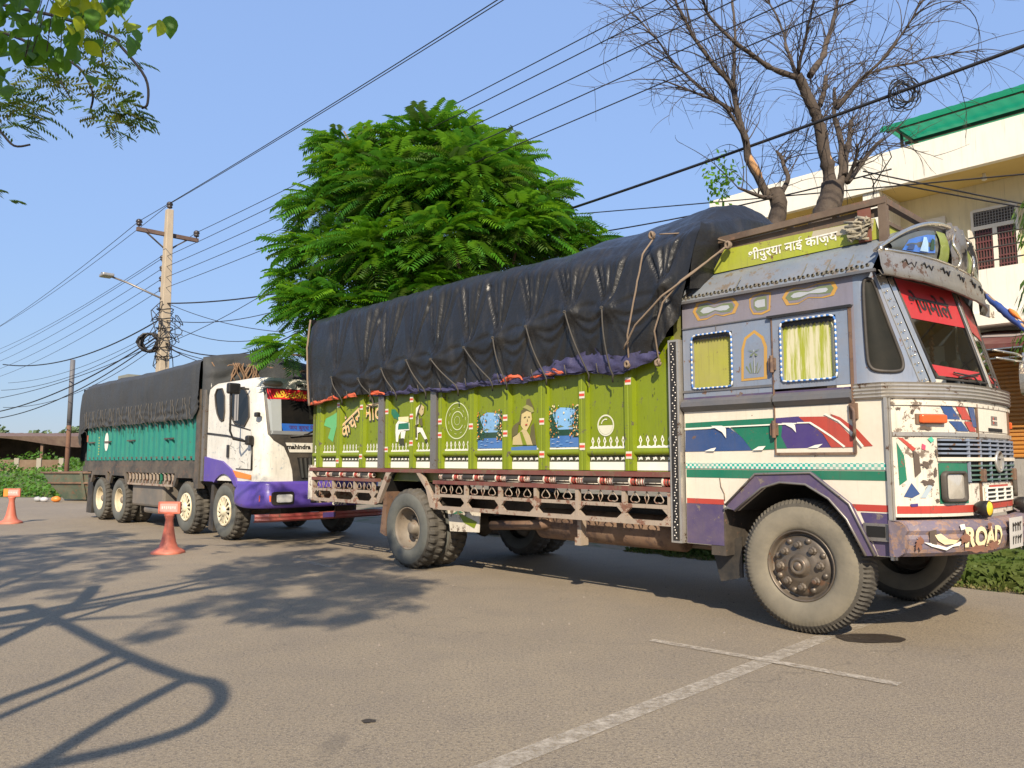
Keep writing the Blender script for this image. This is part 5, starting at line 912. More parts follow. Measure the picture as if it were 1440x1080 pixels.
for pt_ in [(ragged(.67,.745,.09,.035,3), paint('orange_rust',(.20,.085,.05),.7,.4,.2)), (ragged(.50,.72,.16,.03,6), MATS['orange_rust']), (ragged(.33,.80,.05,.05,19), MATS['orange_rust']), (ragged(.60,.88,.035,.03,11), MATS['orange_rust']), (ragged(.02,.78,.03,.05,16), MATS['orange_rust'])]: bdec('rust_patch', [pt_], .012)
# number plate in the middle of the bumper: pale plate with dark, unreadable marks
m_ = MB(); m_.grid(6, 1, lambda u, v: (lambda p: (p[0]+.016, p[1], p[2]))(BP(.93+.35*u, .69+.235*v))); pl = m_.build('number_plate', plain('plate_white',(.55,.53,.49),.5,dust=.3), T1, fix=False)
pm = []
rr2 = random.Random(4)
for row, z0 in ((0,.82), (1,.72)):
    for q in range(4): 
        x = 1.0 + q*.062; pm.append([(x,z0),(x+.016,z0),(x+.018,z0+.07),(x+.002,z0+.065)]); pm.append([(x,z0+.04),(x+.045,z0+.03+.03*rr2.random()),(x+.043,z0+.055+.02*rr2.random()),(x+.002,z0+.058)]); 
m_ = MB()
for p in pm: m_.add([(lambda q: (q[0]+.019, q[1], q[2]))(BP(u, v)) for u, v in p], [(0,1,2,3)])
m_.build('plate_marks', black, pl, fix=False)
for lc in (.68, 1.66):
    k0 = kc(lc)*.92 + .14; m_ = MB(); m_.lathe([(0,-.07),(.035,-.065),(.055,-.03),(.06,.03),(.056,.036)], 18, (k0+.02,lc,1.005), (1,-.12,0)); m_.box(k0,k0+.03,lc-.012,lc+.012,.93,.97); fg = m_.build('fog_lamp', black, T1)
    m_ = MB(); m_.lathe([(.055,.03),(.045,.04),(.02,.046),(0,.047)], 18, (k0+.02,lc,1.005), (1,-.12,0)); m_.build('lens', yellowlens, fg)
# ---- roof, visor
def zr(l): return 2.80 + .36 * (1 - abs(1 - l / 1.2) ** 7)
def za(l): return 2.95 + .36 * (1 - abs(1 - l / 1.2) ** 2.6)
ls = [-.02 + 2.44*(.5 - .5*math.cos(math.pi*i/40)) for i in range(41)]
m_ = MB(); m_.grid(16, 40, lambda u, v: (lambda l: (-1.07 + (kv(max(0,min(2.4,l))) - .03 + 1.07)*u, l, max(2.79, zr(max(0,min(2.4,l))) + .05*u*(1-abs(1-l/1.2)**4)) + .004*nz(u*9, l*6)))(ls[int(round(v*40))]))
m_.add([(-1.07, l, max(2.79, zr(max(0,min(2.4,l))))) for l in ls], [tuple(range(41))]); m_.box(-1.05,.62,.031,WID-.031,2.78,2.80)
m_.build('roof', roofblue, T1)
m_ = MB(); m_.beam((-1.07,-.03,2.80),(.70,-.03,2.80),.03,.022); m_.build('rain_gutter', ledge, T1)
m_ = MB()
for q in range(44): s = -1.03 + q*.039; m_.lathe([(.0,-.008),(.014,0),(.017,.01),(.012,.02)], 5, (s,-.028,2.835+.006*(q % 2)), (0,-1,.4))
for q in (-.50,.10,.30,.48): m_.beam((q,-.016,2.84),(q+.03,.06,2.97),.006,.006)
m_.build('gutter_beading', paint('beading_olive',(.16,.16,.13),.5,.3,.4), T1, kind='stuff')
m_ = MB(); prof = [(.0,2.955),(.035,2.95),(.05,2.90),(.055,2.83),(.075,2.765),(.06,2.755),(.03,2.80)]
m_.grid(48, len(prof)-1, lambda u, v: (lambda l, q: (kv(max(0,min(2.4,l))) + q[0] + .008*nz(l*5, q[1]*7), l, q[1] - .035*math.sin(math.pi*u)*(q[1] < 2.8) + .006*nz(l*8)))(-.03 + 2.46*u, prof[int(round(v*(len(prof)-1)))]))
visor = m_.build('visor', paint('battered_visor_metal',(.27,.265,.25),.4,.45,.4,metal=.5,var=.25,bmp=.5), T1)
def VS(l, z, o=.06): return (kv(max(0,min(2.4,l))) + o, l, z)
m_ = MB()
for i, lc in enumerate((.28,.50,.78,1.1,1.42,1.7,2.05)):
    pts = [(lc-.09,2.885),(lc-.05,2.90),(lc-.03,2.86),(lc+.01,2.885),(lc+.04,2.85),(lc+.07,2.89)]; m_.tube([VS(u, v + .02*nz(i+u*9), .054) for u, v in pts], .008, 4)
m_.build('worn_lettering', black, visor)
m_ = MB(); m_.tube([VS(.02,2.955,.03)] + [VS(2.4*i/40, za(2.4*i/40), .0) for i in range(1,40)] + [VS(2.38,2.955,.03)], .017, 8); m_.tube([VS(.06+2.28*i/30, 2.965, .025) for i in range(31)], .012, 6); m_.build('visor_rim', chrome, visor)
m_ = MB(); m_.grid(40, 6, lambda u, v: (lambda l: (kv(l) - .035, l, 2.955 + (za(l)-2.955)*v))(.03 + 2.34*u)); m_.build('visor_back', steel, visor)
def vpane(l0, l1, mt, nm, off=-.02, z0=.06, z1=.84):
    m_ = MB(); m_.grid(8, 4, lambda u, v: (lambda l: (kv(l) + off + .03*math.sin(math.pi*v), l, 2.955 + (za(l)-2.955)*(z0 + (z1-z0)*v)))(l0 + (l1-l0)*u)); return m_.build(nm, mt, visor)
vp1 = vpane(.16,.78, plain('smoked_plastic',(.07,.085,.085),.12,dust=.2), 'visor_pane'); vp1['label'] = 'smoked pane with a blue painted figure'
m_ = MB(); 
def VP(l, t, o): return (kv(l) + o + .03*math.sin(math.pi*t), l, 2.955 + (za(l)-2.955)*t)
def vpoly(m_, P, mi, o): m_.add([VP(u, v, o) for u, v in P], [tuple(range(len(P)))], mi)
vpoly(m_, [(.27,.22),(.44,.18),(.44,.66),(.34,.62)], 0, -.013); vpoly(m_, [(.44,.18),(.60,.20),(.60,.70),(.44,.66)], 0, -.013); vpoly(m_, [(.60,.2),(.72,.24),(.72,.70),(.60,.70)], 0, -.013)
vpoly(m_, [(.48,.22),(.60,.22),(.585,.45),(.57,.62),(.53,.64),(.50,.45)], 1, -.008); vpoly(m_, [(.62,.28),(.69,.3),(.69,.55),(.65,.6)], 2, -.008); vpoly(m_, [(.31,.25),(.40,.24),(.40,.42),(.34,.45)], 3, -.008)
m_.build('painted_figure', [plain('visor_blue',(.04,.16,.55),.3), plain('visor_pale',(.35,.55,.78),.3), deepgreen, navy], vp1, fix=False)
vpane(.82,1.0, plain('visor_green',(.20,.25,.05),.3), 'visor_pane'); vpane(1.45,1.62, MATS['visor_green'], 'visor_pane'); vpane(1.66,2.24, MATS['smoked_plastic'], 'visor_pane')
m_ = MB()
m_.grid(20, 12, lambda u, v: (lambda l: (kv(l) + .0 + .045*math.sin(math.pi*u)*math.sin(math.pi*v) + .018*math.sin(u*18+v*6), l, 2.93 + (za(l)+.04-2.93)*v))(1.02 + .42*u)); orn = m_.build('visor_ornament', steel, visor)
m_ = MB(); P = ragged(1.24,.55,.11,.20,7); m_.add([(lambda q: (kv(u)+.098, u, 2.955+(za(u)-2.955)*v))(0) for u, v in P], [tuple(range(len(P)))]); m_.build('ornament_hole', hole, orn, fix=False)
m_ = MB()
for c in ((1.03,1),(1.43,-1)):
    m_.tube([(kv(c[0])+.05+.02*math.sin(q*.5), c[0]+c[1]*.03*math.sin(q*.7), 2.95+.027*q) for q in range(12)], .012, 6)
    m_.build('ornament_scroll', chrome, orn); m_ = MB()
m_ = MB(); m_.grid(4, 3, lambda u, v: (kv(2.4)+.03+.10*u, 2.40+.10*u-.02*v, 2.77+.13*v-.05*u)); m_.build('bent_flap', white_worn, visor)
# ---- roof rack with its painted name board
m_ = MB(); wood = paint('rusty_rack', (.085,.055,.038), .7, .5, .4, var=.3)
for l in (.20, 2.15): m_.beam((-.95,l,3.375),(.72,l,3.395),.05,.055)
for s in (-.95, .70): m_.beam((s,.20,3.385),(s,2.15,3.385),.05,.05, up=(0,0,1))
for s in (-.1, .3): m_.beam((s,.22,3.36),(s,2.13,3.36),.04,.03)
for s, w_ in ((-.93,.05), (.69,.06)):
    for l in (.21, 2.14): m_.beam((s,l,3.0),(s,l,3.37),w_,w_)
m_.beam((.70,.25,3.22),(.70,2.1,3.22),.03,.03); rack = m_.build('roof_rack', wood, T1)
m_ = MB(); m_.box(.50,.60,.185,.2,3.09,3.36); m_.build('rack_plank', paint('red_brown_plank',(.16,.045,.03),.7,.4,.3), rack)
m_ = MB(); m_.prism([(-.86,3.085),(.66,3.10),(.62,3.27),(-.72,3.29)], side(.21), 0, .02); board = m_.build('name_board', lime_flat, rack)
m_ = MB(); m_.prism([(-.90,3.27),(.66,3.285),(.66,3.355),(-.9,3.345)], side(.225), 0, .015); m_.build('rack_board', wood, rack)
m_ = MB(); m_.box(.68,.70,.28,2.08,3.05,3.21); m_.build('rack_board', lime_flat, rack)
m_ = MB(); m_.prism([(.10,3.215),(.60,3.17),(.62,3.265),(.12,3.275)], side(.2085), 0, .001); m_.build('pale_corner', plain('pale_board_paint',(.42,.38,.28),.6), board)
text('lettering', 'शीपुरया माई काज़य', whitepaint, board, lambda u, v: (u, .206, v), .115, 0, .002, R(1.2), (-.08,3.185), 1.0)
m_ = MB(); 
for q in range(40):
    a = random.uniform(0,6.28); m_.tube([(.52+.05*random.random(),.15+.06*random.random(),3.12+.03*q/10), (.42+.2*random.random(),.13+.05*random.random(),3.14+.03*q/10), (.40+.2*random.random(),.16,3.10+.05*q/10)], .012, 4)
m_.build('knotted_rag', plain('grey_rag',(.32,.29,.22),.9), rack)
# ---- cargo body
m_ = MB(); m_.box(-7.85,-1.12,.05,2.35,1.10,1.24); m_.box(-7.85,-1.15,2.30,2.38,1.24,2.55); m_.box(-7.88,-7.80,.02,2.36,1.1,2.55); m_.box(-1.17,-1.10,.03,2.36,1.0,2.9); cargo = m_.build('cargo_body', paint('cargo_inside_green',(.12,.14,.02),.5,.4,.4), T1)
posts = D['posts']; edges = [(-7.88,-7.80)] + [(a, c) for k_, a, c in posts]
for k_, a, c in posts:
    m_ = MB()
    if k_ == 'g':
        w_ = c - a; m_.prism([(a,.02),(a+w_*.12,-.028),(a+w_*.42,-.028),(a+w_*.5,-.022),(a+w_*.58,-.028),(a+w_*.88,-.028),(c,.02)], lambda x, y, d: (x, y, d), 1.268, 2.52); m_.build('post', lime, cargo)
    elif k_ == 's':
        m_.box(a, c, -.05, .02, 1.262, 2.29); m_.build('post', steel, cargo, label='grey steel post')
    else:
        m_.box(a, c, -.055, .03, .63, 2.47, 0); m_.box(a+.022, c-.022, -.060, -.0555, .65, 2.45, 1)
        o = m_.build('post', [alu, black], cargo, label='tall black strip studded with silver rivets')
        m_ = MB()
        for q in range(75): m_.lathe([(.009,0),(.006,.005),(0,.006)], 5, ((a+c)/2 + random.uniform(-.02,.02), -.060, .67 + q*.0238), (0,-1,0))
        m_.build('rivets', alu, o, kind='stuff')
panels = [(edges[i][1], edges[i+1][0]) for i in range(len(edges)-1) if edges[i+1][0] - edges[i][1] > .1]
pbase = None
sblack = plain('band_black',(.03,.035,.015)); 
for i, (a, c) in enumerate(panels):
    a -= .012; c += .012
    if pbase is None:
        m_ = MB(); m_.box(-.5,.5,.02,.04,1.25,2.52); pbase = m_.mesh('panel', [lime])
    p = obj('panel', pbase, cargo, ((a+c)/2,0,0), scale=(c-a,1,1))
    m_ = MB(); m_.lathe([(.034,a),(.034,c)], 10, (0,.012,1.448), (1,0,0)); m_.build('panel_moulding', lime, cargo)
    m_ = MB(); aa, cc = a+.014, c-.014
    m_.add([(aa,.015,1.272),(cc,.015,1.272),(cc,.015,1.352),(aa,.015,1.352)], [(0,1,2,3)], 0)
    m_.add([(aa,.015,1.356),(cc,.015,1.356),(cc,.015,1.412),(aa,.015,1.412)], [(0,1,2,3)], 1)
    n = max(3, int((cc-aa)/.075)); w_ = (cc-aa)/n
    for q in range(n):
        x = aa + (q+.5)*w_; h = .9 + .2*nz(i*3+q)
        S_ = [(-.026,1.366),(0,1.378),(.026,1.372),(.02,1.396),(.004,1.402),(-.012,1.392),(-.028,1.398),(-.02,1.384)]
        m_.add([(x+u, .0135, v) for u, v in S_], [tuple(range(8))], 0)
        if not (3 < i < 0):
            C_ = [(-.008,1.505),(.008,1.505),(.007,1.532),(.021,1.555),(.004,1.60*h+.1*(1-h)*16),(-.004,1.60),(-.02,1.56),(-.006,1.532)]
            if (a+c)/2 < -4.1 or (a+c)/2 > -2.3:
                m_.add([(x+u, .0165, v) for u, v in C_], [tuple(range(8))], 0); m_.add([(x+u*.45, .0150, 1.565+(v-1.565)*.35) for u, v in C_], [tuple(range(8))], 2)
    k2 = n*3; top = [(aa+(cc-aa)*q/k2, 1.503 + (.008 if q % 2 else -.003)) for q in range(k2+1)]
    m_.add([(aa,.0165,1.484),(cc,.0165,1.484)] + [(u,.0165,v) for u, v in top[::-1]], [tuple(range(k2+3))], 0)
    m_.build('painted_border', [whitepaint, sblack, lime], cargo, fix=False)
    # scuffs of bare metal
    m_ = MB(); rs = random.Random(i)
    for q in range(9):
        x = rs.uniform(a+.03,c-.03); z = rs.uniform(1.6,2.25); w_ = rs.uniform(.002,.009); h = rs.uniform(.01,.06)
        m_.add([(x,.0155,z),(x+w_,.0155,z+.004),(x+w_*.8,.0155,z+h),(x-w_*.3,.0155,z+h*.7)], [(0,1,2,3)])
    for q in range(3):
        z = rs.uniform(1.7,2.2); m_.add([(c-.016,.0155,z),(c-.008,.0155,z),(c-.009,.0155,z+.12*rs.random()+.05),(c-.015,.0155,z+.1)], [(0,1,2,3)])
    m_.build('scuffs', sblack, cargo, fix=False, kind='stuff')
# painted pictures
PZ = .0145
dec('painted_horse', [(D['ho_tail'], stripegreen), (D['ho_hind2'], whitepaint), (D['ho_hind'], whitepaint), (D['ho_body'], whitepaint), (D['ho_stripe'], cream), (D['ho_saddle'], stripegreen), (D['ho_fore'], whitepaint), (D['ho_neck'], whitepaint), (D['ho_head'], skin), (D['ho_mane'], sblack), (D['ho_strap'], sblack), ([(-5.035,2.03),(-5.022,2.032),(-5.02,2.02),(-5.033,2.018)], sblack), (D['ho_rein'], hairp), (D['ho_hoof'], sblack), (D['ho_hoof2'], sblack)], cargo, PZ)
dec('painted_leaf', [(D['leaf_g'], plain('pale_leaf_green',(.10,.42,.16)))], cargo, PZ)
dec('painted_woman', [(D['wo_hair'], hairp), (D['wo_veil'], plain('veil_paint',(.30,.30,.09))), (D['wo_neck'], skin), (D['wo_face'], plain('painted_face',(.55,.44,.20))), (D['wo_sari2'], hairp), (D['wo_sari3'], hairp), (D['wo_sari'], lime), (D['wo_base'], lakeblue),
    ([(-3.155,1.845),(-3.12,1.852),(-3.12,1.84),(-3.155,1.835)], hairp), ([(-3.085,1.85),(-3.058,1.848),(-3.06,1.838),(-3.085,1.84)], hairp), ([(-3.10,1.83),(-3.088,1.80),(-3.105,1.795)], hairp), ([(-3.13,1.765),(-3.095,1.77),(-3.095,1.755),(-3.13,1.752)], red)], cargo, PZ)
def lake(a, c, zb, zt, sd):
    rs = random.Random(sd); w = c - a
    P = [([(a+w*.04,zb+.1),(c-w*.03,zb+.1),(c-w*.03,zt-.10),(c-w*.12,zt-.03),(c-w*.35,zt-.01),(a+w*.35,zt),(a+w*.10,zt-.05)], skyblue), ([(a+w*.15,zb+.19),(a+w*.35,zb+.235),(a+w*.55,zb+.205),(a+w*.8,zb+.24),(c-w*.12,zb+.19)], ornagreen), (rect(a,c,zb+.10,zb+.20), deepgreen), (rect(a,c,zb,zb+.12), lakeblue), ([(a+w*.25,zb+.20),(a+w*.5,zb+.215),(c-w*.2,zb+.20),(c-w*.25,zb+.185),(a+w*.3,zb+.185)], skyblue), ([(a,zb+.10),(a+w*.25,zb+.10),(a+w*.22,zb+.25),(a+w*.1,zb+.34),(a,zb+.38)], deepgreen), ([(c,zb+.10),(c-w*.22,zb+.10),(c-w*.18,zb+.28),(c-w*.06,zb+.42),(c,zb+.45)], deepgreen)]
    for q in range(230):
        side_ = rs.random() < .55; x = (c - abs(rs.gauss(0,.17))*w) if side_ else (a + abs(rs.gauss(0,.17))*w); z = zb + .10 + rs.random()*(zt-zb-.08)
        if not a < x < c: continue
        r = rs.uniform(.005,.013); P.append(([(x-r,z),(x,z-r),(x+r,z),(x,z+r*1.3)], rs.choice([deepgreen, deepgreen, stripegreen, ornagreen, orange, cream])))
    for q in range(7): x = a + w*rs.uniform(.05,.8); z = zb + rs.uniform(.01,.09); P.append(([(x,z),(x+w*.16,z+.004),(x+w*.05,z+.009)], rs.choice([skyblue, ornablue])))
    # all dots share two depths so that the stack stays thin
    m_ = MB(); mats = []
    for i, (p, mt) in enumerate(P):
        if mt not in mats: mats.append(mt)
        y = PZ - .0006*min(i, 12) - .00004*i; m_.add([(u, y, v) for u, v in p], [tuple(range(len(p)))], mats.index(mt))
    m_.build('painted_lake', mats, cargo, fix=False)
for (a, c), sd in (((-3.945,-3.50), 5), ((-2.76,-2.335), 6)): lake(a, c, 1.505, 1.925, sd)
def ring(cx, cz, r0, r1, a0, a1, m_, n=40, e=1.0, y=PZ):
    P = []
    for q in range(n+1): t = R(a0+(a1-a0)*q/n); P.append((cx+r1*math.cos(t), y, cz+r1*e*math.sin(t)))
    for q in range(n, -1, -1): t = R(a0+(a1-a0)*q/n); P.append((cx+r0*math.cos(t), y, cz+r0*e*math.sin(t)))
    k_ = 2*n+2; m_.add(P, [(q, q+1, k_-2-q, k_-1-q) for q in range(n)])
m_ = MB(); ring(-4.34,1.85,.212,.226,40,400,m_); ring(-4.33,1.85,.105,.117,20,330,m_)
for q in range(10): ring(-4.335,1.85,.16,.166,q*36,q*36+14,m_,4)
ring(-4.335,1.85,.05,.055,0,360,m_,20); m_.build('painted_rings', plain('ring_white',(.55,.60,.35)), cargo, fix=False)
m_ = MB(); ring(-1.99,1.715,.092,.108,0,360,m_); m_.add([(-1.99+.09*math.cos(R(t)),PZ,1.715+.09*math.sin(R(t))) for t in range(180,361,10)], [tuple(range(19))]); ring(-1.99,1.72,.05,.062,70,170,m_,10); m_.build('painted_disc', plain('disc_white',(.62,.62,.48)), cargo, fix=False)
for (body, at, ang, sz) in (('कंचन', (-6.74,1.885), R(27), .34), ('मोट', (-6.19,2.03), R(3), .36)):
    text('lettering', body, sblack, cargo, lambda u, v: (u, .0125, v), sz, 0, .017, ang, at, .86)
    text('lettering', body, cream, cargo, lambda u, v: (u, .0105, v), sz, 0, .004, ang, (at[0]-.012, at[1]+.012), .86)
    text('lettering', body, orange, cargo, lambda u, v: (u, .0090, v), sz, 0, -.009, ang, (at[0]-.012, at[1]+.012), .86)
tp_r, tp_w = plain('tape_red',(.60,.05,.02),.3), plain('tape_white',(.66,.62,.52),.3)
m_ = MB(); m_.box(-.035,.035,-.032,-.0285,-.035,.035,1); m_.box(-.034,.034,-.0335,-.0322,-.012,.014,0); tape = m_.mesh('reflector', [tp_r, tp_w])
for s, z in D['tape']:
    pk = min((q for q in posts if q[0] == 'g'), key=lambda q: abs((q[1]+q[2])/2 - s)); obj('reflector', tape, cargo, ((pk[1]+pk[2])/2, .002, z))
# lower frame: rails, turned rollers, hearts and lozenges
m_ = MB(); m_.box(-7.82,-1.18,-.06,.06,1.213,1.262); m_.build('rail', brownred, cargo)
for a, c in ((-7.75,-6.0), (-4.72,-1.18)):
    m_ = MB(); m_.box(a,c,-.055,.04,1.078,1.122); m_.build('rail', brownred, cargo)
    m_ = MB(); m_.box(a,c,-.045,-.01,.922,.958); m_.box(a,c,-.05,0,.768,.812); m_.build('rail', lattice, cargo)
prof = [(.018,0),(.036,.004),(.040,.016),(.030,.024),(.036,.034),(.042,.046),(.034,.058),(.040,.072),(.046,.09),(.047,.19),(.046,.285),(.040,.303),(.034,.317),(.042,.329),(.036,.341),(.030,.351),(.040,.359),(.036,.371),(.018,.375)]
m_ = MB(); m_.lathe(prof, 14, (0,0,0), (1,0,0)); 
for idx in range(len(m_.f)): m_.m[idx] = [1,0,1,2,0,1,0,1,2,2,1,0,1,0,2,1,0,1][idx // 14] if True else 0
for q in range(3):
    t = R(-150 + q*38); m_.tube([(.10,math.cos(t)*.047,math.sin(t)*.047),(.28,math.cos(t)*.047,math.sin(t)*.047)], .004, 4, mi=1)
roller = m_.mesh('roller', [red, white_worn, plain('roller_black',(.02,.018,.016))])
for s0, n in ((-4.62, 9), (-7.62, 4)):
    for q in range(n): obj('roller', roller, cargo, (s0 + q*.382, -.012, 1.167), (R(random.uniform(-20,20)),0,0))
for s in (-7.72,-7.14,-6.55,-6.08,-4.66,-4.1,-3.5,-2.93,-2.33,-1.73,-1.2):
    m_ = MB(); m_.box(s-.022,s+.022,-.047,-.005,.80,1.09); m_.prism([(s-.09,.812),(s+.09,.812),(s+.022,.865),(s+.09,.925),(s-.09,.925),(s-.022,.865)], side(-.043), 0, .03); m_.build('lattice_post', lattice, cargo)
hp_ = [(0,.064),(.012,.036),(.032,.006),(.044,-.022),(.038,-.044),(.022,-.056),(0,-.052),(-.022,-.056),(-.038,-.044),(-.044,-.022),(-.032,.006),(-.012,.036)]
m_ = MB(); m_.tube([(u*1.3,0,v*.86) for u, v in hp_], .0065, 5, closed=True); heart = m_.mesh('heart', [lattice])
m_ = MB(); m_.tube([(0,0,.062),(.026,0,0),(0,0,-.062),(-.026,0,0)], .0065, 5, closed=True); lozenge = m_.mesh('lozenge', [lattice])
lp = [-4.66,-4.1,-3.5,-2.93,-2.33,-1.73,-1.2]
for a, c in list(zip(lp, lp[1:])) + [(-7.72,-7.14),(-7.14,-6.55),(-6.55,-6.08)]:
    for f, me in ((.24, heart), (.5, lozenge), (.76, heart)): obj('heart' if me is heart else 'lozenge', me, cargo, (a + (c-a)*f, -.03, 1.018), scale=((c-a)/.57,1,1))
m_ = MB(); m_.prism(D['ra_out'] + D['ra_in'][::-1], side(0), -.055, .0); m_.box(-5.70,-5.02,-.057,-.004,1.222,1.262); m_.build('wheel_arch', lattice, cargo)
m_ = MB(); P = D['ra_in']
for i in range(len(P)-1): (a, b_), (c, d) = P[i], P[i+1]; m_.add([(a,.001,b_),(c,.001,d),(c,.7,d),(a,.7,b_)], [(0,1,2,3)])
m_.add([(p[0],.69,p[1]) for p in P], [tuple(range(len(P)))]); m_.build('wheel_well', MATS['black_well'], cargo)
m_ = MB(); m_.box(-7.86,-7.74,-.05,.05,.78,1.30); m_.build('corner_post', white_worn, cargo)
m_ = MB(); m_.box(-7.86,-7.80,.1,2.3,.72,.95); m_.build('rear_bar', lattice, cargo)
# far-side mirror on its two arms
m_ = MB(); m_.tube([(.80,2.40,2.42),(.92,2.72,2.40),(.95,2.86,2.38)], .011, 6); m_.tube([(.83,2.40,2.34),(.92,2.72,2.33),(.95,2.86,2.33)], .011, 6); m_.tube([(.95,2.86,2.42),(.95,2.86,2.05)], .012, 6); mr = m_.build('mirror_arm', chrome, T1)
m_ = MB(); m_.prism(smooth_poly([(-.09,-.16),(.09,-.16),(.09,.16),(-.09,.16)], 2), lambda u, v, d: (.93+d, 2.84+u, 2.16+v), 0, .06); m_.build('mirror', chrome, mr)
# ------------------------------------------------------------------ black tarpaulin over the painted truck's load, and its ropes
def lerp_tab(tab, x):
    if x <= tab[0][0]: return tab[0][1]
    for (a, b), (c, d) in zip(tab, tab[1:]):
        if x <= c: return b + (d-b)*(x-a)/(c-a)
    return tab[-1][1]
def mk_tarp(name, col, sheen=.30):
    m = bpy.data.materials.new(name); nt, b = nodes_of(m)
    c = mix(nt, noise_tex(nt, 1.2, 6), col, tuple(x*1.9 for x in col)); c = mix(nt, ramp(nt, noise_tex(nt, 4, 7, .75, stretch=(1.5,1.5,.5)), [(.52, BLK), (.75, (.55,)*3)]), c, (.06,.053,.045))
    c = mix(nt, ramp(nt, noise_tex(nt, 1.1, 5, .7), [(.5, BLK), (.8, (.3,)*3)]), c, (.04,.039,.037))
    nt.links.new(c, b.inputs['Base Color']); nt.links.new(ramp(nt, noise_tex(nt, 3, 4), [(.3, (sheen-.04,)*3), (.7, (sheen+.2,)*3)]), b.inputs['Roughness']); b.inputs['Specular IOR Level'].default_value = .42
    n1 = noise_tex(nt, 7, 6, .62, dist=1.6); n2 = noise_tex(nt, 30, 4, .6)
    bump(nt, b, mix(nt, .3, n1, n2), .45, .025); return m
tarp_m = mk_tarp('black_tarpaulin', (.0105,.0105,.0110))
HEM = D['hem']
hem0 = [(-8.05,2.22)] + [(s, z) for s, z in HEM] + [(-.7,2.75)]
ties = [(-7.9+.43*q + .12*nz(q*1.7)) for q in range(17)]
def edge_z(s): return lerp_tab([(-8.2,3.52),(-7.9,3.57),(-6.6,3.59),(-5.6,3.60),(-4.3,3.59),(-3.3,3.56),(-2.6,3.50),(-1.9,3.43),(-1.3,3.44),(-.9,3.52)], s)
def ridge_z(s): return lerp_tab([(-8.2,3.50),(-7.8,3.60),(-5,3.68),(-4,3.78),(-3,3.86),(-2,3.95),(-1.2,4.0),(-.95,3.95),(-.75,3.70)], s)
SR, SF = -7.86, -.80
TIES = [(-6.92, 0.22, -6.74), (-6.25, 0.16, -6.04), (-5.67, 0.23, -5.41), (-5.1, 0.28, -4.79), (-4.57, 0.26, -4.17), (-3.97, 0.32, -3.52), (-3.44, 0.36, -3.28), (-2.89, 0.42, -2.7), (-2.33, 0.5, -2.11), (-1.83, 0.51, -1.78), (-1.15, 0.5, -1.2)]
rt = random.Random(9)
FANS = [[(-.62 + 1.24*k/5 + rt.uniform(-.1,.1), rt.uniform(.5,1.3)) for k in range(6)] for q in TIES]
def fold(s, t):
    """t: 0 hem .. 1 top edge; straight folds fan out upwards from the lashing points, swags hang between them"""
    a = 0
    for (q, tt, s2), fan in zip(TIES, FANS):
        d = s - q
        if abs(d) > .75: continue
        r2 = d*d + ((t-tt)*1.32)**2
        a -= .070*math.exp(-r2/.012)
        if t > tt:
            h = (t-tt)*1.32; g = min(1, h/.10)*(1 - .75*max(0, (t-.85)/.15)); x = d/(h*.55+.03)
            for c, k in fan: a += .034*k*g*max(0, 1-abs(x-c)/.12)
        else:
            h = (tt-t)*1.32; g = min(1, h/.08)
            for c, k in fan[1:5]: a += .028*k*g*max(0, 1-abs(d/(h*.9+.03)-c*1.2)/.20)
    for (q, tt, _), (q2, t2, _2) in zip(TIES, TIES[1:]):
        if q <= s <= q2:
            u = (s-q)/(q2-q)
            for sg, am in ((-.10, .030), (.05, .018), (-.20, .024)):
                tl = tt + (t2-tt)*u + sg*math.sin(math.pi*u); a += am*max(0, 1-abs(t-tl)/.032)*math.sin(math.pi*u)**.5
    a2 = .045*nz(s*.8, t*1.0, 4) + .018*nz(s*2.3, t*2.0, 1) + .006*nz(s*7, t*5, 7)
    low = max(0, .25-t)/.25; a2 += low*(.03*nz(s*8, t*6, 3) + .02*abs(nz(s*13, t*9, 5)))
    return -a + a2*.8
def tarp_pt(s, v):
    """v in 0..1: near hem -> near edge -> ridge -> far edge -> far hem"""
    zb, ze, zg = lerp_tab(hem0, s), edge_z(s), ridge_z(s)
    if v < .42:
        t = v/.42; z = zb + (ze-zb)*t; bow = .07*math.sin(math.pi*min(1, t*1.05))
        y = -.05 - .055*(1-t) - bow*.6 - fold(s, t)*.95 + .09*(max(0, t-.88)/.12)**2
        x = s + .02*nz(s*2, t*3, 5)
    elif v < .5:
        t = (v-.42)/.08; y0 = -.05 - fold(s, 1)*.95 + .09; y = y0 + .22*t; z = ze + (zg-ze)*(.30*math.sin(t*1.57)) ; x = s
    elif v < .72:
        t = (v-.5)/.22; y0 = -.05 - fold(s, 1)*.95*(1-t) + .31; y = y0 + (1.15-y0)*t; z = ze + (zg-ze)*(.30+.70*math.sin(t*1.57)); x = s
    elif v < .88:
        t = (v-.72)/.16; y = 1.15 + 1.25*t; z = zg + (ze-.02-zg)*t**1.6; x = s
    else:
        t = (v-.88)/.12; y = 2.40 + .08*math.sin(t*3.1); z = ze - (ze-2.3)*t; x = s
    if .42 <= v < .88:
        z += .035*nz(s*1.4, y*1.6, 3) + .018*nz(s*4, y*4, 8) + .015*abs(nz(s*2.5, y*6, 2))
    return Vector((x, y, z))
def tarp_full(u, v):
    L = SF - SR; s = SR + L*u
    p = tarp_pt(min(max(s, SR), SF), v)
    # front end leans back with height below the roof line; rear end hangs nearly plumb
    if v <= .42:
        t = v/.42; fl = -.28*(1-min(1, max(0, (p.z-2.35)/1.1)))
        if u > .93: p.x += fl*(u-.93)/.07
    if u < .03: p.x += .05*(1-u/.03)*(p.z-2.2)*0
    return p
NU, NV = 400, 120
m_ = MB(); m_.grid(NU, NV, tarp_full)
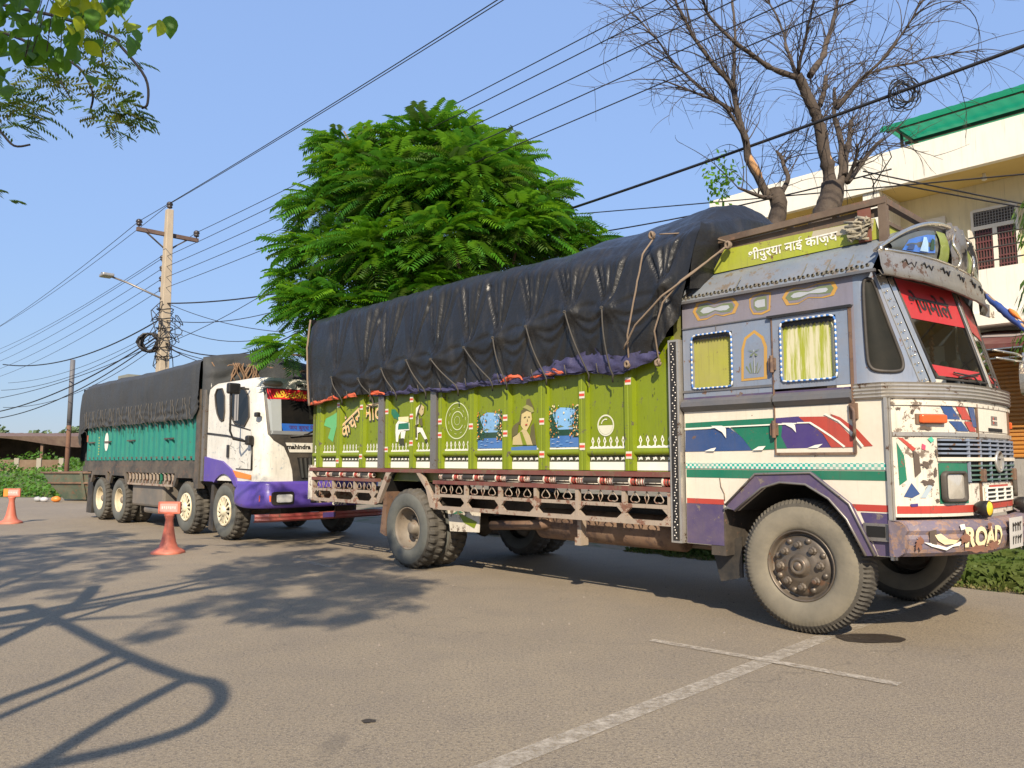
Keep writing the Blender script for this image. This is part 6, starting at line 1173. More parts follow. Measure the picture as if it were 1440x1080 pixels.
# end sheets
def end_sheet(u, nrm):
    ring_ = [tarp_full(u, .42*j/24) for j in range(25)] + [tarp_full(u, .42 + .46*j/30) for j in range(1, 31)] + [tarp_full(u, .88 + .12*j/24) for j in range(1, 25)]
    lo, hi = ring_[:25], ring_[25:55]; far = ring_[55:]
    def fn(a, b):
        zb = (2.0 if nrm < 0 else 2.92) + .06*nz(a*4); 
        y = -.05 + 2.45*a; top = min((p for p in hi+[lo[-1]]), key=lambda p: abs(p.y-y)).z if 0 < a < 1 else edge_z(SR if nrm < 0 else SF)
        z = zb + (top-zb)*b; x = ring_[24].x + nrm*(.02 + .03*math.sin(math.pi*b) + .03*nz(a*3, b*3, 2+nrm) + .02*abs(nz(a*9+b*2, b*3, 5)) )*(1 if .01 < a < .99 and b < .99 else .2)
        return Vector((x + (-.28*(1-min(1, max(0, (z-2.35)/1.1))) if nrm > 0 else 0), y - (.06*math.sin(math.pi*b) if a < .02 else 0), z))
    m_.grid(40, 40, fn)
end_sheet(0, -1); end_sheet(1, 1)
TP = m_.build('tarpaulin', tarp_m, None, label='long creased black tarpaulin tied down over the lime green cargo sides', cat='tarpaulin')
TP.location = O1; TP.rotation_euler = (0,0,ANG)
def flap(name, a, c, mt, dz0, dz1, sd, out=.02, **kw):
    m_ = MB()
    def fn(u, v):
        s = a + (c-a)*u; zb = lerp_tab(hem0, s) + dz0*(1-.0) ; e = math.sin(math.pi*u)**.35
        z = zb + (dz1-dz0)*v*e*(.75+.6*nz(s*2.2, sd*3)) + .04*nz(s*3, sd) + .035*nz(s*9, sd+3)*(1 if v > .5 else .5)
        y = -.075 - out*.6 - .012*math.sin(v*3.1) - .045*abs(nz(s*5 + v*2.5, v*1.2+sd)) - .025*nz(s*12 + v*3, v*2+sd) - (fold(s, .02)*.9 if v > .5 else fold(s,.02)*.9)
        return (s, y, z)
    m_.grid(max(12, int((c-a)*30)), 6, fn); return m_.build(name, mt, TP, **kw)
bluelin = mk_tarp('blue_tarp_lining', (.034,.032,.075), .5); orangelin = plain('orange_hem_cloth', (.55,.085,.03), .7, dust=.3)
flap('lining', -6.1, -1.5, bluelin, -.045, .075, 2, label='blue lining turned out along the hem')
flap('lining', -4.6, -2.6, bluelin, -.06, .05, 7)
flap('lining', -2.9, -1.22, bluelin, -.03, .20, 11, .05, label='broad purple blue lining flap near the cab')
for a, c, sd in ((-7.8,-7.35,1),(-7.25,-6.85,3),(-6.75,-6.4,6),(-6.1,-5.75,8),(-3.4,-3.05,5),(-2.9,-2.45,9),(-7.6,-7.2,12)): flap('orange_trim', a, c, orangelin, -.03, .045, sd, .045)
# thin tie cords, parts of the sheet
cord = plain('dark_cord', (.05,.047,.042), .8)
for i, (q, tt, s2) in enumerate(TIES[:-1]):
    a = tarp_full((q-SR)/(SF-SR), .42*tt) + Vector((0,-.02,0)); b_ = tarp_full((s2-SR)/(SF-SR), 0) + Vector((0,-.07,.0)); pts = [a.lerp(b_, k_/10) + Vector((0,-.03*math.sin(k_*.314),0)) for k_ in range(11)]
    pts += [b_ + Vector((.01,.03,-.06)), b_ + Vector((-.01,.05,-.13))]
    m_ = MB(); m_.tube(pts, .009, 5); m_.build('tie_cord', cord, TP)
    m_ = MB(); m_.tube([a + Vector((.012*math.cos(k_),-.012*math.sin(k_*.5),.012*math.sin(k_))) for k_ in range(9)], .007, 4); m_.build('cord_knot', cord, TP)
for i in range(12):
    m_ = MB(); q = -7.6 + i*.52 + .2*nz(i*3.3); a = tarp_full((q-SR)/(SF-SR), .02) + Vector((0,-.05,0)); m_.tube([a, a + Vector((.02*nz(i),.02,-.09)), a + Vector((.03*nz(i*2.2),.04,-.10-.10*abs(nz(i*5))))], .007, 4); m_.build('cord_end', cord, TP)
# hemp ropes lie over the sheet
def rope(pts, r, label, knots=()):
    m_ = MB(); P = []
    for a, b in zip(pts, pts[1:]):
        a, b = Vector(a), Vector(b); n = max(2, int((b-a).length/.05)); P += [a.lerp(b, k_/n) for k_ in range(n)]
    P.append(Vector(pts[-1])); P = [p + Vector((.006*nz(i*.5), .004*nz(i*.6, 3), .004*nz(i*.7, 5))) for i, p in enumerate(P)]
    m_.tube(P, r, 6)
    for kx in knots:
        for q in range(7): a = random.uniform(0, 6.28); c = Vector(kx); m_.tube([c + Vector((.022*math.cos(a+j*.8), .018*math.sin(j*1.3), .03*math.sin(a+j*.8))) for j in range(7)], r*1.2, 5)
    o = m_.build('rope', rope_m, None, label=label, cat='rope', group='hemp ropes over the black tarpaulin'); o.location = O1; o.rotation_euler = (0,0,ANG); return o
rope([(-1.33,-.05,3.46),(-1.36,-.17,3.3),(-1.45,-.19,2.9),(-1.54,-.19,2.55),(-1.60,-.10,2.30)], .0095, 'hemp rope hanging down the tarpaulin side from a knot on its top edge', [(-1.33,-.06,3.50),(-1.60,-.12,2.28)])
rope([(-.66,.12,3.28),(-.85,-.10,3.05),(-1.10,-.24,2.85),(-1.40,-.25,2.62),(-1.58,-.2,2.42)], .010, 'hemp rope slanting from the roof rack corner down across the tarpaulin', [(-.64,.14,3.30)])
rope([(-.72,.08,3.22),(-.95,-.16,2.98),(-1.12,-.20,2.80),(-1.22,-.2,2.55),(-1.26,-.08,2.28)], .009, 'short hemp rope ending beside the riveted cargo post', [(-1.26,-.10,2.27)])
rope([(-1.30,.02,3.52),(-1.0,.15,3.50),(-.66,.18,3.34)], .007, 'thin hemp rope from the tarpaulin top edge to the roof rack')
rope([(-7.83,-.10,3.55),(-7.82,-.15,3.1),(-7.78,-.15,2.6),(-7.74,-.13,2.2)], .016, 'orange brown rope down the rear corner of the black tarpaulin')
# ------------------------------------------------------------------ the white and purple eight wheeled truck behind
ANG2 = R(-45.2); O2 = Vector((-4.90,13.42,0))
T2 = thing('tipper_truck', 'white and purple four axle truck with teal cargo sides parked behind the painted lorry', 'truck', O2, ANG2)
white2 = paint('scuffed_white_cab', (.70,.68,.61), .35, .35, .3, var=.06, streak=.4, chipcol=(.22,.24,.25), scale=1.5)
teal = paint('teal_paint', (.004,.19,.150), .5, .2, .06, var=.14, streak=.3, chipcol=(.03,.05,.045))
darkframe = paint('dark_frame_paint', (.04,.038,.034), .6, .4, .45, var=.3)
seal = rubberblack; blkgloss = plain('dark_cab_glass', (.006,.007,.008), .12, dust=.04, bmp=0); blkgloss.node_tree.nodes['Principled BSDF'].inputs['Specular IOR Level'].default_value = .25
# wheels: painted spoked discs on the steering axles, plain cream rims behind
for i, (s, kind) in enumerate(((-.12,'cream'),(-1.76,'cream'),(-5.42,'lug'),(-6.72,'lug'))):
    for l, f in ((0, 1), (2.4, -1)):
        h = wheel(T2, s, l, .50, .29, kind, f)
        if i > 1:
            for c in h.children:
                if c.name.startswith('rim'): c.data = c.data.copy(); c.data.materials[0] = rim_cream
            wheel(T2, s, l + (.33 if f == 1 else -.33), .50, .29, kind, f)
        elif f == 1:
            m_ = MB()
            m_.lathe([(.255,.01),(.262,-.004),(.245,-.012),(.225,-.006),(.215,.012)], 40, ax=(0,1,0)); m_.lathe([(.10,.0),(.095,-.02),(.06,-.045),(.03,-.05),(0,-.05)], 20, ax=(0,1,0))
            for q in range(14):
                a = q*6.283/14; m_.beam((math.cos(a)*.09,-.006,math.sin(a)*.09),(math.cos(a)*.225,-.006,math.sin(a)*.225),.034,.016, up=(0,1,0))
            m_.build('wheel_cover', plain('cream_cover',(.72,.64,.45),.4), h)
            m_ = MB(); m_.lathe([(.22,.02),(0,.022)], 30, ax=(0,1,0)); m_.build('wheel_dish', black, h)
m_ = MB()
for l in (.75, 1.57): m_.box(-7.9,.9,l,l+.09,.72,.98)
for s in (-.12,-1.76,-5.42,-6.72): m_.tube([(s,.25,.5),(s,2.15,.5)], .09, 8); m_.box(s-.6,s+.6,.62,.7,.66,.72)
for s in range(-7, 1): m_.box(s,s+.1,.84,1.57,.76,.95)
m_.build('chassis', darkmetal, T2)
m_ = MB(); m_.box(-4.75,-3.0,.05,.6,.42,.95); m_.box(-4.2,-3.3,.1,.55,.28,.42); m_.build('fuel_tank', paint('grey_tank',(.12,.115,.105),.5,.3,.5), T2, bev=.05)
m_ = MB(); m_.prism([(-7.75,.95),(-7.4,.95),(-7.42,.12),(-7.8,.12)], side(.05), 0, .5); m_.build('mud_flap', rubberblack, T2)
m_ = MB(); m_.prism([(-.72,.95),(-.62,.95),(-.60,.12),(-.80,.15)], side(.03), 0, .45); m_.build('mud_flap', rubberblack, T2)
# cargo body of ribbed teal plate
secs = [(-7.85,-6.7),(-6.7,-5.55),(-5.55,-3.6),(-3.6,-1.33)]
m_ = MB(); m_.box(-7.82,-1.35,.1,2.3,1.18,1.3); m_.box(-7.8,-1.35,2.3,2.4,1.2,2.4); m_.box(-7.86,-7.78,.05,2.38,1.1,2.5); m_.box(-1.38,-1.3,.05,2.38,1.1,2.9); crg = m_.build('cargo_body', teal, T2)
for a, c in secs:
    m_ = MB(); n = max(2, int((c-a)/.27)); w_ = (c-a)/n; P = []
    for q in range(n): x = a + q*w_; P += [(x,.03),(x+w_*.42,.03),(x+w_*.5,-.03),(x+w_*.92,-.03)]
    P.append((c,.03)); k_ = len(P); m_.add([(x,y,1.375) for x, y in P] + [(x,y,2.3) for x, y in P], [(i,i+1,k_+i+1,k_+i) for i in range(k_-1)]); m_.build('side_panel', teal, crg)
    m_ = MB(); x = a + (c-a)*.45; m_.beam((x-.22,-.045,1.80),(x+.22,-.045,1.80),.03,.03); m_.build('hinge_bar', darkframe, crg)
    m_ = MB()
    for q in range(n): x = a + (q+.25)*w_; m_.box(x-.06,x+.06,-.02,.028,1.41,1.45)
    m_.build('drain_slot', darkframe, crg, kind='stuff')
m_ = MB(); m_.add([(-6.30+.13*math.cos(t*.314),-.034,1.80+.21*math.sin(t*.314)) for t in range(20)], [tuple(range(20))]); m_.build('white_patch', whitepaint, crg, fix=False)
m_ = MB()
for q in range(7): m_.add([(-6.86+.02*(q%2),-.034,1.50+.065*q),(-6.78,-.034,1.505+.065*q),(-6.79,-.034,1.535+.065*q),(-6.87,-.034,1.53+.065*q)], [(0,1,2,3)])
m_.add([(-7.75,-.034,1.82),(-7.64,-.034,1.82),(-7.64,-.034,1.98),(-7.75,-.034,1.98)], [(0,1,2,3)], 1); m_.build('faded_lettering', [plain('faded_yellow',(.35,.40,.12)), plain('faded_red',(.35,.10,.05))], crg, fix=False, kind='stuff')
m_ = MB(); m_.box(-7.95,-1.25,-.03,.1,1.12,1.25); m_.box(-7.9,-1.3,-.01,.05,1.25,1.372); m_.build('sill', darkframe, crg)
for a, c in ((-7.35,-6.08),(-6.04,-4.85),(-2.36,-1.22)):
    mid_ = (a+c)/2; w_ = (c-a)/2; m_ = MB(); out_ = [(a,.86),(a+.1,1.12),(c-.1,1.12),(c,.86)]; in_ = [(a+.09,.86),(a+.2,1.04),(c-.2,1.04),(c-.09,.86)]; m_.prism(out_ + in_[::-1], side(0), -.03, .02); m_.build('wheel_arch', darkframe, crg)
m_ = MB(); m_.box(-4.9,-2.4,-.02,.02,.86,.90); m_.build('rail', lattice, crg)
for q in range(13): x = -4.82 + q*.195; m_ = MB(); m_.prism([(x,.90),(x+.05,.98),(x+.02,1.12),(x+.07,1.12),(x+.10,.98),(x+.05,.90)], side(-.015), 0, .03); m_.build('lattice_bar', stripegreen if q == 9 else lattice, crg)
m_ = MB(); m_.box(-1.28,-1.10,-.06,.06,.86,2.68); m_.build('corner_post', darkframe, crg)
m_ = MB(); m_.box(-1.06,-.97,-.04,.04,1.0,2.66); m_.build('corner_post', steel, crg)
m_ = MB()
for z in (.62,.78,.95): m_.box(-8.15,-8.02,.15,2.25,z,z+.07)
m_.box(-8.1,-7.9,.2,.3,.6,1.1); m_.box(-8.1,-7.9,2.1,2.2,.6,1.1); m_.build('rear_guard', rust, T2)
# cab
def k2(l): 
    l = min(l, 2.4 - l); c = max(0, .2 - l)/.2
    return .80 + .33*math.sqrt(max(0, 1 - c*c)) + .05*(1-abs(1-l/1.2)**2)
def C2(l, z, off=0):
    kk = k2(max(0, min(2.4, l))) + off - .14*max(0, z-1.75)/.85
    return (kk, l, z)
path2 = [(s, -1) for s in (-.90,-.6,-.3,0,.3,.6,.78)] + [(None, .3*(1-math.cos(q*.157))) for q in range(11)] + [(None, .3+.2*q) for q in range(1,9)] + [(None, 2.1)] + [(None, 2.1+.3*math.sin(q*.157)) for q in range(1,11)] + [(s, 2) for s in (.78,.3,-.3,-.9)]
def P2(i, z, off=0):
    s, l = path2[i]
    if s is None: return C2(l, z, off)
    return (s - (.14*max(0, z-1.75)/.85)*max(0,(s-.3))/.5, -off if l < 0 else 2.4+off, z)
zz2 = [1.02,1.2,1.4,1.6,1.75,1.95,2.15,2.35,2.55,2.66,2.73,2.77]
m_ = MB(); N2 = len(path2)
def shell(u, v):
    i = int(round(u*(N2-1))); j = int(round(v*(len(zz2)-1))); z = zz2[j]; p = Vector(P2(i, z)); c = Vector((.0,1.2,z)); 
    if z > 2.6: p = p.lerp(Vector((p.x*.9, 1.2+(p.y-1.2)*.9, z)), ((z-2.6)/.17)**2)
    return p
m_.grid(N2-1, len(zz2)-1, shell); m_.add([shell(i/(N2-1), 1) for i in range(N2)], [tuple(range(N2))]); m_.box(-.92,-.88,.02,2.38,1.0,2.78); cab2 = m_.build('cab', white2, T2)
m_ = MB(); m_.grid(10, 6, lambda u, v: (-.85+1.0*u, .5+1.4*v, 2.78+.07*math.sin(math.pi*u)*math.sin(math.pi*v)+.02*nz(u*4,v*4))); m_.build('roof_hatch_cover', paint('grey_canvas',(.17,.17,.165),.8), T2)
def sdec(name, P, mt, y=-.004, parent=None, **kw):
    m_ = MB(); m_.add([(u, y, v) for u, v in P], [tuple(range(len(P)))]); return m_.build(name, mt, parent or T2, fix=False, **kw)
dr2 = sdec('door', [(-.10,1.98),(.80,1.86),(.83,1.66),(.83,1.22),(.35,1.22),(.20,1.40),(-.10,1.42)], white2, -.005)
w1 = sdec('window', smooth_poly([(-.66,2.64),(-.26,2.64),(-.20,2.08),(-.38,2.06),(-.56,2.25)], 1), blkgloss, -.006)
w2 = sdec('window', smooth_poly([(-.03,2.58),(.02,2.62),(.66,2.60),(.74,1.92),(.03,2.02)], 1), blkgloss, -.008)
for wn_, P in ((w1, [(-.66,2.64),(-.26,2.64),(-.20,2.08),(-.38,2.06),(-.56,2.25)]), (w2, [(-.03,2.58),(.02,2.62),(.66,2.60),(.74,1.92),(.03,2.02)])):
    m_ = MB(); m_.tube([(u,-.008,v) for u, v in smooth_poly(P, 1)], .016, 5, closed=True); m_.build('window_seal', seal, wn_)
m_ = MB(); m_.grid(4, 6, lambda u, v: (.16+.16*u, -.010-.004*math.sin(u*9), 2.05+.45*v)); m_.build('curtain', plain('grey_curtain',(.30,.29,.28),.8), w2)
m_ = MB(); m_.tube([(-.9,-.006,1.86),(-.1,-.008,1.80),(.5,-.008,1.72),(.86,-.008,1.62)], .018, 5); m_.tube([(.86,-.01,1.64),(.87,-.01,1.22)], .018, 5); m_.tube([(.86,-.008,1.215),(.3,-.008,1.23)], .01, 4); m_.tube([(-.02,-.006,2.0),(.78,-.006,1.87)], .012, 4); m_.build('door_seam', black, dr2)
m_ = MB(); m_.box(-.06,.03,-.03,-.004,1.42,1.64); m_.build('handle', black, dr2, bev=.015)
rs = random.Random(5); m_ = MB()
for q in range(26):
    x, z = rs.uniform(-.05,.8), rs.uniform(1.25,1.72); a = rs.uniform(0,3.1); d = Vector((math.cos(a),0,math.sin(a)))*rs.uniform(.02,.10); w = Vector((-d.z,0,d.x)).normalized()*rs.uniform(.003,.01); p = Vector((x,-.0075,z)); m_.add([p-d, p+w, p+d, p-w], [(0,1,2,3)])
m_.build('scuffs', plain('scuff_grey',(.20,.20,.20)), dr2, fix=False, kind='stuff')
sdec('orange_band', [(.16,1.205),(.86,1.13),(.86,1.05),(.22,1.09)], orange, -.006)
# purple skirt over the front wheel, purple bumper
m_ = MB(); P = [(-.92,1.00),(-.92,1.44),(-.60,1.40),(-.2,1.36),(.15,1.22),(.34,1.06),(.40,.95)]; I = [(.36,.92)] + [(-.12+.52*math.cos(R(t)), .62+.52*math.sin(R(t))) for t in range(40,141,12)] + [(-.55,1.0)]
m_.prism(P + I, side(0), -.035, .03); m_.build('wheel_arch', purple2, T2)
m_ = MB()
for i in range(len(I)-1): (a, b_), (c, d) = I[i], I[i+1]; m_.add([(a,.031,b_),(c,.031,d),(c,.6,d),(a,.6,b_)], [(0,1,2,3)])
m_.box(-.92,.4,.45,.5,.6,1.1); m_.build('wheel_well', darkmetal, T2)
ppath = [(.34,-.02),(.45,-.03),(.60,-.03)] + [(k2(l)+.05, l) for l in [-.02+.0] ] + [(k2(l)+.06, l) for l in [.3*(1-math.cos(q*.157)) for q in range(1,11)]] + [(k2(.3+.2*q)+.06, .3+.2*q) for q in range(1,10)] + [(k2(2.1+.3*math.sin(q*.157))+.06, 2.1+.3*math.sin(q*.157)) for q in range(1,11)] + [(.6,2.43),(.34,2.42)]
bprof = [(-.10,1.03),(-.02,1.02),(.015,.97),(.0,.90),(.03,.86),(.035,.66),(.02,.60),(-.06,.585)]
def bp2(i, j, o=0):
    x, y = ppath[i]; d, z = bprof[j]; n = Vector((x-.0, (y-1.2), 0)); 
    if i < 3: return (x, y - d*.6 - o, z + (.0 if z > .9 else (.02*(2-i) if z < .7 else 0)))
    if i >= len(ppath)-2: return (x, y + d*.6, z)
    return (x + d + o, y, z)
m_ = MB(); m_.grid(len(ppath)-1, len(bprof)-1, lambda u, v: bp2(int(round(u*(len(ppath)-1))), int(round(v*(len(bprof)-1))))); bm2 = m_.build('bumper', purple2, T2)
def B2(l, z, o=.10): return (k2(l) + o, l, z)
for l0, sg in ((.36, 1), (2.04, -1)):
    A = [(l0+a*.19, .755+b_*.105) for a, b_ in rr_(1, 1, .3)]; n = len(A)
    m_ = MB(); m_.add([B2(u, v, .09) for u, v in A] + [B2(u, v, .115) for u, v in A] + [B2(l0+(u-l0)*.8, .755+(v-.755)*.75, .108) for u, v in A], [(j*n+i, j*n+(i+1) % n, (j+1)*n+(i+1) % n, (j+1)*n+i) for j in range(2) for i in range(n)] + [tuple(2*n+i for i in range(n))]); hl = m_.build('headlight', black, T2)
    m_ = MB(); m_.add([B2(l0+(u-l0)*.72+.02*sg, .75+(v-.755)*.6, .125) for u, v in A], [tuple(range(n))]); m_.build('lens', plain('bright_lens',(.70,.70,.66),.12,dust=.1), hl, fix=False)
    m_ = MB(); x = .10 if sg > 0 else 2.3; m_.add([B2(u, v, .105) for u, v in ((x-.07,.70),(x+.06,.70),(x+.06,.80),(x-.07,.80))], [(0,1,2,3)]); m_.build('indicator', amber, T2, fix=False)
def f2(name, P, mt, off, parent=None, **kw):
    m_ = MB(); bm = bmesh.new(); bm.faces.new([bm.verts.new((u, v, 0)) for u, v in P]); lo, hi = min(q[0] for q in P), max(q[0] for q in P); x = lo + .06
    while x < hi - .01: bmesh.ops.bisect_plane(bm, geom=bm.verts[:]+bm.edges[:]+bm.faces[:], plane_co=(x,0,0), plane_no=(1,0,0)); x += .06
    bmesh.ops.bisect_plane(bm, geom=bm.verts[:]+bm.edges[:]+bm.faces[:], plane_co=(0,1.75,0), plane_no=(0,1,0)); bm.verts.index_update()
    m_.add([C2(v.co.x, v.co.y, off) for v in bm.verts], [tuple(v.index for v in f.verts) for f in bm.faces]); bm.free(); return m_.build(name, mt, parent or T2, fix=False, **kw)
def mir(P): return [(2.4-u, v) for u, v in P]
left = [(.10,2.58),(.13,1.80),(.22,1.70),(.40,1.60),(.50,1.40),(.56,1.20),(.58,1.02)]
f2('front_surround', left + mir(left)[::-1], plain('dark_plastic',(.028,.028,.028),.45,dust=.3), .006)
ws2 = f2('windscreen', [(.14,2.56),(.17,1.80),(2.23,1.80),(2.26,2.56)], blkgloss, .012)
f2('reflection_band', [(.14,2.40),(.17,1.80),(.36,1.80),(.38,2.40)], plain('painted_pale_reflection',(.33,.36,.37),.2), .014, ws2)  # pale band: a reflection painted onto the windscreen
f2('sun_strip', [(.14,2.565),(.15,2.385),(.5,2.40),(.7,2.375),(1.0,2.40),(1.2,2.375),(1.5,2.40),(1.75,2.375),(2.25,2.385),(2.26,2.565)], crimson, .016, ws2)
f2('blue_strip', [(.36,1.985),(.38,1.86),(2.03,1.86),(2.04,1.985)], plain('blue_film',(.012,.10,.42),.3), .016, ws2)
f2('dash_edge', [(.16,1.86),(.19,1.80),(2.21,1.80),(2.24,1.86)], plain('grey_cowl',(.18,.19,.20),.3), .0155, ws2)
gold = plain('gold_lettering', (.80,.48,.05), .4)
text('lettering', 'Buddha', gold, ws2, lambda u, v: C2(u, v, .020), .165, .35, .004, 0, (.60,2.475), 1.1)
f2('lotus_mark', [(.24,2.42),(.38,2.42),(.35,2.47),(.31,2.54),(.28,2.47)], gold, .019, ws2)
text('lettering', 'जय बुद्ध नेपाल', violet, ws2, lambda u, v: C2(u, v, .020), .09, 0, .002, 0, (.80,1.92), 1.2)
def CR(l, z, o):
    p = Vector(C2(l, z, o)); return p.lerp(Vector((p.x*.9, 1.2+(p.y-1.2)*.9, z)), ((max(2.6, z)-2.6)/.17)**2)
text('lettering', 'Jeet Jah', black, cab2, lambda u, v: CR(u, v, .016), .095, 0, .003, 0, (.80,2.655), 1.0)
m_ = MB()
for q in range(16): t = q/15
m_.lathe([(0,-.17),(.045,-.13),(.055,0),(.045,.13),(0,.17)], 12, CR(.24,2.655,.02), (.35,1,0)); m_.build('roof_lamp', paint('olive_lamp',(.20,.18,.13),.4), T2)
m_ = MB(); m_.tube([C2(.75,1.80,.03), C2(.95,1.88,.03), C2(1.05,1.80,.03)], .012, 5); m_.tube([C2(.5,1.77,.03), C2(1.4,1.84,.03)], .012, 5); m_.tube([C2(1.2,1.77,.03), C2(1.9,1.84,.03)], .012, 5); m_.build('wiper', black, T2)
nb2 = f2('name_band', [(.42,1.665),(.50,1.505),(1.90,1.505),(1.98,1.665)], white2, .02)
text('lettering', 'mahindra', black, nb2, lambda u, v: C2(u, v, .025), .105, 0, .004, 0, (.66,1.595), 1.1)
gr2 = f2('grille', [(.64,1.42),(.72,1.07),(1.68,1.07),(1.76,1.42)], hole, .012)
for q in range(13): x = .70 + q*.083; m_ = MB(); a, b_ = C2(x,1.41,.02), C2(x+(1.2-x)*.10,1.08,.02); m_.beam(a, b_, .028, .03, up=(1,0,0)); m_.build('slat', plain('grille_grey',(.05,.055,.055),.4), gr2)
for z, mt in ((1.015, navy), (.985, steel)): f2('grille_trim', [(.62,z-.012),(1.78,z-.012),(1.78,z+.012),(.62,z+.012)], mt, .03)
m_ = MB(); m_.box(*[c for c in (k2(1.0)+.07,k2(1.0)+.11,.86,1.12,.67,.80)]); m_.build('bumper_recess', black, bm2); m_ = MB(); m_.box(k2(.99)+.10,k2(.99)+.125,.93,1.02,.69,.73); m_.build('fog_lamp', chrome, bm2)
text('lettering', '8092', whitepaint, bm2, lambda u, v: (k2(u)+.102, u, v), .13, 0, .004, 0, (1.42,.65), 1.1)
m_ = MB(); m_.grid(26, 5, lambda u, v: (lambda l, q: (k2(max(0,min(2.4,l)))*.35+.80+q[0], l, q[1]))(-.06+2.5*u, [(.0,.50),(.05,.495),(.06,.46),(.05,.435),(.06,.40),(.0,.37)][int(round(v*5))]), sm=False); bar = m_.build('guard_bar', paint('red_guard_bar',(.30,.035,.035),.45,.35,.35,var=.2), T2)
m_ = MB(); m_.add([(lambda l: (k2(max(0,min(2.4,l)))*.35+.80+.064, l, z))(l) for z in (.405,.49) for l in (1.1,1.35)], [(0,1,3,2)]); m_.build('violet_patch', violet, bar, fix=False)
m_ = MB(); m_.box(.55,.95,.5,.6,.45,.7); m_.box(.55,.95,1.8,1.9,.45,.7); m_.build('guard_bracket', darkmetal, T2)
# mirrors
m_ = MB(); m_.tube([(.72,-.03,2.56),(.74,-.30,2.56),(.74,-.34,2.45),(.74,-.34,1.85),(.74,-.28,1.72),(.86,-.03,1.66)], .018, 6); ma = m_.build('mirror_arm', black, T2)
m_ = MB(); m_.box(.70,.80,-.42,-.20,2.46,2.64); m_.build('mirror', black, ma, bev=.03); m_ = MB(); m_.box(.80,.92,-.12,.0,1.62,1.78); m_.build('mirror', black, ma, bev=.03)
m_ = MB(); m_.box(.98,1.08,-.06,.02,2.08,2.16); m_.build('side_marker', black, T2, bev=.02)
# tarpaulin over the teal body
tarp2_m = mk_tarp('dull_black_tarpaulin', (.030,.032,.034), .62)
S0, S1_ = -8.12, -1.12
def t2z(s): return lerp_tab([(-8.2,3.10),(-7.9,3.22),(-6,3.24),(-4,3.22),(-2,3.26),(-1.1,3.28)], s)
def t2b(s): return lerp_tab([(-8.2,1.5),(-7.95,2.0),(-7.6,2.15),(-1.3,2.14),(-1.1,2.4)], s) + .03*nz(s*2.3) + .02*nz(s*9)
def tp2(u, v):
    s = S0 + (S1_-S0)*u; zb, zt = t2b(s), t2z(s); low = 0
    if v < .5:
        t = v/.5; z = zb + (zt-zb)*t; crk = max(0, 1-t/.38)
        y = -.06 - .05*math.sin(math.pi*t) + .02*nz(s*2, t*2) - crk*(.05*abs(nz(s*9, t*9, 3)) + .05*nz(s*5, t*14, 6) + .03) - .02*abs(nz(s*5+t, t*.8, 9)) + max(0, t-.9)*1.2
    elif v < .9: t = (v-.5)/.4; y = .06 + 2.28*t; z = zt + .16*math.sin(math.pi*t) + .03*nz(s*2, t*4)
    else: t = (v-.9)/.1; y = 2.36+.06*t; z = zt - (zt-2.1)*t
    return Vector((s, y, z))
m_ = MB(); m_.grid(240, 80, tp2)
for u, nrm in ((0, -1), (1, 1)):
    def fn(a, b_):
        y = -.05 + 2.4*a; zt = tp2(u, .5 + .4*a).z; zb = 1.35 if nrm < 0 else 2.3; z = zb + (zt-zb)*b_
        return Vector((tp2(u, .5).x + nrm*((.05+.10*abs(nz(a*6, b_*5, 3)) + (.18*math.sin(math.pi*b_) if nrm > 0 else .06))*(1 if .02 < a < .98 and b_ < .98 else .1)), y, z))
    m_.grid(36, 30, fn)
TP2 = m_.build('tarpaulin', tarp2_m, None, label='dull black tarpaulin over the teal cargo body of the far truck', cat='tarpaulin'); TP2.location = O2; TP2.rotation_euler = (0,0,ANG2)
for q in range(34):
    s = -7.7 + q*.19 + .04*nz(q*3.3); m_ = MB(); z0 = t2b(s); pts = []
    for k_ in range(9): t = .36*(1-k_/8); p = tp2((s+.05*math.sin(q*2+t*9)-S0)/(S1_-S0), .5*t); pts.append(p + Vector((.03*nz(q+k_*.8),-.015,0)))
    pts += [Vector((s+.02*nz(q*7),-.07,z0-.05)), Vector((s+.03*nz(q*5),-.05,z0-.10-.12*rs.random()))]
    m_.tube(pts, .0055, 4); m_.build('tie_cord', plain('pale_dusty_cord',(.11,.10,.085),.9), TP2)
m_ = MB()
for q in range(26):
    p = Vector((-1.0+.10*rs.random(), .65+rs.gauss(0,.16), 3.2-.03*rs.random())); P = [p + Vector((.08+.06*nz(q+k_), .05*math.sin(k_+q), -.07*k_)) for k_ in range(6)]; m_.tube(P, .014, 5)
for q in range(14):
    y = .4+rs.random()*1.6; P = [Vector((-.95+.08*nz(q*3+k_), y+.22*k_*(1 if q % 2 else -1)*.5, 3.18-.05*rs.random()*k_)) for k_ in range(6)]; m_.tube(P, .012, 4)
o = m_.build('rope', paint('brown_rope',(.20,.12,.07),.9,0,.2), None, fix=False, label='tangle of brown rope on the front of the far truck load above its cab', cat='rope'); o.location = O2; o.rotation_euler = (0,0,ANG2)
o = bb('box', plain('grey_green_board',(.20,.21,.18),.8), (-8.05,-7.35,.7,1.4,3.22,3.52), parent=None, label='grey box lying on top of the far tarpaulin', cat='box'); o.location = O2; o.rotation_euler = (0,0,ANG2)
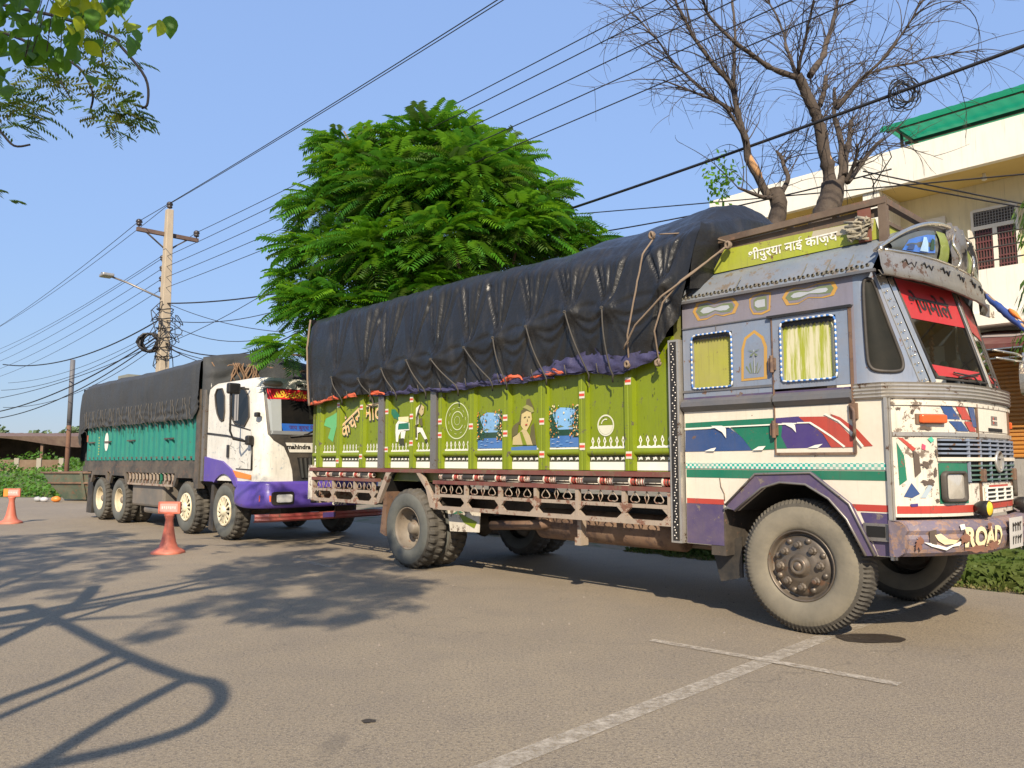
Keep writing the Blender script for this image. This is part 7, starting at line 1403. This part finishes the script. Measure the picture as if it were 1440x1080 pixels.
# ------------------------------------------------------------------ poles, wires
concrete = paint('concrete_pole', (.42,.35,.26), .85, .0, .3, var=.12, streak=.25)
PX = Vector((-10.95,24.0,0))
UP = thing('utility_pole', 'tall concrete utility pole with crossarm and cable tangle behind the far truck', 'utility pole', PX, ANG)
m_ = MB(); m_.add([(x*w, y*w*.8, z) for z, w in ((0,.24),(9.35,.12)) for x, y in ((-1,-1),(1,-1),(1,1),(-1,1))], [(0,1,5,4),(1,2,6,5),(2,3,7,6),(3,0,4,7),(4,5,6,7)]); m_.build('shaft', concrete, UP, bev=.02)
m_ = MB(); m_.box(-.16,-.05,-.92,.98,8.50,8.62); m_.build('crossarm', paint('wooden_crossarm',(.10,.06,.05),.8), UP)
for sg in (-1, 1): m_ = MB(); m_.beam((-.1,.62*sg,8.5),(-.1,.08*sg,8.1),.04,.04); m_.build('brace', darkmetal, UP)
INS = [(-.1,-.86,8.62),(-.1,.92,8.62),(0,0,9.35)]
def insul(p, k=1.0, ax=(0,0,1)):
    m_ = MB(); m_.lathe([(.02,0),(.02,.05),(.07,.06),(.09,.10),(.06,.13),(.10,.16),(.09,.22),(.05,.26),(0,.27)], 12, p, ax); m_.v = [tuple(Vector(p) + (Vector(v)-Vector(p))*k) for v in m_.v]; return m_.build('insulator', plain('brown_insulator',(.03,.025,.03),.3), UP)
for p in INS: insul(p)
LOW = [(-.30,-.05,7.70),(-.30,-.05,7.36),(-.30,-.05,7.02),(-.30,-.05,6.68)]
for p in LOW: insul(p, .8); m_ = MB(); m_.beam((p[0],p[1],p[2]+.02),(-.05,0,p[2]+.02),.03,.03); m_.build('bracket', darkmetal, UP)
m_ = MB(); m_.tube([(-.0,-.1,6.45),(-.9,-.9,7.0),(-1.45,-1.5,7.3)], .035, 6); sa = m_.build('lamp_arm', steel, UP); m_ = MB(); m_.box(-1.5,-1.05,-1.56,-1.22,7.16,7.26); m_.build('street_lamp', alu, sa, bev=.03)
rs = random.Random(77); m_ = MB()
for q in range(10): m_.tube([Vector((-.28+.16*rs.random(), -.45+.2*rs.random(), 5.05)) + Vector((.10*math.cos(a), .25*math.cos(a), .27*math.sin(a)*(1+.1*q/10))) for a in [k*.5236 for k in range(12)]], .035, 5, closed=True)
for q in range(26):
    a = Vector((rs.uniform(-.3,.3), rs.uniform(-.3,.3), rs.uniform(4.6,6.4))); m_.tube(cr([a, a+Vector((rs.gauss(0,.2),rs.gauss(0,.2),-.3)), a+Vector((rs.gauss(0,.25),rs.gauss(0,.25),-.7*rs.random())), a+Vector((rs.gauss(0,.15),rs.gauss(0,.15),-rs.random()*1.2))], 4), .014, 4)
for z in (4.6,4.9,5.2,5.5,5.8,6.1): m_.tube([(.28*math.cos(k*.5236),.24*math.sin(k*.5236),z+.03*math.sin(k)) for k in range(12)], .018, 4, closed=True)
m_.build('cable_tangle', wire_m, UP, fix=False, kind='stuff')
def pl(p): q = PX + FW*p[0] + LF*p[1]; return Vector((q.x, q.y, p[2]))
def wire(a, b_, sag, r, label, group='overhead wires on the utility pole', n=24):
    a, b_ = Vector(a), Vector(b_); P = [a.lerp(b_, i/n) + Vector((0,0,-4*sag*(i/n)*(1-i/n))) for i in range(n+1)]
    m_ = MB(); m_.tube(P, r, 5); return m_.build('wire', wire_m, None, label=label, cat='wire', group=group)
wl_ = ['from the nearer crossarm end','from the farther crossarm end','from the top of the pole']
for i, p in enumerate(INS):
    a = pl(p) + Vector((0,0,.2)); wire(a, a + FW*42, .35, .010, 'upper overhead wire running to the right ' + wl_[i]); wire(a, a - FW*45, .6, .010, 'upper overhead wire running to the left ' + wl_[i])
on = ['highest','second','third','lowest']
for i, p in enumerate(LOW):
    a = pl(p) + Vector((0,0,.12)); wire(a, a + FW*42, .30, .009, on[i] + ' of the four side insulator wires running to the right'); wire(a, a - FW*45, .5+.1*i, .009, on[i] + ' of the four side insulator wires running to the left')
wire(pl((.1,0,6.3)), W1(-15.5,4.2,6.05), .12, .022, 'thick black cable from the pole into the green tree', n=10)
wire(W1(-15.5,4.2,6.05), W1(14,4.2,7.2), .55, .024, 'thick black cable crossing in front of the bare trees')
wire(W1(-8,5.5,6.5), W1(9,5.5,3.7), .05, .011, 'thin cable passing behind the bare trunks to the house'); wire(W1(-8,5.5,6.0), W1(-1.5,6.5,5.95), .10, .014, 'cable joining the thick lopped trunk from the left')
wire(W1(-1.9,6.4,6.0), W1(5,6.5,2.7), .05, .012, 'upper of two cables slanting down right from the lopped trunk'); wire(W1(-1.9,6.4,5.9), W1(5,6.5,2.9), .10, .012, 'lower of two cables slanting down right from the lopped trunk')
A0 = pl((0,0,5.9)); wire(A0, (-20.6,31,5.25), .55, .022, 'heavy cable sagging left from the upper tangle')
for i, (z0, e, sg, r) in enumerate([(5.2,(-20.6,30.5,3.25),.35,.022),(5.1,(-20.6,30.5,3.0),.45,.018),(5.0,(-20.6,30,3.7),.25,.012),(5.3,(-20.6,31,4.2),.4,.010),(4.9,(-18.5,28,3.3),.5,.010),(5.4,(-21,32,4.6),.35,.008)]):
    wire(pl((-.2,-.2,z0)), e, sg, r, ('thickest cable of the bundle dropping left from the tangle','second thick cable of the bundle dropping left','middle cable of the bundle dropping left','thin wire above the bundle at left','loose thin cable low at left behind the tarpaulin','faint wire highest above the bundle at left')[i])
for i, (z0, e, sg, r) in enumerate([(5.75,(-6.0,21.5,5.8),.25,.012),(5.7,(-6.0,21.5,5.1),.5,.011),(5.05,(-6.0,21.5,5.0),.55,.018),(5.0,(-6.0,21.5,4.75),.7,.012),(4.95,(-6.0,21.5,4.45),.55,.010),(5.0,(-7.0,22.0,6.3),.1,.010),(6.3,(-6.4,21,4.9),.15,.010),(4.9,(-8.4,22.5,4.2),.05,.012)]):
    wire(pl((.15,0,z0)), e, sg, r, ('top slack cable between the pole and the green tree','second slack cable between the pole and the green tree','thickest slack cable between the pole and the green tree','deep sagging cable between the pole and the green tree','lowest slack cable between the pole and the green tree','thin cable rising from the tangle to the green tree','thin wire slanting down right from the upper pole','short stay wire dropping right behind the far tarpaulin')[i], n=14)
m_ = MB()
for q in range(11):
    c = W1(-.48,4.2,6.05) + Vector((rs.gauss(0,.03), rs.gauss(0,.02), rs.gauss(0,.03))); r1, r2 = rs.uniform(.10,.22), rs.uniform(.11,.21); t0 = rs.random(); m_.tube([c + Vector((r1*math.cos(k*.35+t0), .05*math.sin(k*.7+q), r2*math.sin(k*.35+t0))) for k in range(18)], .007, 4, closed=True)
m_.tube([W1(-.48,4.2,5.85), W1(-.75,4.2,5.6), W1(-.70,4.3,5.3), W1(-1.0,4.4,5.0)], .008, 4)
m_.build('cable_coil', wire_m, None, fix=False, label='coil of spare cable hanging from the thick black cable', cat='cable coil')
m_ = MB(); m_.tube([(0,0,0),(0,0,5.2)], .085, 10); SP = m_.build('steel_pole', paint('rusty_tube',(.17,.075,.045),.8,.3,.35), None, label='slim rusty steel pole standing at the left beside the far truck', cat='pole'); SP.location = (-16.75,29.2,0)
m_ = MB(); m_.tube([(0,0,2.7),(0,0,5.2)], .088, 10); m_.build('pole_upper', plain('grey_tube',(.12,.125,.14),.6), SP)
# ------------------------------------------------------------------ traffic posts (soft plastic stands with a small board)
coneo = paint('faded_orange_plastic', (.60,.135,.08), .55, .12, .45, var=.18, streak=.35)
def cone_post(loc, rz, label):
    t = thing('traffic_cone', label, 'traffic cone', loc, rz, 'traffic cones on the road')
    m_ = MB(); P = [(.24,0),(.245,.03),(.21,.055),(.15,.10),(.115,.20),(.09,.34),(.068,.48),(.060,.56),(.075,.62),(.085,.65),(.0,.66)]
    m_.lathe(P, 24, rfun=lambda i, k, r: r*(1+.10*abs(math.cos(k*math.pi/12*2))) if i < 3 else r); m_.build('body', coneo, t)
    m_ = MB(); m_.box(-.19,.19,-.03,.03,.655,.86); s_ = m_.build('board', coneo, t, bev=.012)
    m_ = MB(); m_.box(-.15,.15,-.034,-.031,.69,.83); m_.build('board_panel', plain('worn_board_face',(.60,.30,.26),.5,dust=.35), s_)
    m_ = MB(); 
    for q in range(7): m_.box(-.12+q*.036,-.10+q*.036,-.036,-.0345,.735+.01*(q%2),.785)
    m_.build('worn_mark', plain('pale_mark',(.66,.52,.48),.6), s_, kind='stuff'); t.scale = (.9,.9,.88); return t
cone_post((-5.1,11.63,0), R(-4), 'faded orange traffic cone with a board in front of the far truck wheels')
c2 = cone_post((-10.99,17.13,0), R(8), 'faded orange traffic cone with a board at the left edge')
o = [c for c in c2.children if c.name.startswith('board')][0]
m_ = MB(); m_.box(-.185,-.08,-.037,-.0305,.67,.85); m_.build('orange_corner', orange, o)
# ------------------------------------------------------------------ rubbish skip, litter
SK = thing('rubbish_skip', 'dull green metal rubbish skip half hidden behind the rear of the far truck', 'skip', (-14.6,27.2,0), R(-8))
m_ = MB(); skp = paint('skip_green', (.055,.09,.065), .6, .5, .4)
vs = []
for z, x0, x1, w in ((.05,-.75,1.6,.5),(.62,-1.15,2.0,.75),(.98,-1.35,2.1,.85)):
    vs += [(x0,-w,z),(x1,-w,z),(x1,w,z),(x0,w,z)]
m_.add(vs, [(j*4+i, j*4+(i+1) % 4, (j+1)*4+(i+1) % 4, (j+1)*4+i) for j in range(2) for i in range(4)] + [(3,2,1,0)]); m_.build('body', skp, SK)
m_ = MB(); 
for z, x0, x1, w in ((.62,-1.17,2.02,.77),(.97,-1.38,2.12,.87)): m_.tube([(x0,-w,z),(x1,-w,z),(x1,w,z),(x0,w,z)], .035, 6, closed=True)
m_.build('rim', rust, SK)
for x in (.1, 1.1): m_ = MB(); m_.beam((x,-.56,.06),(x+.05,-.9,.98),.09,.06); m_.build('rib', skp, SK)
for i, (x, y, s_, mt, lb, cat) in enumerate([(-15.15,25.9,.12,orange,'orange plastic bag dropped beside the rubbish skip','bag'),(-15.6,26.0,.10,plain('pale_litter',(.5,.5,.52)),'pale crumpled litter on the road edge left of the orange bag','litter'),(-16.0,26.3,.10,plain('grey_litter',(.36,.37,.38)),'grey crumpled litter farthest left of the rubbish skip','litter')]):
    m_ = MB(); m_.grid(14, 8, lambda u, v: Vector((x,y,0)) + Vector((math.cos(u*6.2832)*math.sin(v*3.1416)*s_*1.3, math.sin(u*6.2832)*math.sin(v*3.1416)*s_, s_*.8*(1-math.cos(v*3.1416))*(1+.3*nz(u*4+i,v*4))))); m_.build('bag' if cat == 'bag' else 'litter', mt, None, label=lb, cat=cat)
# ------------------------------------------------------------------ shed and low wall far left
SH = thing('shed', 'long low shed with a rusty sheet roof beyond the weeds at left', 'shed', (-30,42,0), R(2))
m_ = MB(); m_.grid(90, 2, lambda u, v: (-14+24*u, -1.4+5*v, 2.62+.35*v+.05*(int(u*90) % 2))); m_.build('roof', paint('rusty_roof_sheet',(.16,.09,.065),.8,.3,.3,var=.25), SH)
m_ = MB(); m_.grid(40, 3, lambda u, v: (-14+24*u, -1.45+.05*v, 2.66-(.36+.30*math.cos(u*14))*v*.9)); m_.build('hanging_sheet', paint('dusty_brown_sheet',(.085,.05,.04),.85), SH)
m_ = MB(); m_.box(-14,10,3.2,3.35,0,2.8); m_.build('wall', paint('dark_shed_wall',(.05,.04,.035),.9), SH)
for q in range(7): m_ = MB(); m_.box(-13.5+q*3.7,-13.36+q*3.7,-1.2,-1.06,0,2.62); m_.build('post', rust, SH)
LW = thing('low_wall', 'low brown boundary wall with pale posts among the weeds at left', 'wall', (-26,37.5,0), R(3))
m_ = MB(); m_.box(-1.2,4.2,-.1,.1,.0,1.42); m_.build('wall_body', paint('brown_brick_wash',(.15,.095,.06),.9,0,.4,var=.25), LW)
for q in range(6): m_ = MB(); m_.box(-1.2+q*1.05,-.98+q*1.05,-.16,-.1,0,1.50); m_.build('post', plain('pale_post',(.30,.27,.22),.9), LW)
# ------------------------------------------------------------------ maroon car behind the lorry nose, only its tail shows
CAR = thing('car', 'maroon car parked behind the lorry nose at the right edge', 'car', (9.0,9.3,0), ANG)
maroon = plain('maroon_car_paint', (.16,.012,.02), .2, dust=.12)
sec = [(-2.05,.35,.60),(-2.1,.55,.66),(-2.0,.92,.74),(-1.75,1.08,.76),(-1.55,1.13,.75)]
m_ = MB(); body = [(-2.0,.32),(-2.1,.6),(-2.05,.88),(-1.8,1.02),(-1.1,1.08),(.9,1.02),(1.75,.88),(2.0,.7),(2.0,.35)]
wdt = [.62,.74,.78,.79,.80,.80,.78,.70,.6]
for sg in (0,):
    n = len(body); vs = [(x, -w, z) for (x, z), w in zip(body, wdt)] + [(x, w, z) for (x, z), w in zip(body, wdt)]
    m_.add(vs, [(i, (i+1) % n, n+(i+1) % n, n+i) for i in range(n)] + [tuple(range(n))[::-1], tuple(range(n, 2*n))])
m_.build('body', maroon, CAR, bev=.08)
m_ = MB(); cabn = [(-1.55,1.05),(-1.1,1.46),(.2,1.48),(.95,1.03)]; n = 4; vs = [(x, sg*(.72 if z < 1.2 else .58), z) for sg in (-1,1) for x, z in cabn]; m_.add(vs, [(i, (i+1) % n, n+(i+1) % n, n+i) for i in range(n)] + [(3,2,1,0),(4,5,6,7)]); m_.build('cabin', blkgloss, CAR, bev=.05)
m_ = MB(); m_.box(-1.0,.15,-.56,.56,1.475,1.50); m_.build('roof', maroon, CAR, bev=.01)
for s, y in ((-1.3,-.80),(1.25,-.80),(-1.3,.62),(1.25,.62)): m_ = MB(); m_.lathe([(.0,.02),(.18,.02),(.2,.0),(.30,.0),(.31,.03),(.31,.16),(.30,.18),(0,.18)], 24, (s,y,.31), (0,1,0)); m_.build('wheel', rubberblack, CAR)
m_ = MB(); m_.box(-2.075,-2.0,-.73,-.5,.78,.9); m_.build('tail_lamp', crimson, CAR); m_ = MB(); m_.box(-2.11,-1.95,-.70,.70,.42,.45); m_.build('bumper_strip', chrome, CAR)
# rolled flag on a stick, tied to the far end of the visor
FA, FB = W1(.72,2.50,3.03), Vector((4.55,6.55,2.37)); m_ = MB(); m_.tube([FA, FB], .012, 6); fs = m_.build('flag', plain('flag_stick',(.45,.30,.16)), None, label='rolled blue and orange flag on a stick tied to the far end of the visor', cat='flag')
m_ = MB(); Q = [FA.lerp(FB, i/20) for i in range(21)]; m_.tube([q + Vector((0,0,-.02-.02*nz(i*.8))) for i, q in enumerate(Q[:17])], [.014+.020*math.sin(i/16*3.0)+.006*nz(i*1.3) for i in range(17)], 8); m_.build('blue_cloth', plain('blue_flag_cloth',(.015,.055,.24),.8), fs)
m_ = MB(); m_.tube([q + Vector((.01,-.02,.02)) for q in Q[9:]], [.012+.012*math.sin(i) for i in range(12)], 6); m_.build('orange_cloth', plain('orange_flag_cloth',(.75,.22,.04),.8), fs)
m_ = MB()
for q in range(420):
    x, y = rs.uniform(-5,4.5), rs.uniform(3.2,9); k = rs.uniform(.003,.011)*(1 if rs.random() < .9 else 1.8); a = rs.random()*6.28
    m_.add([(x+k*math.cos(a+t)*rs.uniform(.7,1.2), y+k*math.sin(a+t)*rs.uniform(.7,1.2), 0) for t in (0,1.57,3.14,4.71)] + [(x,y,k*.9)], [(0,1,4),(1,2,4),(2,3,4),(3,0,4)])
m_.build('grit', plain('grit_stone',(.20,.17,.14),.9,var=.4), None, fix=False, label='loose grit and small stones scattered over the asphalt', cat='grit', kind='stuff')
# unseen pipe frame added to cast the bar shadows on the road at lower left
FZ = 3.0; AF = thing('shadow_pipe_frame', 'unseen bent pipe frame on one post, added for its bar shadows', 'frame', (-6.4,1.2,0)); fb = Vector((-6.4,1.2,0))
m_ = MB(); m_.tube([(0,0,0),(0,0,FZ)], .09, 10); m_.tube([(0,0,FZ),(1.78,1.95,FZ)], .08, 8); m_.build('post', steel, AF)
def bar(P, r):
    m_ = MB(); m_.tube([Vector((x, y - COT*FZ, FZ)) - fb for x, y in cr2(P)], r, 8); m_.build('bar', steel, AF)
def cr2(P): return [(q.x, q.y) for q in cr([(x, y, 0) for x, y in P], 4)]
bar([(-4.62,7.43),(-3.89,6.71),(-2.92,5.72),(-2.2,5.08),(-1.93,4.92),(-1.77,4.66),(-1.71,4.37),(-1.74,4.09),(-1.93,3.82),(-2.3,3.5),(-3.2,2.6)], .048)
bar([(-3.05,4.0),(-2.97,4.63),(-2.9,5.03),(-2.89,5.67)], .05); bar([(-2.85,3.8),(-2.8,4.37),(-2.74,4.88),(-2.69,5.52)], .035); bar([(-2.2,3.2),(-2.21,3.63),(-2.2,4.23),(-2.13,4.92)], .052)
bar([(-3.85,5.4),(-3.95,6.06),(-4.10,6.93),(-4.28,7.71),(-4.62,8.57)], .07); bar([(-3.92,6.6),(-3.86,7.1),(-3.81,7.62),(-3.58,8.82)], .035)
